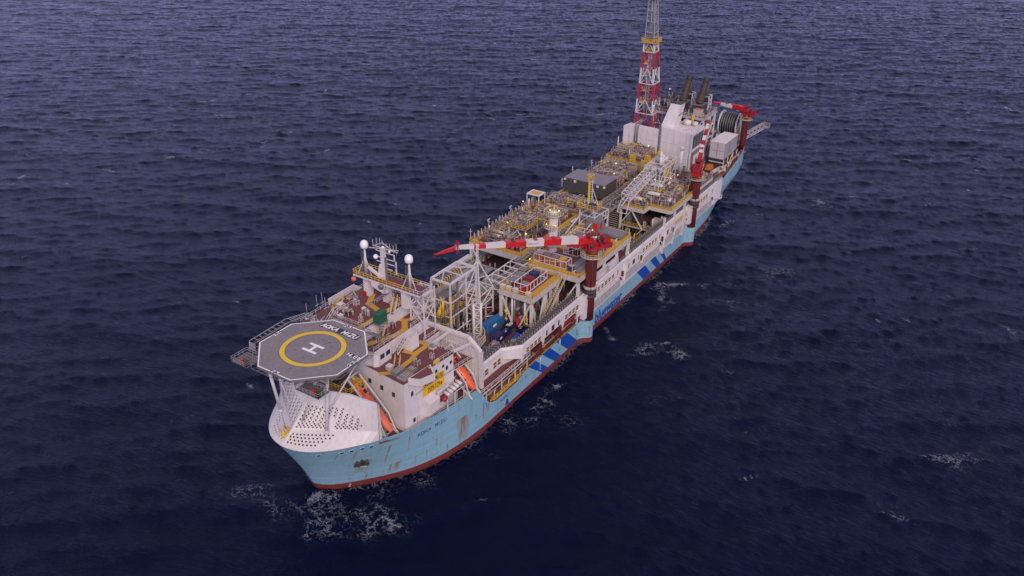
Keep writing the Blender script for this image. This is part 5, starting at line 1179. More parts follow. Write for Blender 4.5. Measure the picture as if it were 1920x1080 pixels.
m_ = MB(); m_.prism([(124.2,-9.6),(128.6,-9.6),(128.6,-2.6),(124.2,-2.6)], 29.8, 30.0, 'grey', 'yellow'); m_.rail([(124.2,-9.6,30),(128.6,-9.6,30),(128.6,-2.6,30),(124.2,-2.6,30),(124.2,-9.6,30)],'yrail',1.3,1.0,.1,toe='yellow'); m_.build('mast_platform', o)
m_ = MB(); m_.box(125,126.6,-8.4,-6.6,30,31.4,'navy'); 
for i in range(26): x, y = RA.uniform(124.8,128), RA.uniform(-9,-3.2); m_.cyl((x,y,30),(x,y,30+RA.uniform(.8,2.6)),.09,RA.choice(('lgrey','white','grey')),6)
m_.build('instrument_cluster', o)
m_ = MB(); m_.beam((127.4,-5.2,30),(127.4,-5.2,39.6),.55,.55,'yrail'); m_.beam((127.6,-6.2,30),(127.6,-6.2,38.8),.22,.22,'white')
for z in np.arange(30.5,38.6,.8): m_.beam((127.4,-5.2,z),(127.6,-6.2,z),.1,.1,'white')
m_.beam((127.5,-6.2,36),(127.6,-8.8,30),.16,.16,'white'); m_.beam((127.5,-6.2,34),(127.6,-7.2,30),.12,.12,'white'); m_.box(126.6,128.4,-6.6,-4.6,39.0,39.3,'yellow'); m_.rail([(126.6,-6.6,39.3),(128.4,-6.6,39.3),(128.4,-4.6,39.3),(126.6,-4.6,39.3),(126.6,-6.6,39.3)],'yrail',1.0,.8,.08); m_.build('slim_mast', o); lamps(o, [(122,-9.8,24.2)])

# truss bridge and machinery frame
def truss(m_, p, q, w, h, bays, mat='white', t=.2, twist=False):
    p, q = Vector(p), Vector(q); d_ = (q-p).normalized(); s_ = d_.cross(Vector((0,0,1))).normalized()*w/2; u = s_.cross(d_).normalized()*h/2
    if u.z < 0: u = -u
    cs = [-s_-u, s_-u, s_+u, -s_+u]
    for c in cs: m_.beam(p+c, q+c, t*1.25, t*1.25, mat)
    for i in range(bays+1):
        a = p.lerp(q, i/bays)
        for k in range(4): m_.beam(a+cs[k], a+cs[(k+1)%4], t, t, mat)
        if i < bays:
            b_ = p.lerp(q, (i+1)/bays)
            for k in range(4): m_.beam(a+cs[k], b_+cs[(k+1)%4], t*.8, t*.8, mat)
o = thing('truss_boom', 'white box truss boom lying along the middle of the deck', 'truss boom', (150,-8,21)); m_ = MB(); truss(m_, (148.6,-8.4,26.0), (166.4,-9.8,31.0), 3.0, 2.6, 9, t=.17); m_.build('truss_frame', o)
m_ = MB()
for p, q in (((148.6,-9.9,24.8),(146.6,-10.0,21)),((148.6,-6.9,24.8),(146.6,-6.6,21)),((148.6,-9.9,27.2),(146.2,-8.2,23.6)),((146.6,-10,21),(146.6,-6.6,21)),((146.2,-8.2,23.6),(147,-6.6,21)),((166.4,-11.4,30),(166.4,-11.4,21)),((166.4,-8,30),(166.4,-8,21))): m_.beam(p, q, .22, .22, 'white')
m_.build('boom_foot', o)
o = thing('blower_tower', 'white open frame carrying a goose neck blower in front of the fire wall', 'frame', (170,-12,18))
m_ = MB()
FX = (166.8,181.6); FY = (-12.6,-6.6)
for x in (166.8,171.6,176.6,181.6):
    for y in FY: m_.beam((x,y,18.4),(x,y,31.4),.24,.24,'white')
for y in FY:
    for z in (31.4,29.9,25): m_.beam((166.8,y,z),(181.6,y,z),.24,.24,'white')
    for x in (166.8,171.6,176.6): m_.beam((x,y,25),(x+4.9,y,29.9),.16,.16,'white')
for x in (166.8,171.6,176.6,181.6):
    for z in (31.4,25): m_.beam((x,-12.6,z),(x,-6.6,z),.22,.22,'white')
m_.box(172,181.4,-12.4,-6.8,29.6,29.85,'dirty'); m_.box(172,181.4,-12.4,-11.6,29.856,29.87,'yellow'); m_.build('frame_member', o)
m_ = MB(); m_.lathe((177,-8.4,31.6), [(.1,-2.4),(1.0,-2.2),(1.15,-1),(1.15,1.4),(.9,2.2),(.1,2.3)], 'white', 12, (1,0,0)); m_.tube([(175.4,-8.6,32.2),(175.2,-9.0,34.2),(173.8,-9.6,34.8),(173.0,-10,33.4),(173.0,-10,30)],.5,'white',8)
for i in range(12): x = 173+i*.6; m_.cyl((x,-9.8,29.8),(x,-9.8,31.8),.16,'white',6)
m_.box(177.6,179.6,-7.6,-6.9,32.4,33.8,'yrail'); m_.build('blower', o)
m_ = MB(); m_.lathe((165,-10.6,31.2), [(1.4,-.5),(1.5,0),(1.3,.4),(.3,.5)], 'dirty', 14, (1,0,.3)); m_.build('swivel_head', o)
o = thing('vent_pipe', 'tall plain white vent pipe standing in front of the turbine enclosure', 'vent pipe', (193,-10,18)); m_ = MB(); m_.lathe((193,-10,0), [(.62,18.4),(.62,30.6),(.82,30.9),(.82,31.8),(.7,31.9),(.6,31.2)], 'cream', 14); m_.cyl((193,-10,20),(193,-10,30.1),.64,'white',14); m_.build('pipe_shell', o)

# turret tower forward
tt = thing('turret_tower', 'white open frame turret tower with yellow and black striped beam', 'turret tower', (62,2,8))
m_ = MB(); TX, TY, TZ = (58.2,70.0), (-1.2,5.0), 30.6
for x in TX:
    for y in TY: m_.beam((x,y,8),(x,y,TZ),.38,.38,'white')
m_.beam((65.4,-1.2,14),(65.4,-1.2,TZ),.34,.34,'white')
for y in TY: m_.beam((58.2,y,TZ),(70,y,TZ),.5,.5,'white')
for x in TX: m_.beam((x,-1.2,TZ),(x,5,TZ),.5,.5,'white')
m_.beam((64,5,TZ),(58.2,1.5,TZ),.22,.22,'white'); m_.beam((64,5,TZ),(64,-1.2,TZ-.1),.22,.22,'white'); m_.beam((70,5,TZ),(64,-1.2,TZ),.22,.22,'white'); m_.beam((66.5,5,TZ),(70,-1.2,TZ),.22,.22,'white')
for z in (24.8,20.4,15.4):
    for p, q in (((58.2,-1.2),(70,-1.2)),((70,-1.2),(70,5)),((58.2,5),(58.2,-1.2))): m_.beam((*p,z),(*q,z),.24,.24,'white')
m_.beam((65.4,-1.2,20.4),(70,-1.2,24.8),.2,.2,'white'); m_.beam((65.4,-1.2,24.8),(70,-1.2,TZ),.2,.2,'white'); m_.build('tower_frame', tt)
m_ = MB(); n = 22
for i in range(n): a = Vector((58.8,4.0,28.2)).lerp(Vector((70.6,4.6,28.2)), i/n); b_ = Vector((58.8,4.0,28.2)).lerp(Vector((70.6,4.6,28.2)), (i+1)/n); m_.beam(a, b_, .55, .8, 'yrail' if i % 2 else 'black')
m_.build('striped_beam', tt)
def yplat(o, x0, x1, y0, y1, z, fill='grey', nm='yellow_platform'):
    m_ = MB(); m_.box(x0,x1,y0,y1,z-.2,z,fill); m_.rail([(x0,y0,z),(x1,y0,z),(x1,y1,z),(x0,y1,z),(x0,y0,z)],'yrail',1.3,1.0,.1,toe='yellow'); m_.build(nm, o)
yplat(tt, 55.6, 61.8, .2, 6.4, 21.2); yplat(tt, 56.4, 60.6, -.8, 3.0, 17.8); yplat(tt, 66, 74, .2, 4.6, 19.8, 'maroon'); yplat(tt, 61.0, 74.0, 5.2, 7.0, 14.4, 'maroon', 'gangway')
m_ = MB()
for i in range(60):
    x, y, z = RA.uniform(55.8,61.4), RA.uniform(.4,6.2), 21.2; m_.cyl((x,y,z),(x,y,z+RA.uniform(.6,4)),RA.uniform(.08,.28),RA.choice(('yrail','yrail','grey','galv','lgrey')),6)
for i in range(90):
    x, y, z = RA.uniform(52.6,62), RA.uniform(-1,9), RA.uniform(8,13); m_.cyl((x,y,z),(x,y,z+RA.uniform(3,9)),RA.uniform(.1,.4),RA.choice(('dark','grey','galv','lgrey','dirty','dark')),6)
for i in range(70):
    x, y, z = RA.uniform(61,71), RA.uniform(1,9), RA.choice((8,11,14.4)); m_.cyl((x,y,z),(x,y,z+RA.uniform(1,4)),RA.uniform(.08,.3),RA.choice(('yrail','grey','galv','lgrey','white','pedred')),6)
m_.box(52.4,55.4,-1,8,8,17.4,'grey'); m_.box(61.8,62.4,-.9,-.4,9,30,'grey'); m_.build('riser_pipework', tt)
m_ = MB()  # second outer white frame at starboard forward
for x, y in ((54.2,9.4),(54.2,3.2),(59.6,9.4)): m_.beam((x,y,8),(x,y,20.6),.36,.36,'white')
for z in (20.6,17,13): m_.beam((54.2,9.4,z),(54.2,3.2,z),.28,.28,'white'); m_.beam((54.2,9.4,z),(59.6,9.4,z),.28,.28,'white')
m_.beam((54.2,3.2,20.6),(54.2,9.4,17),.22,.22,'white'); m_.beam((54.2,3.2,13),(54.2,9.4,17),.22,.22,'white'); m_.cyl((54.0,1.0,10),(56.2,-1.6,18.6),.35,'white',8); m_.build('outer_frame', tt)
m_ = MB(); v = []; n = 20
for k in range(n+1): a = PI*.55+PI*1.0*k/n; v.append((64.4+5.4*math.cos(a), -1.5+5.0*math.sin(a)))
m_.prism([(64.4+4.8*math.cos(2*PI*k/24), -2.0+3.6*math.sin(2*PI*k/24)) for k in range(24)], 8.2, 10.6, 'lgrey', 'dirty'); m_.lathe((62.4,1.6,6), [(8.2,0),(8.2,1.8),(7.8,1.9)], 'dirty', 28)
for k in range(16): a = 2*PI*k/16; m_.cyl((60.6+6.6*math.cos(a),3.0+5.6*math.sin(a),8),(60.6+6.6*math.cos(a),3.0+5.6*math.sin(a),11.2),.34,'pedred',8)
m_.build('turret_table', tt)
m_ = MB()
for rr in (5.6,): 
    for k in range(13):
        a0, a1 = -PI*.55+PI*.8*k/13, -PI*.55+PI*.8*(k+1)/13
        for z in (9.6,11.0,12.6): m_.beam((64.4+rr*math.cos(a0),-2+rr*.8*math.sin(a0),z),(64.4+rr*math.cos(a1),-2+rr*.8*math.sin(a1),z),.14,.14,'cream')
        m_.beam((64.4+rr*math.cos(a0),-2+rr*.8*math.sin(a0),8.2),(64.4+rr*math.cos(a0),-2+rr*.8*math.sin(a0),12.8),.12,.12,'cream')
m_.build('hoop_guard', tt)
lt = thing('lattice_tower', 'white lattice tower with pointed top post that carries the crane boom rest', 'lattice tower', (68.4,-4,7))
m_ = MB()
LX, LY = (67.4,71.2), (-6.6,-2.6)
def face(p, q, z0, z1, n, t=.19):
    for i in range(n):
        za, zb_ = z0+(z1-z0)*i/n, z0+(z1-z0)*(i+1)/n
        m_.beam((*p,za),(*q,zb_),t,t,'white') if i % 2 else m_.beam((*q,za),(*p,zb_),t,t,'white'); m_.beam((*p,zb_),(*q,zb_),t,t,'white')
c4 = [(66.4,-2.8),(67.9,-4.2),(69.3,-2.8),(67.9,-1.4)]
for x, y in c4: m_.cyl((x,y,7),(x,y,21.4),.34 if x < 68.5 and y < -2.5 else .24,'white',10)
for a, b_ in zip(c4, c4[1:]+c4[:1]): face(a, b_, 8, 21.4, 7)
c5 = [(69.4,-2.9),(76.7,-2.3),(76.7,2.9),(69.4,2.7)]
for x, y in c5: m_.beam((x,y,14),(x,y,22.2),.3,.3,'white')
for a, b_ in zip(c5, c5[1:]+c5[:1]): face(a, b_, 15.4, 22.2, 2, .22)
m_.box(70,76.5,-.5,2.5,18.6,18.8,'maroon'); m_.build('lattice_frame', lt)
m_ = MB(); m_.beam((71.6,-.6,8),(71.6,-.6,35.2),.5,.5,'white'); m_.box(71.1,72.1,-1.1,-.1,35.2,36.6,'white')
for p in ((76.7,-2.3,22.2),(76.7,2.9,22.2),(69.4,-2.9,22.2),(66,3,22.2)): m_.beam((71.6,-.6,32),p,.3,.3,'white')
m_.beam((71.6,-.6,26.4),(75,-1.7,26.2),.18,.18,'white'); m_.beam((71.6,-.6,26.4),(69,3.6,24),.18,.18,'white'); m_.build('boom_rest', lt)
m_ = MB(); m_.tube([(74.6,-1.4,13.0),(76.6,-2.6,12.8),(76.2,-3.4,12.6)],.16,'white',8); m_.tube([(74.6,-1.2,15.0),(76.4,-2.4,14.8)],.12,'boomred',8); m_.build('looped_pipe', lt)

# grey deckhouse on the far side
o = thing('deckhouse', 'grey white box house with dark roof units under the far process module', 'deckhouse', (90,14,8)); m_ = MB(); m_.box(84,97,8.8,17.6,6,15.4,'wallw'); m_.box(83.9,97.1,8.7,17.7,15.4,15.6,'lgrey'); m_.build('house_wall', o)
m_ = MB(); m_.box(85,88.4,10,13,15.61,17,'grey'); m_.box(90,93.6,12,15.4,15.61,17.2,'roofgrey'); m_.box(86,95,9.2,9.8,15.61,16.2,'dark'); m_.build('roof_unit', o)
o = thing('machinery_house', 'dark capped grey box beside the turret on the far deck', 'deckhouse', (76,14,8)); m_ = MB(); m_.box(74,82,12.4,18,6,12.4,'dirty'); m_.box(73.8,82.2,12.2,18.2,12.4,12.8,'dark'); m_.box(75,80,13.4,17,12.8,14,'roofgrey'); m_.build('house_wall', o)

# ------------------------------------------------------------------ laydown deck and cargo
o = thing('laydown_deck', 'dirty brown laydown deck holding the blue containers', 'deck', (70,-11,6)); m_ = MB(); m_.prism([(56.4,-13.2),(58,-14.4),(62,-16.8),(84,-17.0),(84,-6.4),(78,-3.0),(68,-3.0),(66.6,-6.4),(56.4,-8.4)], 10.7, 11.0, 'mdeck', 'dirty'); m_.build('deck_plate', o)
m_ = MB(); m_.rail([(66.6,-6.6,11),(56.6,-8.6,11)],'white',1.4,1.4,.1); m_.beam((56.4,-8.6,10.8),(66.6,-6.6,10.8),.3,.5,'white'); m_.rail([(84,-6.4,11),(84,-17,11)],'white',1.2,1.4,.09); m_.rail([(78.2,-3.2,11),(83.6,-6.4,11)],'white',1.6,2,.14); m_.box(72,84.5,-3.0,-1.6,10.7,11.02,'yellow'); m_.build('railing', o)
def container(label, x, y, L, W, H, mat, rz=0, z=11.0, open_=False, kind='shipping_container', cat='container', load=None, group='containers on the laydown deck'):
    o = thing(kind, label, cat, (x,y,z), group, 0); m_ = MB()
    def T(px, py, pz): c, s_ = math.cos(rz), math.sin(rz); return (x+px*c-py*s_, y+px*s_+py*c, z+pz)
    def bx(x0,x1,y0,y1,z0,z1,mt,mb=None):
        v = [T(*p) for p in ((x0,y0,z0),(x1,y0,z0),(x1,y1,z0),(x0,y1,z0),(x0,y0,z1),(x1,y0,z1),(x1,y1,z1),(x0,y1,z1))]; (mb or m_).add(v, [(0,3,2,1),(4,5,6,7),(0,1,5,4),(1,2,6,5),(2,3,7,6),(3,0,4,7)], mt)
    a, b_ = L/2, W/2
    if open_:
        for q in ((-a,a,-b_,-b_+.1),(-a,a,b_-.1,b_),(-a,-a+.1,-b_+.1,b_-.1),(a-.1,a,-b_+.1,b_-.1)): bx(*q, .15, H, mat)
        bx(-a+.1,a-.1,-b_+.1,b_-.1,.15,.3,'dark')
    else:
        bx(-a+.06,a-.06,-b_+.06,b_-.06,.12,H-.06,mat)
        n = int(L/.45)
        for i in range(n): xx = -a+.2+(L-.4)*i/n; bx(xx,xx+.2,-b_+.02,-b_+.06,.3,H-.25,mat); bx(xx,xx+.2,b_-.06,b_-.02,.3,H-.25,mat)
    m_.build('container_body', o); m_ = MB()
    for px in (-a,a-.14):
        for py in (-b_,b_-.14): bx(px,px+.14,py,py+.14,0,H,mat)
    for zz in (0.02,H-.14):
        bx(-a+.14,a-.14,-b_-.01,-b_+.12,zz,zz+.14,mat); bx(-a+.14,a-.14,b_-.12,b_+.01,zz,zz+.14,mat); bx(-a-.01,-a+.12,-b_+.14,b_-.14,zz,zz+.14,mat); bx(a-.12,a+.01,-b_+.14,b_-.14,zz,zz+.14,mat)
    m_.build('corner_frame', o)
    if not open_:
        m_ = MB()
        for s_ in (-.25,.25): bx(-a-.05,-a+.0,s_*W-.03,s_*W+.03,.2,H-.2,'lgrey')
        bx(-a*.3,a*.3,-b_-.02,-b_+.01,H*.45,H*.7,'mark' if H > 2.4 else mat); m_.build('door_bar', o)
    if load:
        m_ = MB(); rr = random.Random(int(x*10))
        for i in range(10): px, py = rr.uniform(-a+.4,a-.4), rr.uniform(-b_+.4,b_-.4); s_ = rr.uniform(.2,.5); bx(px-s_,px+s_,py-s_*.8,py+s_*.8,.31,.31+rr.uniform(.3,H-.2),rr.choice(load))
        m_.build('load', o)
    return o
container('large bright blue container at the foot of the lattice tower', 72.4,-4.6,5.4,2.5,2.9,'blue')
container('small bright blue container behind the large bright blue one', 77.0,-4.6,2.8,2.4,2.3,'blue')
container('navy blue closed container with pale lid standing nearest the lattice tower base', 68.0,-9.6,3.6,2.5,2.5,'navy')
container('open navy skip full of sacks between two navy containers', 72.0,-9.4,3.4,2.3,1.7,'navy',0,11,True,'waste_skip','skip',('dark','cream','lgrey','navy'))
container('open navy skip heaped with cardboard', 75.8,-8.6,3.2,2.2,1.5,'navy',0,11,True,'waste_skip','skip',('cream','dirty','cream'))
container('bright red container beside a navy one', 79.0,-9.6,2.6,2.0,2.6,'boomred')
container('navy container right of the bright red one', 80.6,-12.0,2.6,2.2,2.6,'navy')
container('green grey tank container behind the red container', 82.0,-6.8,2.6,2.2,2.5,'grey')
container('open navy skip at the outer edge of the laydown deck', 74.8,-14.2,3.8,2.4,1.7,'navy',.1,11,True,'waste_skip','skip',('dark','lgrey'))
container('pale lidded blue basket at the outer aft edge of the laydown deck', 78.8,-14.8,3.2,2.3,1.7,'lgrey',.1)
container('small blue grey basket left of the laydown railing', 61.0,-10.4,3.0,2.0,1.5,'lgrey',.2,11,True,'cargo_basket','basket',('lgrey','blue','white'))
container('rusty open basket at the forward corner of the laydown deck', 64.8,-10.6,3.0,2.0,1.4,'dirty',.1,11,True,'cargo_basket','basket',('dirty','cream','dark'))
container('low dark blue tub beside the tarpaulin', 76.4,-11.6,2.4,1.6,1.1,'navy',.3,11,True,'waste_skip','skip',('cream','dark'))
container('flat white lidded crate near the tarpaulin', 69.2,-14.0,2.0,1.5,1.0,'lgrey',.3)
o = thing('tarpaulin', 'bright blue tarpaulin draped over cargo at the outer edge', 'tarpaulin', (71.4,-13.4,11)); m_ = MB(); m_.add([(69.6,-12.4,11.02),(72.8,-12.2,11.02),(73.4,-15.2,11.02),(70.4,-15.0,11.02),(70.8,-13.0,12.3),(72.6,-12.8,12.6),(72.9,-14.4,12.4),(71.2,-14.3,12.1)], [(4,5,6,7),(0,1,5,4),(1,2,6,5),(2,3,7,6),(3,0,4,7)], 'stripe'); m_.build('cover', o)
# caged crates on module decks
def cage(label, x0, x1, y0, y1, z, h=2.6, nx=5, ny=2, tilt=0):
    o = thing('white_cage', label, 'cage', (x0,y0,z), 'white rail cages round the crates'); m_ = MB()
    P = [(x0,y0),(x1,y0),(x1,y1),(x0,y1)]
    for a, b_ in zip(P, P[1:]+P[:1]):
        m_.beam((*a,z+h),(*b_,z+h),.2,.2,'white'); m_.beam((*a,z+.1),(*b_,z+.1),.2,.24,'white')
        L = math.dist(a, b_); n = max(1, round(L/1.9))
        for i in range(n): c = Vector((*a,z)).lerp(Vector((*b_,z)), i/n); m_.beam(c, c+Vector((0,0,h)),.15,.15,'white')
    m_.beam((x0,y0,z+h),(x0,y1,z+.2),.12,.12,'white'); m_.build('cage_rail', o)
def crate(label, x, y, z, s_, h, mat, lid, rz=0, group='crates in the white cages'):
    o = thing('crate', label, 'crate', (x,y,z), group); m_ = MB(); c = s_/2
    for i in range(4): zz = z+.1+i*(h-.1)/4; m_.box(x-c,x+c,y-c,y+c,zz,zz+(h-.1)/4-.16,mat); m_.box(x-c+.12,x+c-.12,y-c+.12,y+c-.12,zz+(h-.1)/4-.16,zz+(h-.1)/4,'dark')
    m_.build('crate_body', o); m_ = MB(); m_.box(x-c-.05,x+c+.05,y-c-.05,y+c+.05,z+h,z+h+.12,lid); m_.build('crate_lid', o)
for i, (nm, mt, ld) in enumerate((('leftmost','ctorange','dirty'),('second from left','ctorange','roofgrey'),('second from right','ctorange','roofgrey'),('rightmost','ctorange','yellow'))):
    crate(f'stacked orange crate, {nm} of the four in the long white cage', 97.0-.1*i, -5.8-2.55*i, 23.1, 1.9, 2.5, mt, ld)
cage('long white rail cage round the four orange crates', 95.5, 98.7, -15.2, -4.3, 23.0, 2.4)
for (x, y, mt, ld, nm) in ((80.2,-10.6,'boomred','roofgrey','red crate with grey lid at the front of the cage on the small module'),(84.0,-9.8,'boomred','pedred','bright red crate in the middle of the cage on the small module'),(87.2,-9.4,'navy','navy','navy crate at the back of the cage on the small module'),
    (80.8,-7.0,'pedred','roofgrey','dull red crate with grey lid left of the cage on the small module'),(84.0,-6.4,'grey','roofgrey','grey crate left of the cage on the small module'),(87.4,-5.8,'pedred','roofgrey','dark red crate in the far corner of the small module'),
    (107.6,-11.4,'pedred','roofgrey','red framed crate in the cage beside the forward crane, the nearer one'),(115.6,-8.6,'pedred','roofgrey','red framed crate behind the forward crane slewing gear')): crate(nm, x, y, 22.05 if x < 92 else 23.1, 2.3, 1.9, mt, ld)
cage('white rail cage round red and navy crates on the small module', 78.6, 89.6, -12.4, -8.2, 22.0, 2.4); cage('white rail cage with red crates left of the forward crane', 104.6, 110.6, -14.0, -9.2, 23.0, 2.6); cage('white rail cage hidden partly by the forward crane head', 112.2, 118.8, -10.8, -6.4, 23.0, 2.6)

# ------------------------------------------------------------------ cranes
def crane(label, cx, cy, zb, zt, tip, segs, jib=None, r=1.6, bands=True, boomw=2.0, sc=1.0, rings=((0,),), txt=False):
    o = thing('pedestal_crane', label, 'crane', (cx,cy,zb), 'red pedestal cranes along the port side')
    m_ = MB(); m_.lathe((cx,cy,0), [(r*.98,zb),(r*.98,zb+.4*(zt-zb)),(r*1.06,zb+.45*(zt-zb)),(r*1.1,zt-1),(r*1.25,zt)], 'pedred', 24); m_.build('pedestal', o)
    if bands:
        m_ = MB()
        for z in (15.6,17.0,18.4): m_.lathe((cx,cy,z), [(r,-.5),(r*1.28,-.35),(r*1.28,.35),(r,.5)], 'dark' if z < 18 else 'dirty', 20)
        m_.build('deck_collar', o)
    ring_platform(o, cx, cy, zt-1.6, r*1.05, r*2.15, nm='access_ring')
    m_ = MB(); m_.cyl((cx-r,cy-1.2,zb+10),(cx-r,cy-1.2,zt-1.6),.12,'dark',6); m_.build('cable_pipe', o)
    tip = Vector(tip); root = Vector((cx,cy,zt+2.6*sc)); d_ = Vector((tip.x-cx,tip.y-cy,0)).normalized(); s_ = Vector((-d_.y,d_.x,0)); up = Vector((0,0,1)); O = Vector((cx,cy,zt))
    m_ = MB()
    def ob(c0, c1, w, h, mt): m_.beam(O+d_*c0[0]*sc+up*c0[1]*sc, O+d_*c1[0]*sc+up*c1[1]*sc, w*sc, h*sc, mt)
    m_.lathe((cx,cy,zt), [(r*1.2,0),(r*1.2,.5*sc),(r*1.05,.6*sc)], 'red', 20)
    ob((-5.4,.9),(3.0,.9),3.2,.7,'red'); ob((-5.4,1.5),(-1.8,1.5),3.4,.5,'red'); ob((-1.6,1.3),(1.6,1.3),2.2,1.6,'red'); ob((1.2,1.6),(2.4,4.2),.5,1.4,'red')
    for k in (-1,1):
        a = O+s_*k*1.0*sc; m_.beam(a+d_*(-1.4)*sc+up*1.2*sc, a+d_*1.2*sc+up*4.4*sc, .5*sc, .6*sc, 'red'); m_.beam(a+d_*2.6*sc+up*1.0*sc, a+d_*.9*sc+up*4.4*sc, .45*sc, .6*sc, 'red')
        m_.beam(a+d_*1.6*sc+up*1.6*sc, a+d_*8.0*sc+up*2.6*sc, .5*sc, .6*sc, 'red')
    m_.build('slewing_platform', o)
    m_ = MB(); c = O - d_*3.4*sc
    m_.beam(c-d_*1.6*sc+up*2.6*sc, c+d_*.4*sc+up*2.6*sc, 2.4*sc, 1.9*sc, 'red'); m_.beam(c-d_*1.7*sc+up*3.6*sc, c+d_*.5*sc+up*3.6*sc, 2.2*sc, .12*sc, 'pedred')
    for k in (-.7,.1,.8): m_.cyl(c+d_*1.6*sc+s_*k*sc+up*1.8*sc, c+d_*1.6*sc+s_*k*sc+up*3.0*sc, .3*sc, 'pedred' if k else 'cream', 10)
    m_.cyl(c-s_*1.9*sc+up*2.3*sc, c+s_*1.9*sc+up*2.3*sc, .5*sc, 'pedred', 10); m_.build('winch_house', o)
    m_ = MB(); c = O + s_*1.9*sc + d_*1.4*sc; m_.beam(c+up*1.6*sc-d_*.8*sc, c+up*1.6*sc+d_*.8*sc, 1.3*sc, 2.0*sc, 'red'); cab_ = m_.build('operator_cab', o)
    m_ = MB(); m_.beam(c+up*1.9*sc+d_*.78*sc, c+up*1.9*sc+d_*.86*sc, 1.1*sc, 1.1*sc, 'glass'); m_.beam(c+up*1.9*sc-d_*.5*sc+s_*.62*sc, c+up*1.9*sc+d_*.5*sc+s_*.62*sc, .1*sc, 1.0*sc, 'glass'); m_.build('cab_window', cab_)
    m_ = MB(); pt = [O+d_*a*sc+s_*b_*sc+up*1.25*sc for a, b_ in ((-5.4,-1.7),(3,-1.7),(3,1.7),(-5.4,1.7),(-5.4,-1.7))]; m_.rail(pt, 'red', 1.1*sc, 1.4, .07)
    pt = [O+d_*a*sc+s_*b_*sc+up*4.7*sc for a, b_ in ((-1.2,-1.2),(2,-1.2),(2,1.2),(-1.2,1.2),(-1.2,-1.2))]; m_.rail(pt, 'red', 1.0*sc, 1.2, .07); m_.beam(O-d_*1.2*sc+up*4.6*sc, O+d_*2*sc+up*4.6*sc, 2.4*sc, .14, 'pedred')
    for a in (-4.2,-1.0,1.4): m_.beam(O+d_*a*sc-s_*1.75*sc+up*2.0*sc, O+d_*(a+1.8)*sc-s_*1.75*sc+up*2.0*sc, .1, .3*sc, 'white')
    m_.build('handrail', o)
    # box boom, tapered at both ends, in painted segments
    m_ = MB(); L = (tip-root).length; bd = (tip-root).normalized(); bs = bd.cross(up).normalized(); bu = bs.cross(bd).normalized()
    def sec(t):
        if t < .06: h = .75+.5*t/.06
        elif t < .35: h = 1.25
        else: h = 1.25-.75*(t-.35)/.65
        sag = (t-.03)*0; kink = .75*min(t/.15, 1.0)*(1-t)*1.0
        return root+bd*L*t+bu*kink*sc, h*boomw/2, (.62 if t < .4 else .62-.2*(t-.4)/.6)*boomw
    cuts = [c_[0] for c_ in segs]+[1.0]
    for (t0, mt), t1 in zip(segs, cuts[1:]):
        ns = 3; prev = None
        for i in range(ns+1):
            t_ = t0+(t1-t0)*i/ns; c, h, w_ = sec(t_); R4 = [c-bs*w_/1-bu*h, c+bs*w_-bu*h, c+bs*w_+bu*h, c-bs*w_+bu*h]
            if prev: m_.add(prev+R4, [(k,(k+1)%4,4+(k+1)%4,4+k) for k in range(4)], mt)
            elif t0 == segs[0][0]: m_.add(R4, [(0,1,2,3)], mt)
            prev = R4
        if t0 == segs[-1][0]: m_.add(prev, [(3,2,1,0)], mt)
    bo = m_.build('boom', o)
    m_ = MB()
    for i in range(14): c, h, w_ = sec(.12+.84*i/14); m_.beam(c+bu*h+bs*w_*.8, c+bu*(h+.9*sc)+bs*w_*.8, .07, .07, 'pedred')
    for t_ in (.30,.44,.60): c, h, w_ = sec(t_); m_.beam(c-bd*.5+bu*(h+.05), c+bd*.5+bu*(h+.05), w_*1.7, .3, 'pedred' if t_ > .5 else 'red')
    c, h, w_ = sec(.28); m_.cyl(O+d_*2.4*sc+up*1.2*sc, c-bu*h, .22*sc, 'lgrey', 8); m_.build('boom_fitting', bo)
    if txt:
        m_ = MB(); c, h, w_ = sec(.478); sd = -bs if (-bs).dot(Vector((-.7,-.7,0))) > 0 else bs
        rd = bu.cross(sd).normalized(); o2 = c+sd*(w_+.03); 
        put_text(m_, 'APPLETON', .8, o2+rd*.7, rd, bu, 'dark', fit=(3.0,.5)); 
        ring = [o2-rd*1.7+(rd*math.cos(k*PI/6)+bu*math.sin(k*PI/6))*q for q in (.42,.3) for k in range(12)]; m_.add(ring, [(k,(k+1)%12,12+(k+1)%12,12+k) for k in range(12)], 'dark'); m_.build('maker_lettering', bo)
    if jib:
        m_ = MB(); j = Vector(jib); m_.add([tip-bs*.5+bu*.5, tip+bs*.5+bu*.5, tip+bs*.5-bu*.6, tip-bs*.5-bu*.6, j+bs*.15+bu*.15, j-bs*.15+bu*.15, j-bs*.15-bu*.2, j+bs*.15-bu*.2], [(0,1,4,5),(1,2,7,4),(2,3,6,7),(3,0,5,6),(4,7,6,5)], 'boomred'); m_.beam(j-bu*.5, j+bu*.3, .5, .5, 'pedred'); m_.build('fly_jib', o)
        m_ = MB(); 
        for k in (-1,1): m_.beam(tip-bu*1.4+bs*k*.8, tip+bu*1.6+bs*k*.8, .18, .5, 'red'); m_.cyl(tip+bs*k*.4+bd*.1, tip+bs*k*.9+bd*.1, .5, 'lgrey', 10)
        for z in (-1.3,0,1.4): m_.beam(tip+bu*z-bs*.9-bd*.5, tip+bu*z+bs*.9-bd*.5, .14, .14, 'red')
        m_.build('sheave_head', o)
    return o
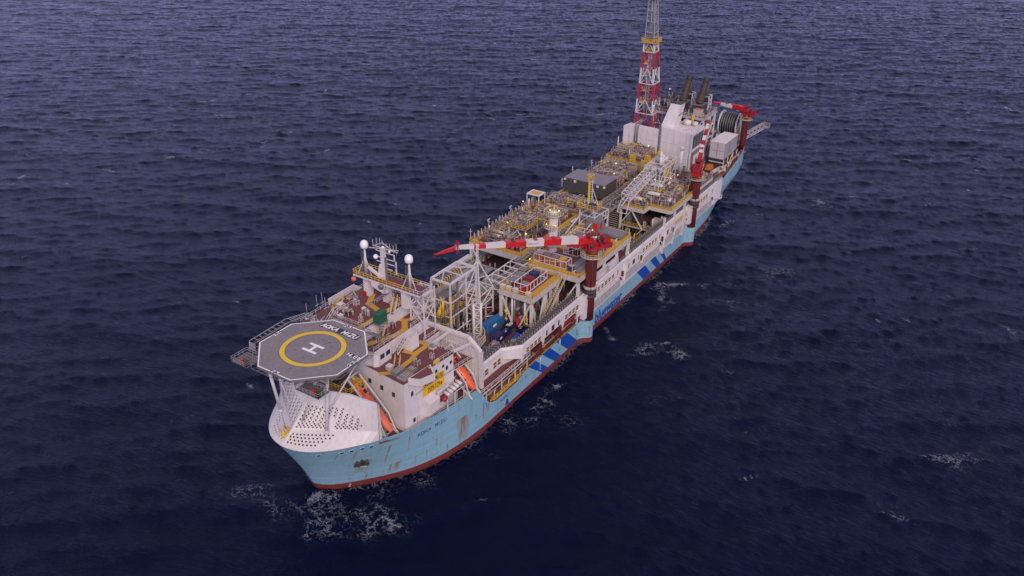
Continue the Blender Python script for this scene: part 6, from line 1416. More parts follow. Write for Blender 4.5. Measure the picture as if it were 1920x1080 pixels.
crane('tall dark red crane with a long red and white boom stretched across the deck', 98.1, -21.95, 7.6, 30.4, (67.6,3.2,36.4), [(0,'boomred'),(.065,'white'),(.30,'boomred'),(.385,'white'),(.54,'boomred'),(.70,'white'),(.86,'boomred'),(.93,'white')][:0] or
      [(0,'boomred'),(.12,'white'),(.25,'boomred'),(.38,'white'),(.51,'boomred'),(.66,'white'),(.80,'boomred'),(.885,'white')], jib=(62.0,6.5,35.6), boomw=1.5, txt=True)
crane('dark red crane with a banded boom pointing aft beside the pipe packed module', 178.6, -21.95, 7.6, 28.2, (202.6,-15.8,41.6), [(0,'red'),(.22,'white'),(.38,'red'),(.48,'white'),(.6,'red'),(.72,'white'),(.84,'red'),(.93,'dirty')], boomw=1.15)
crane('short red stern crane beside the hose reel with boom swung inboard', 244.2, -17.2, 15.0, 32.4, (247.3,-1.6,34.4), [(0,'boomred'),(.42,'white'),(.78,'boomred')], r=1.25, bands=False, boomw=1.3, sc=.72, txt=False)

# ------------------------------------------------------------------ fire wall and turbine enclosure
o = thing('fire_wall', 'plain white fire wall with two grey pipes below the striped flare tower', 'wall', (205,12,17)); m_ = MB()
m_.slab([(205.2,20.2,17.4),(205.2,5.0,17.4),(205.2,4.6,32.4),(205.2,17.4,32.9),(205.2,20.2,31.4)], (.5,0,0), 'wallw'); m_.box(205.7,210,5.2,19.8,17,31.2,'dirty'); m_.build('wall_panel', o)
m_ = MB()
for y in np.arange(7.2, 20, 2.6): m_.box(205.16,205.2,y,y+.07,17.6,31.8,'dirty')
for z in (22.4,27.4): m_.box(205.15,205.2,5.2,20.0,z,z+.07,'dirty')
m_.build('wall_seam', o)
m_ = MB()
for dy, e in ((0,0),(1.0,.4)): m_.tube([(208,14.6-dy-.4,33.6),(204.6,14.6-dy,32.8-e),(204.6,14.8-dy,26.0-e),(204.5,12.6-dy,25.2-e),(204.4,8.6-dy,24.6-e)],.22,'grey',8)
m_.build('wall_pipe', o)
te = thing('turbine_enclosure', 'large white enclosure with louvred side and leaning intake duct beside the fire wall', 'enclosure', (210,-2,17)); m_ = MB()
m_.slab([(205.4,4.4,17.2),(205.4,-9.0,17.2),(205.4,-9.0,32.8),(205.4,4.4,33.6)], (12.6,0,0), 'wallw'); m_.build('enclosure_wall', te)
m_ = MB()
for y in np.arange(-6.6, 4, 2.6): m_.box(205.36,205.4,y,y+.07,17.4,32.8,'dirty')
for z in (22.4,27.6): m_.box(205.35,205.4,-8.9,3.9,z,z+.07,'dirty')
m_.box(205.2,205.39,-7.6,-6.7,17.6,19.8,'grey'); m_.cyl((205.2,-8.4,18),(205.2,-8.4,32.6),.09,'lgrey',6)
for k in range(5): m_.box(206.4+k*2.4,206.5+k*2.4,-9.04,-9.0,25.6,32.7,'dirty')
m_.build('wall_seam', te)
m_ = MB(); m_.box(205.0,205.4,4.0,4.5,18,34.0,'grey'); m_.box(205.0,205.4,4.55,4.85,18,34.2,'galv')
for z in (26,30): m_.box(204.9,205.2,3.9,4.9,z,z+.3,'lgrey')
m_.build('duct_riser', te)
m_ = MB()
for k in range(4): x = 206.4+k*2.8; m_.box(x,x+2.3,-9.12,-9.02,26.6,31.8,'dark'); [m_.box(x+.05,x+2.25,-9.2,-9.12,z,z+.12,'grey') for z in np.arange(26.8,31.6,.45)]
m_.box(206.0,216.5,-9.9,-9.05,18.6,25.4,'grey'); m_.box(206.3,216.2,-10.6,-9.92,19.2,24.2,'wallw'); m_.build('louvre', te)
m_ = MB(); bq = [(208,5.4),(208,.0),(213,-.4),(213,5.0)]; tq = [(210.6,3.2),(210.6,-1.0),(214.4,-1.2),(214.4,3.0)]
v = [(*p,33.0) for p in bq]+[(*p,41.9) for p in tq]; m_.add(v, [(0,1,5,4),(1,2,6,5),(2,3,7,6),(3,0,4,7)], 'wallw'); m_.add([(*p,41.9) for p in tq], [(0,1,2,3)], 'dark'); m_.beam((210.2,-.72,37.6),(214.6,-.9,38.4),.1,.4,'grey'); m_.build('intake_duct', te)
m_ = MB(); m_.lathe((214,-3.2,34.4), [(.1,-1.3),(1.2,-1.2),(1.3,0),(1.2,1.2),(.1,1.3)], 'white', 14, (.2,1,0)); m_.lathe((215.6,-5.8,33.9), [(.1,-1.0),(.95,-.9),(1.0,0),(.95,.9),(.1,1.0)], 'white', 14, (.2,1,0)); m_.box(208.4,212.4,-5.4,-2.4,33.2,33.7,'white'); m_.box(209.5,216.5,-8.6,-7.0,32.9,33.7,'white'); m_.build('roof_drum', te)

# exhaust stacks on their structure
es = thing('exhaust_structure', 'sooty dark steel structure carrying the two rusty exhaust stacks', 'exhaust structure', (222,0,17)); m_ = MB()
m_.box(217,231,-8.8,13.2,35.6,36.1,'grey'); m_.box(216.8,217.1,-8.8,13.2,35.2,36.2,'dirty'); m_.box(217,231,-9.0,-8.8,35.2,36.2,'dirty'); m_.build('upper_deck', es)
m_ = MB()
for x in (217.4,224,230.6):
    for y in (-8.4,-1.5,6,12.8): m_.beam((x,y,16.8),(x,y,35.6),.42,.42,'white')
for y in (-8.4,12.8):
    for a, b_ in ((217.4,224),(224,230.6)):
        for z0, z1 in ((17,26),(26,35.4)): m_.beam((a,y,z0),(b_,y,z1),.28,.28,'white'); m_.beam((b_,y,z0),(a,y,z1),.28,.28,'white')
for ya, yb in ((-8.4,-1.5),(-1.5,6),(6,12.8)):
    for z0, z1 in ((17,26),(26,35.4)): m_.beam((217.2,ya,z0),(217.2,yb,z1),.26,.26,'white'); m_.beam((217.2,yb,z0),(217.2,ya,z1),.26,.26,'white')
for z in (26,31): m_.beam((217.2,-8.4,z),(217.2,12.8,z),.3,.3,'white'); m_.beam((217.4,-8.4,z),(230.6,-8.4,z),.3,.3,'white')
m_.build('support_frame', es)
m_ = MB(); Q = [(217,-8.8,36.1),(231,-8.8,36.1),(231,13.2,36.1),(217,13.2,36.1),(217,-8.8,36.1)]; m_.rail(Q,'cream',1.2,1.4,.09); m_.rail([(217,13.2,40.2),(217,6,40.2),(226,6,40.2)],'grey',1.2,1.4,.09); m_.build('railing', es)
m_ = MB()
for y in (3.9,-3.2): m_.box(222.6,228.4,y-2.0,y+2.0,36.1,39.2,'dark'); m_.box(222.4,228.6,y-2.1,y+2.1,39.2,39.4,'grey')
m_.box(218.4,221.6,-6.4,-3.4,36.1,38.6,'dirty'); m_.box(218.6,221.2,-6.2,-3.6,38.6,38.7,'ctorange'); m_.box(218.2,220.6,-7.8,-5,36.12,36.3,'ctorange'); m_.build('exhaust_silencer', es)
m_ = MB(); rs = random.Random(21)
for i in range(190):
    x, y = rs.uniform(217.6,229), rs.uniform(6.0,12.8); z = rs.choice((36.1,36.1,38.2)); h = rs.uniform(.8,4.0); mt = rs.choice(('dark','dark','grey','dirty','rust'))
    m_.cyl((x,y,z),(x,y,z+h),rs.uniform(.08,.3),mt,6) if rs.random() < .5 else m_.box(x,x+rs.uniform(.3,1.4),y,y+rs.uniform(.2,1),z,z+h*.6,mt)
for i in range(90):
    x, y = rs.uniform(217.6,230), rs.uniform(-8,6); h = rs.uniform(.6,2.2); m_.cyl((x,y,36.1),(x,y,36.1+h),rs.uniform(.07,.2),rs.choice(('dark','grey','dirty')),6)
for i in range(160):
    x, y, z = rs.uniform(218,230), rs.uniform(-8,12), rs.uniform(17,32); a = rs.uniform(.5,2.4); m_.box(x,x+a,y,y+a*.8,z,z+rs.uniform(.4,2.6),rs.choice(('dark','grey','dirty','lgrey','dark')))
m_.box(217.1,217.5,6,13,38.0,38.3,'grey'); m_.build('turbine_machinery', es, kind='stuff')
m_ = MB(); m_.box(216.2,217.0,-4.6,-3.8,30,37,'yrail'); m_.build('yellow_ladder', es); lamps(es, [(231,12.4,41.6),(217.4,13.4,37.6)])
def stack(label, y):
    o = thing('exhaust_stack', label, 'exhaust stack', (225,y,39.4), 'rusty exhaust stacks'); m_ = MB(); ax = Vector((4.4,-.3,9.6)).normalized()
    m_.lathe((225,y,39.3), [(1.55,0),(1.5,.6),(1.35,4.4),(1.12,8.4),(1.12,8.6)], 'rust', 20, ax); m_.build('stack_shell', o)
    m_ = MB(); m_.lathe(Vector((225,y,39.3))+ax*8.5, [(1.14,0),(1.2,.1),(1.2,2.0),(1.22,2.1),(1.0,2.1),(.95,1.4)], 'dark', 20, ax); m_.build('stack_rim', o)
    m_ = MB(); n = 22; pr_ = None; a_ = ax.cross(Vector((0,1,0))).normalized(); b_ = ax.cross(a_).normalized()
    for k in range(60): t_ = k/59; r_ = 1.6-.42*t_*.85; c = Vector((225,y,39.3))+ax*(1.0+6.2*t_)+(a_*math.cos(t_*13)+b_*math.sin(t_*13))*r_; pr_ and m_.beam(pr_, c, .12, .12, 'dark'); pr_ = c
    m_.build('spiral_strake', o)
    m_ = MB(); m_.cyl((229.6,y-.6,38.0),(230.0,y-.8,46.6),.95,'dark',14); m_.build('rear_pipe', o)
    m_ = MB()
    for x, yy in ((228.6,y-2.4),(232,y-2.4),(232,y),): m_.beam((x,yy,36),(x,yy,41.8),.22,.22,'white')
    for p, q in (((228.6,y-2.4,41.8),(232,y-2.4,41.8)),((232,y-2.4,41.8),(232,y,41.8)),((228.6,y-2.4,41.8),(228.4,y,41.4)),((228.6,y-2.4,36.2),(232,y-2.4,41.6)),((228.6,y-2.4,41.8),(232,y-2.4,37)),((232,y-2.4,38),(232,y,41.6))): m_.beam(p, q, .2, .2, 'white')
    m_.build('stack_brace', o)
stack('rusty leaning exhaust stack, the left one nearer the flare tower', 3.9); stack('rusty leaning exhaust stack, the right one nearer the stern crane', -3.2)

# ------------------------------------------------------------------ flare tower
ft = thing('flare_tower', 'tall tapering red and white lattice flare tower with yellow platform', 'flare tower', (215,13.5,30))
LV = [(24,'red'),(30,'red'),(35.6,'white'),(41.2,'red'),(47.4,'white'),(53.4,'red'),(59.6,'white'),(63.2,'lgrey'),(67.0,'lgrey'),(71,'lgrey'),(75,'lgrey'),(79.2,'lgrey')]
def fc(z):
    t_ = (z-31)/(79-31); w_ = 3.9-1.9*t_/.67 if z < 63.2 else 2.0-(z-63.2)*.045
    return 215.0+.4*t_, 14.4+2.0*t_, max(w_, 1.2)
def corners(z):
    x, y, w_ = fc(z); return [Vector((x-w_,y-w_,z)),Vector((x+w_,y-w_,z)),Vector((x+w_,y+w_,z)),Vector((x-w_,y+w_,z))]
for (z0, mt), (z1, _) in zip(LV, LV[1:]):
    m_ = MB(); a, b_ = corners(z0), corners(z1); tw = .46 if z0 < 60 else .26; mtt = 'towerred' if mt == 'red' else mt
    for k in range(4):
        m_.beam(a[k], b_[k], tw, tw, mtt); m_.beam(a[k], a[(k+1)%4], .26, .26, mtt); k2 = (k+1) % 4
        if z0 < 63:
            md = (b_[k]+b_[k2])/2; m_.beam(a[k], md, .24, .24, mtt); m_.beam(a[k2], md, .24, .24, mtt); m_.beam((a[k]+md)/2, (a[k]+b_[k])/2, .16, .16, mtt); m_.beam((a[k2]+md)/2, (a[k2]+b_[k2])/2, .16, .16, mtt)
        else: m_.beam(a[k], b_[k2], .12, .12, mtt); m_.beam((a[k]+b_[k])/2, (a[k2]+b_[k2])/2, .1, .1, mtt)
    m_.build('tower_section', ft)
m_ = MB()
for dx, dy in ((-.8,-.8),(-.2,.2),(-.9,.3)):
    p0, p1, p2 = Vector((fc(34)[0]+dx-1.0, fc(34)[1]+dy+.6, 33)), Vector((fc(63)[0]+dx, fc(63)[1]+dy, 63)), Vector((fc(80)[0]+dx*.6, fc(80)[1]+dy*.6, 82)); m_.cyl(p0,p1,.32,'lgrey',8); m_.cyl(p1,p2,.26,'lgrey',8); m_.cyl(p0,(205.6,p0.y+2.2,31.4),.3,'lgrey',8) if dy < .25 else None
m_.build('flare_riser', ft)
def sqplat(z, e, mt='yellow', r_='yrail'):
    x, y, w_ = fc(z); w_ += e; m_ = MB(); m_.box(x-w_,x+w_,y-w_,y+w_,z-.25,z,mt); m_.rail([(x-w_,y-w_,z),(x+w_,y-w_,z),(x+w_,y+w_,z),(x-w_,y+w_,z),(x-w_,y-w_,z)],r_,1.3,1.2,.13,toe=mt); m_.build('tower_platform', ft)
sqplat(63.4, 1.1); sqplat(59.8, -.6); sqplat(80.0, 1.2, 'cream', 'grey')
for z, s_ in ((39.6,.6),(44.4,.5),(50.4,.5),(55,.5)):
    x, y, w_ = fc(z); m_ = MB(); m_.box(x-w_*s_-.6,x+.4,y-.2,y+w_*s_+.8,z-.2,z,'cream'); m_.rail([(x-w_*s_-.6,y-.2,z),(x+.4,y-.2,z),(x+.4,y+w_*s_+.8,z),(x-w_*s_-.6,y+w_*s_+.8,z),(x-w_*s_-.6,y-.2,z)],'yrail',1.1,1.2,.1); m_.build('rest_platform', ft)
m_ = MB(); m_.cyl((216,15.4,80),(216,15.4,86),.5,'rust',10); m_.build('flare_tip', ft)

# ------------------------------------------------------------------ stern
o = thing('hose_reel', 'huge white flanged reel wound with black hose at the stern', 'hose reel', (250,-9,16.6)); m_ = MB()
for y in (-5.4,-13.0):
    n = 36; v = []
    for rr, yy in ((5.2,y-.22),(5.2,y+.22),(4.7,y+.22),(4.7,y-.22)):
        v += [(250+rr*math.cos(2*PI*k/n), yy, 25.9+rr*math.sin(2*PI*k/n)) for k in range(n)]
    m_.add(v, [(j*n+k, j*n+(k+1)%n, ((j+1)%4)*n+(k+1)%n, ((j+1)%4)*n+k) for j in range(4) for k in range(n)], 'wallw', False)
    for k in range(12): a = 2*PI*k/12; m_.beam((250,y,25.9),(250+4.8*math.cos(a),y,25.9+4.8*math.sin(a)),.3,.3,'wallw')
    m_.lathe((250,y,25.9), [(.9,-.3),(.9,.3)], 'wallw', 16, (0,1,0))
m_.lathe((250,-5.4,25.9), [(5.0,-.05),(5.0,.05)], 'wallw', 36, (0,1,0)); m_.build('flange', o)
m_ = MB(); prof = []
for k in range(7): y = .45+k*1.0; prof += [(4.25,y-.02),(4.55,y+.15),(4.62,y+.45),(4.55,y+.8)]
prof = [(4.2,.25)]+prof+[(4.2,7.3)]; m_.lathe((250,-5.4,25.9), prof, 'hose', 40, (0,-1,0)); m_.build('wound_hose', o)
m_ = MB()
for k in range(6):
    y = -5.4-.97-k*1.0
    for j in range(14):
        a = PI*.30+PI*.95*j/14; b_ = PI*.30+PI*.95*(j+1)/14; m_.beam((250+4.6*math.cos(a),y,25.9+4.6*math.sin(a)),(250+4.6*math.cos(b_),y,25.9+4.6*math.sin(b_)),.16,.1,'lgrey')
m_.build('lashing_band', o)
m_ = MB()
for y in (-4.6,-13.8):
    for s_ in (-4,4): m_.beam((250+s_,y,16.6),(250,y,26.2),.5,.5,'white')
    m_.beam((246,y,17),(254,y,17),.4,.4,'white'); m_.beam((246.6,y,20),(253.4,y,20),.3,.3,'white')
for k in range(8): m_.beam((246.2+.4*k,-14.2,17+k*1.1),(253.6-.4*k,-14.2,17.8+k*1.1),.16,.16,'cream')
m_.build('reel_stand', o); m_ = MB(); m_.box(243.6,246.6,-15.2,-13.6,22.2,22.4,'yellow'); m_.rail([(243.6,-15.2,22.4),(246.6,-15.2,22.4),(246.6,-13.6,22.4),(243.6,-13.6,22.4),(243.6,-15.2,22.4)],'yrail',1.3,1,.1); m_.box(240,243,-5.6,-3.4,23.6,23.9,'yellow'); m_.rail([(240,-5.6,23.9),(240,-3.4,23.9),(243,-3.4,23.9)],'yrail',1.6,.9,.12); m_.build('reel_platform', o)
o = thing('equipment_container', 'large pale grey two tier equipment block in front of the hose reel', 'container block', (227,-15,20.4)); m_ = MB(); m_.box(219,230.6,-18,-11.8,20.4,27.0,'lgrey'); m_.box(231.2,235,-17.6,-11.8,20.4,26.6,'lgrey'); m_.box(218.9,230.7,-18.1,-11.7,27.0,27.12,'wallw'); m_.box(231.1,235.1,-17.7,-11.7,26.6,26.7,'wallw'); m_.build('block_wall', o)
m_ = MB(); m_.box(218.93,218.99,-18,-11.8,23.6,23.75,'grey'); m_.box(218.93,218.99,-15.0,-14.85,20.4,27,'grey'); m_.box(224.4,224.7,-18.08,-18.01,22,26.8,'grey')
for y in np.arange(-17.8,-12,.45): m_.box(218.95,218.985,y,y+.2,20.5,26.9,'wallw')
m_.box(219,235,-18,-11.8,16.62,20.4,'dark'); 
for x in (219.2,224,230,234.8): m_.box(x-.2,x+.2,-18.2,-17.8,16.6,20.4,'white')
m_.build('block_trim', o)
o = thing('flare_ladder', 'white lattice gangway arm reaching out over the port quarter', 'gangway arm', (250,-17,19)); m_ = MB(); truss(m_, (249.6,-14.2,20.0), (254.0,-22.4,26.4), 1.8, 2.0, 7, t=.14); m_.build('lattice_arm', o)
m_ = MB(); m_.box(252.9,255.4,-24.6,-22.2,25.6,25.8,'lgrey'); m_.rail([(252.9,-24.6,25.8),(255.4,-24.6,25.8),(255.4,-22.2,25.8),(252.9,-22.2,25.8),(252.9,-24.6,25.8)],'lgrey',1.5,.9,.12); m_.rail([(248.6,-14.6,21),(253,-22.8,27.2)],'lgrey',1.3,1,.1); m_.build('end_platform', o)
sd_ = MB(); rs = random.Random(8)
for i in range(150):
    x, y = rs.uniform(208,240), rs.choice((rs.uniform(-19.4,-18.2), rs.uniform(-11.6,-9.2), rs.uniform(-16,18))); 
    if 218 < x < 236 and -18.4 < y < -11.4: continue
    h = rs.uniform(.5,2.2); mt = rs.choice(('dirty','yrail','lgrey','grey','pedred','white'))
    if rs.random() < .5: sd_.cyl((x,y,16.6),(x,y,16.6+h),rs.uniform(.1,.3),mt,6)
    else: sd_.cyl((x,y,16.9+h*.4),(x+rs.uniform(1,5),y,16.9+h*.4),rs.uniform(.1,.3),mt,6)
sd_.cyl((210,-17.0,17.6),(217,-17.6,17.6),.8,'dirty',12); sd_.tube([(217,-17.6,17.6),(218.6,-19.0,17.8),(216.6,-19.6,16.4)],.6,'dirty'); [sd_.box(211.6+k*.9,212.1+k*.9,-15.6,-13.6,17.8,19.4-.2*(k%2),'ctorange') for k in range(4)]; sd_.box(211.4,215,-15.8,-13.4,17.7,18.2,'ctorange'); sd_.box(206,214,-16,-13,12,15.8,'dirty'); sd_.box(206,210,-12,-9.4,16.6,17.0,'blue')
sd_.cyl((222,-18.9,17.8),(238,-18.5,18.4),.35,'lgrey',8); sd_.beam((224,-19,18.6),(238,-16.5,21.6),.3,.3,'yrail'); sd_.beam((219,-18.4,19.0),(219,-12,19.0),.3,.3,'white')
sd_.build('poop_pipework', ship, kind='stuff')
m_ = MB(); pts = []
for x in (222,228,234,240,246,251,255,258): zt = lerp_tab(TOPZ, x); X, Y = hull_pt(x, zt); pts.append((X+.1, -Y+.2, zt))
m_.rail(pts, 'red', 1.2, 1.5, .1); m_.rail([(p[0],-p[1],p[2]) for p in pts], 'white', 1.2, 1.8, .09)
m_.build('stern_rail', ship)
m_ = MB(); m_.box(206.2,208.0,-23.0,-21.0,9.0,9.3,'white'); m_.rail([(206.2,-21.2,9.3),(206.2,-23,9.3),(208,-23,9.3),(208,-21.2,9.3)],'white',1.1,1,.09); m_.box(204.5,206.4,-21.2,-20.6,13,15.98,'wallw'); m_.build('pilot_platform', ship)
m_ = MB()
for x in (212.5,217): m_.box(x,x+.7,-hull_y(x,12)-.12,-hull_y(x,12)+.1,11.6,12.6,'black'); m_.box(x-.12,x+.82,-hull_y(x,12)-.08,-hull_y(x,12)+.1,11.45,12.75,'white')
m_.build('mooring_port', ship)
m_ = MB(); pts = [(x, -max(hull_y(x, 13.6)-.35, .1), 13.6) for x in np.arange(19, 43, 3)]; m_.rail(pts, 'white', 1.3, 1.5, .08); m_.box(14.6,16.8,-13.8,-12.8,13.6,14.6,'hull'); m_.cyl((15,-12,14.2),(18,-12,14.2),.7,'dirty',10)
for i in range(30): x, y = rs.uniform(13.8,19.4), rs.uniform(-11,11); m_.box(x,x+rs.uniform(.4,1.4),y,y+rs.uniform(.4,1.6),13.6,13.6+rs.uniform(.5,2),rs.choice(('dark','grey','yrail','dirty')))
m_.build('forecastle_fitting', ship)
o = thing('mooring_deck', 'dark winch platform with yellow railing just below the helideck', 'platform', (15,-2,20)); m_ = MB(); m_.box(13.6,19.8,-6.0,4.0,24.0,24.2,'mdeck'); m_.box(16,19.8,-5,-2,24.21,24.23,'yellow'); m_.rail([(13.6,-6,24.2),(13.6,4,24.2)],'yrail',1.3,1,.1,toe='yellow'); m_.rail([(13.6,-6,24.2),(19.6,-6,24.2)],'yrail',1.3,1,.1,toe='yellow'); m_.build('platform_deck', o)
m_ = MB()
for y in (-4,0,3): m_.lathe((15.4,y,25.0), [(.7,-.9),(.7,-.8),(.4,-.7),(.4,.7),(.7,.8),(.7,.9)], 'dark', 14, (0,1,0))
for x in (14,19.4):
    for y in (-5.6,3.6): m_.beam((x,y,13.6),(x,y,24),.35,.35,'white')
m_.build('winch', o)

# ------------------------------------------------------------------ sea
N = 1024; TILE = 1024.0; X0, Y0 = -150.0, -290.0
rg = np.random.default_rng(12); kk = 2*np.pi*np.fft.fftfreq(N, TILE/N); KX, KY = np.meshgrid(kk, kk, indexing='ij'); K = np.hypot(KX, KY); K[0,0] = 1
WD = math.radians(198); g9 = 9.81; V = 8.4; Lp = V*V/g9
dirc = (KX*math.cos(WD)+KY*math.sin(WD))/K
P = np.exp(-1/(K*Lp)**2)/K**4*(np.abs(dirc)**12.0*np.where(dirc < 0, .06, 1.0)+.002)*np.exp(-(K*.35)**2*.3); P[0,0] = 0
P /= (P.sum())
Lq = 4.9*4.9/g9; d2 = (KX*math.cos(WD+.35)+KY*math.sin(WD+.35))/K
P2 = np.exp(-1/(K*Lq)**2)/K**3.7*(np.abs(d2)**14.0*np.where(d2 < 0, .05, 1.0)+.003)*np.exp(-(K*.3)**2*.3); P2[0,0] = 0; P2 /= P2.sum()
Lr = 2.7*2.7/g9; d3 = (KX*math.cos(WD-.25)+KY*math.sin(WD-.25))/K
P3 = np.exp(-1/(K*Lr)**2)/K**4*(np.abs(d3)**4*np.where(d3 < 0, .1, 1.0)+.015)*np.exp(-(K*.22)**2*.3); P3[0,0] = 0; P3 /= P3.sum()
P = P*.52+P2*.37+P3*.11
H = np.sqrt(P)*(rg.normal(size=(N,N))+1j*rg.normal(size=(N,N))); h = np.fft.ifft2(H).real; sc_ = .215/h.std(); h *= sc_
dx = np.fft.ifft2(-1j*KX/K*H).real*sc_; dy = np.fft.ifft2(-1j*KY/K*H).real*sc_
i_ = np.arange(N)*TILE/N; GX, GY = np.meshgrid(X0+i_, Y0+i_, indexing='ij')
fade = np.clip(np.minimum(np.minimum(GX-X0, X0+TILE-2-GX), np.minimum(GY-Y0, Y0+TILE-2-GY))/24, 0, 1)
co = np.stack([GX-1.7*dx*fade, GY-1.7*dy*fade, h*fade-.02], -1).reshape(-1,3)
# foam cover: whitecaps on a few steep crests and patches where the hull works the water
low = np.fft.ifft2(np.fft.fft2(rg.normal(size=(N,N)))*np.exp(-(K*9)**2)).real; low /= low.std()
jac = np.gradient(dx, TILE/N, axis=0)+np.gradient(dy, TILE/N, axis=1); jac /= jac.std()
lap = (h/h.std())
foam = np.clip((lap*.62+low*.62-2.05)*.40, 0, .50)
mid = np.fft.ifft2(np.fft.fft2(rg.normal(size=(2,N,N)))*np.exp(-(K*2.2)**2)).real; mid /= mid.std(axis=(1,2), keepdims=True)
WX, WY = GX+mid[0]*2.6, GY+mid[1]*2.6
crest = np.clip(.5+lap*.55+low*.25, 0, 1.15)
for (x, y, r_, s_, e) in ((4.6,-2.4,1.9,.95,-1),(6.0,-5.5,2.2,.62,-1),(3.4,-5,4.0,.52,0),(0,-8,3.6,.46,0),(4.5,-11,5,.50,.4),(9,-12,4,.46,.5),(5,-16,5,.52,.5),(-3,-12,4,.46,.6),(11,-19,5,.46,.6),(-2,1,4,.44,.4),(-4,7,5,.44,.6),(1,12,4,.42,.6),(1,-20,5,.40,.7),(14,-16,5,.46,.5),(22,-21,5,.42,.5),(30,-22,5,.40,.5),(40,-25,5,.42,.6),(50,-26,6,.44,.6),(58,-31,6,.46,.8),(66,-25.5,3.6,.60,.2),(72.6,-23.6,2.4,.90,0),(78,-27,3,.52,.4),(79.6,-42.6,3,.62,.8),(97,-42,6,.44,.8),(101.7,-47.3,3.4,.66,.8),(146,-27,5,.72,.3),(140,-29,4,.56,.5),(134,-30,4,.50,.5),(112.5,-30,4,.56,.7),
        (104,-27.2,1.8,.7,0),(125,-30,4,.44,.5),(148.4,-54.5,4,.46,.9),(195,211,10,.62,1),(136,220,4,.80,.6),(150,214,8,.50,1),(244,-51.6,8,.56,1),(98.1,-117.8,4,.62,.9),(104,-122,6,.50,1),(78.1,-115.2,6,.52,1),(70,-118,5,.48,1),(324.8,-72.6,4,.70,1),(397.7,-96.6,4,.80,.8),(539.9,-58.1,5,.75,1),(394.6,-8.6,7,.66,1),(182,-25.4,3,.60,.2),(207,-23.5,2.6,.66,.2),(120,-36,6,.42,1),(130,-52,6,.40,1),(86,-52,9,.42,1),(60,-62,9,.38,1),(150,-40,9,.44,1),(110,-60,6,.42,1),(170,-60,8,.42,1)):
    d2_ = ((WX-x)**2+(WY-y)**2)/r_**2
    if e < 0: d2_ = ((GX-x+mid[0]*.6)**2+(GY-y)**2)/r_**2; e = 0
    foam = np.maximum(foam, s_*np.exp(-d2_)*((1-e)+e*crest))
rf = random.Random(77)
for _ in range(330):   # small whitecaps, each drawn out along its crest
    x, y = rf.uniform(-60, 800), rf.uniform(-240, 640); r_ = rf.choice((.7,.8,.9,1.1,1.6)); s_ = rf.uniform(.62,.98); an = WD+PI/2+rf.uniform(-.5,.5); ca, sa = math.cos(an), math.sin(an); ln = rf.uniform(1.4, 3.2)
    i0, j0 = int(x-X0), int(y-Y0); sl_ = (slice(max(i0-12,0), i0+13), slice(max(j0-12,0), j0+13)); ax, ay = WX[sl_]-x, WY[sl_]-y
    foam[sl_] = np.maximum(foam[sl_], s_*np.exp(-((ax*ca+ay*sa)/(r_*ln))**2-((-ax*sa+ay*ca)/r_)**2))
hy = np.interp(GX, [a for a, _ in WLB], [b for _, b in WLB]); dist = np.abs(GY)-hy
wash = np.exp(-(np.clip(dist,0,9)/2.4)**2)*(GX > 6)*(GX < 236)*(dist > -2.5)
foam = np.maximum(foam, wash*np.clip(.34+.15*mid[0]+.10*low, 0, .62))
me = bpy.data.meshes.new('sea_surface'); idx = np.arange(N*N).reshape(N,N)
q = np.stack([idx[:-1,:-1], idx[1:,:-1], idx[1:,1:], idx[:-1,1:]], -1).reshape(-1,4)
me.vertices.add(N*N); me.vertices.foreach_set('co', co.ravel()); me.loops.add(q.size); me.loops.foreach_set('vertex_index', q.ravel()); me.polygons.add(len(q)); me.polygons.foreach_set('loop_start', np.arange(0, q.size, 4)); me.polygons.foreach_set('loop_total', np.full(len(q), 4)); me.polygons.foreach_set('use_smooth', np.ones(len(q), bool)); me.update()
at = me.attributes.new('foam', 'FLOAT', 'POINT'); at.data.foreach_set('value', foam.astype(np.float32).ravel())
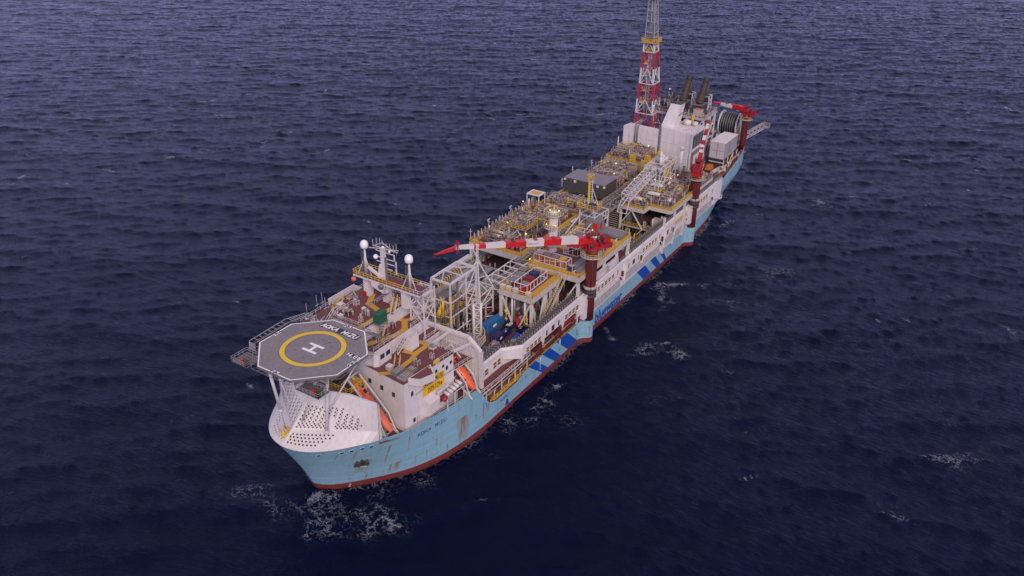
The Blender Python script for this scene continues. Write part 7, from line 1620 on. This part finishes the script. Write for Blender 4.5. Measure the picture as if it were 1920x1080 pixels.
# the rest of the sea out to the horizon, joined edge to edge with the wave field
x1_, y1_ = X0+TILE-TILE/N, Y0+TILE-TILE/N; F = 30000
def sea_mat():
    m, nt, b = new_mat('sea_water'); N_, L = nt.nodes, nt.links
    g = N_.new('ShaderNodeNewGeometry'); a = N_.new('ShaderNodeAttribute'); a.attribute_name = 'foam'
    def noise(s_, d_, r_=.6, rot=0, sx=1, sy=1, vec=None):
        mp = N_.new('ShaderNodeMapping'); mp.inputs['Rotation'].default_value = (0,0,rot); mp.inputs['Scale'].default_value = (sx,sy,1); L.new(vec or g.outputs['Position'], mp.inputs[0])
        n = N_.new('ShaderNodeTexNoise'); n.inputs['Scale'].default_value = s_; n.inputs['Detail'].default_value = d_; n.inputs['Roughness'].default_value = r_; L.new(mp.outputs[0], n.inputs['Vector']); return n
    def mth(op, a_, b_=None):
        n = N_.new('ShaderNodeMath'); n.operation = op
        for i, v in enumerate((a_, b_)):
            if v is None: continue
            if isinstance(v, (int,float)): n.inputs[i].default_value = v
            else: L.new(v, n.inputs[i])
        return n.outputs[0]
    n1 = noise(.60, 8, .68, -(WD), 1.0, .26); n2 = noise(2.2, 5, .65, -(WD)-.35, 1, .34); n6 = noise(.02, 3, .5, -(WD), 1, .5)
    hh = mth('ADD', mth('MULTIPLY', n1.outputs['Fac'], 1.0), mth('MULTIPLY', n2.outputs['Fac'], .34)); hh = mth('MULTIPLY', hh, mth('ADD', mth('MULTIPLY', n6.outputs['Fac'], 1.0), .42))
    bp = N_.new('ShaderNodeBump'); bp.inputs['Strength'].default_value = 1.0; bp.inputs['Distance'].default_value = .62; L.new(hh, bp.inputs['Height'])
    # lace: ridged noise filaments
    n3 = noise(.42, 5, .66); n4 = noise(1.6, 6, .7); n5 = noise(.09, 3, .5)
    rid = mth('SUBTRACT', 1.0, mth('MULTIPLY', mth('ABSOLUTE', mth('SUBTRACT', n3.outputs['Fac'], .5)), 15.0))
    rid2 = mth('SUBTRACT', 1.0, mth('MULTIPLY', mth('ABSOLUTE', mth('SUBTRACT', n4.outputs['Fac'], .5)), 11.0))
    lace = mth('ADD', mth('MULTIPLY', mth('MAXIMUM', rid, 0.0), .55), mth('MULTIPLY', mth('MAXIMUM', rid2, 0.0), .40))
    f = mth('SUBTRACT', mth('ADD', mth('MULTIPLY', a.outputs['Fac'], 1.25), lace), 1.0); f = mth('MULTIPLY', f, 2.6)
    cl = N_.new('ShaderNodeClamp'); L.new(mth('MULTIPLY', f, mth('GREATER_THAN', a.outputs['Fac'], .02)), cl.inputs[0])
    fm = mth('MULTIPLY', cl.outputs[0], .36)
    # body colour: slightly greener where aerated
    mx0 = N_.new('ShaderNodeMix'); mx0.data_type = 'RGBA'; mx0.inputs['A'].default_value = (.0004,.0034,.020,1); mx0.inputs['B'].default_value = (.030,.075,.10,1); L.new(mth('MULTIPLY', mth('MAXIMUM', mth('SUBTRACT', a.outputs['Fac'], .62), 0.0), 1.6), mx0.inputs['Factor'])
    mx = N_.new('ShaderNodeMix'); mx.data_type = 'RGBA'; L.new(fm, mx.inputs['Factor']); L.new(mx0.outputs['Result'], mx.inputs['A']); mx.inputs['B'].default_value = (.55,.56,.60,1)
    L.new(mx.outputs['Result'], b.inputs['Base Color']); L.new(bp.outputs[0], b.inputs['Normal']); b.inputs['IOR'].default_value = 1.333; b.inputs['Specular IOR Level'].default_value = .16
    rr = N_.new('ShaderNodeMix'); rr.data_type = 'FLOAT'; L.new(fm, rr.inputs['Factor']); rr.inputs['A'].default_value = .12; rr.inputs['B'].default_value = .9; L.new(rr.outputs['Result'], b.inputs['Roughness'])
    return m
M['sea'] = sea_mat(); me.materials.append(M['sea']); so = bpy.data.objects.new('sea', me); C.objects.link(so); so['kind'] = 'structure'
fo = MB(); z_ = -.02
for (a, b_, c, e) in ((-F,X0,-F,F),(x1_,F,-F,F),(X0,x1_,-F,Y0),(X0,x1_,y1_,F)): fo.add([(a,c,z_),(b_,c,z_),(b_,e,z_),(a,e,z_)], [(0,1,2,3)], 'sea')
fo.build('open_sea', None, kind='structure')

# ------------------------------------------------------------------ light, camera
w = bpy.data.worlds.new('World'); SC.world = w; w.use_nodes = True; nt = w.node_tree; bg = nt.nodes['Background']
SUN_EL, SUN_AZ = math.radians(34), math.radians(224)   # azimuth measured from +X towards +Y: light comes from ahead and port of the bow
sky = nt.nodes.new('ShaderNodeTexSky'); sky.sky_type = 'NISHITA'; sky.sun_disc = False; sky.sun_elevation = SUN_EL; sky.sun_rotation = math.radians(90)-SUN_AZ
sky.air_density = 1.0; sky.dust_density = 3.0; sky.ozone_density = 3.0
mxw = nt.nodes.new('ShaderNodeMix'); mxw.data_type = 'RGBA'; mxw.inputs['Factor'].default_value = .86; mxw.inputs['B'].default_value = (4.2,3.75,5.9,1)
tc = nt.nodes.new('ShaderNodeTexCoord'); sx = nt.nodes.new('ShaderNodeSeparateXYZ'); nt.links.new(tc.outputs['Generated'], sx.inputs[0])
cr = nt.nodes.new('ShaderNodeValToRGB'); el = cr.color_ramp.elements; el[0].position = 0.0; el[0].color = (.45,.46,1.0,1); el[1].position = 1.0; el[1].color = (.27,.23,.27,1)
for p_, c_ in ((.22,(.40,.395,.76,1)),(.50,(.31,.275,.38,1))): e_ = el.new(p_); e_.color = c_
nt.links.new(sx.outputs['Z'], cr.inputs['Fac']); vm_ = nt.nodes.new('ShaderNodeVectorMath'); vm_.operation = 'SCALE'; vm_.inputs['Scale'].default_value = 12.6; nt.links.new(cr.outputs['Color'], vm_.inputs[0]); nt.links.new(vm_.outputs[0], mxw.inputs['B'])
nt.links.new(sky.outputs[0], mxw.inputs['A']); nt.links.new(mxw.outputs['Result'], bg.inputs['Color']); bg.inputs['Strength'].default_value = .10
sl = bpy.data.lights.new('sun', 'SUN'); sl.energy = 1.7; sl.angle = math.radians(24); sl.color = (1.0,.80,.70); so_ = bpy.data.objects.new('sun', sl); C.objects.link(so_)
dvec = Vector((math.cos(SUN_AZ)*math.cos(SUN_EL), math.sin(SUN_AZ)*math.cos(SUN_EL), math.sin(SUN_EL))); so_.rotation_euler = dvec.to_track_quat('Z','Y').to_euler(); so_.location = (0,0,200)

cd = bpy.data.cameras.new('camera'); cam = bpy.data.objects.new('camera', cd); C.objects.link(cam); SC.camera = cam
yaw, pit, rol = 0.563325136, 0.49626595, 0.0119116069
fw = Vector((math.cos(yaw)*math.cos(pit), math.sin(yaw)*math.cos(pit), -math.sin(pit))); rt = fw.cross(Vector((0,0,1))).normalized(); upv = rt.cross(fw)
r2_ = rt*math.cos(rol)+upv*math.sin(rol); u2_ = upv*math.cos(rol)-rt*math.sin(rol)
cam.matrix_world = Matrix(((r2_.x,u2_.x,-fw.x,-95.884),(r2_.y,u2_.y,-fw.y,-117.654),(r2_.z,u2_.z,-fw.z,134.0),(0,0,0,1)))
cd.lens = 1571.3/1920*36; cd.sensor_width = 36; cd.clip_start = 1; cd.clip_end = 60000
SC.view_settings.view_transform = 'Standard'; SC.view_settings.look = 'None'; SC.view_settings.exposure = 0.42; SC.view_settings.gamma = 1.0
SC.cycles.max_bounces = 5
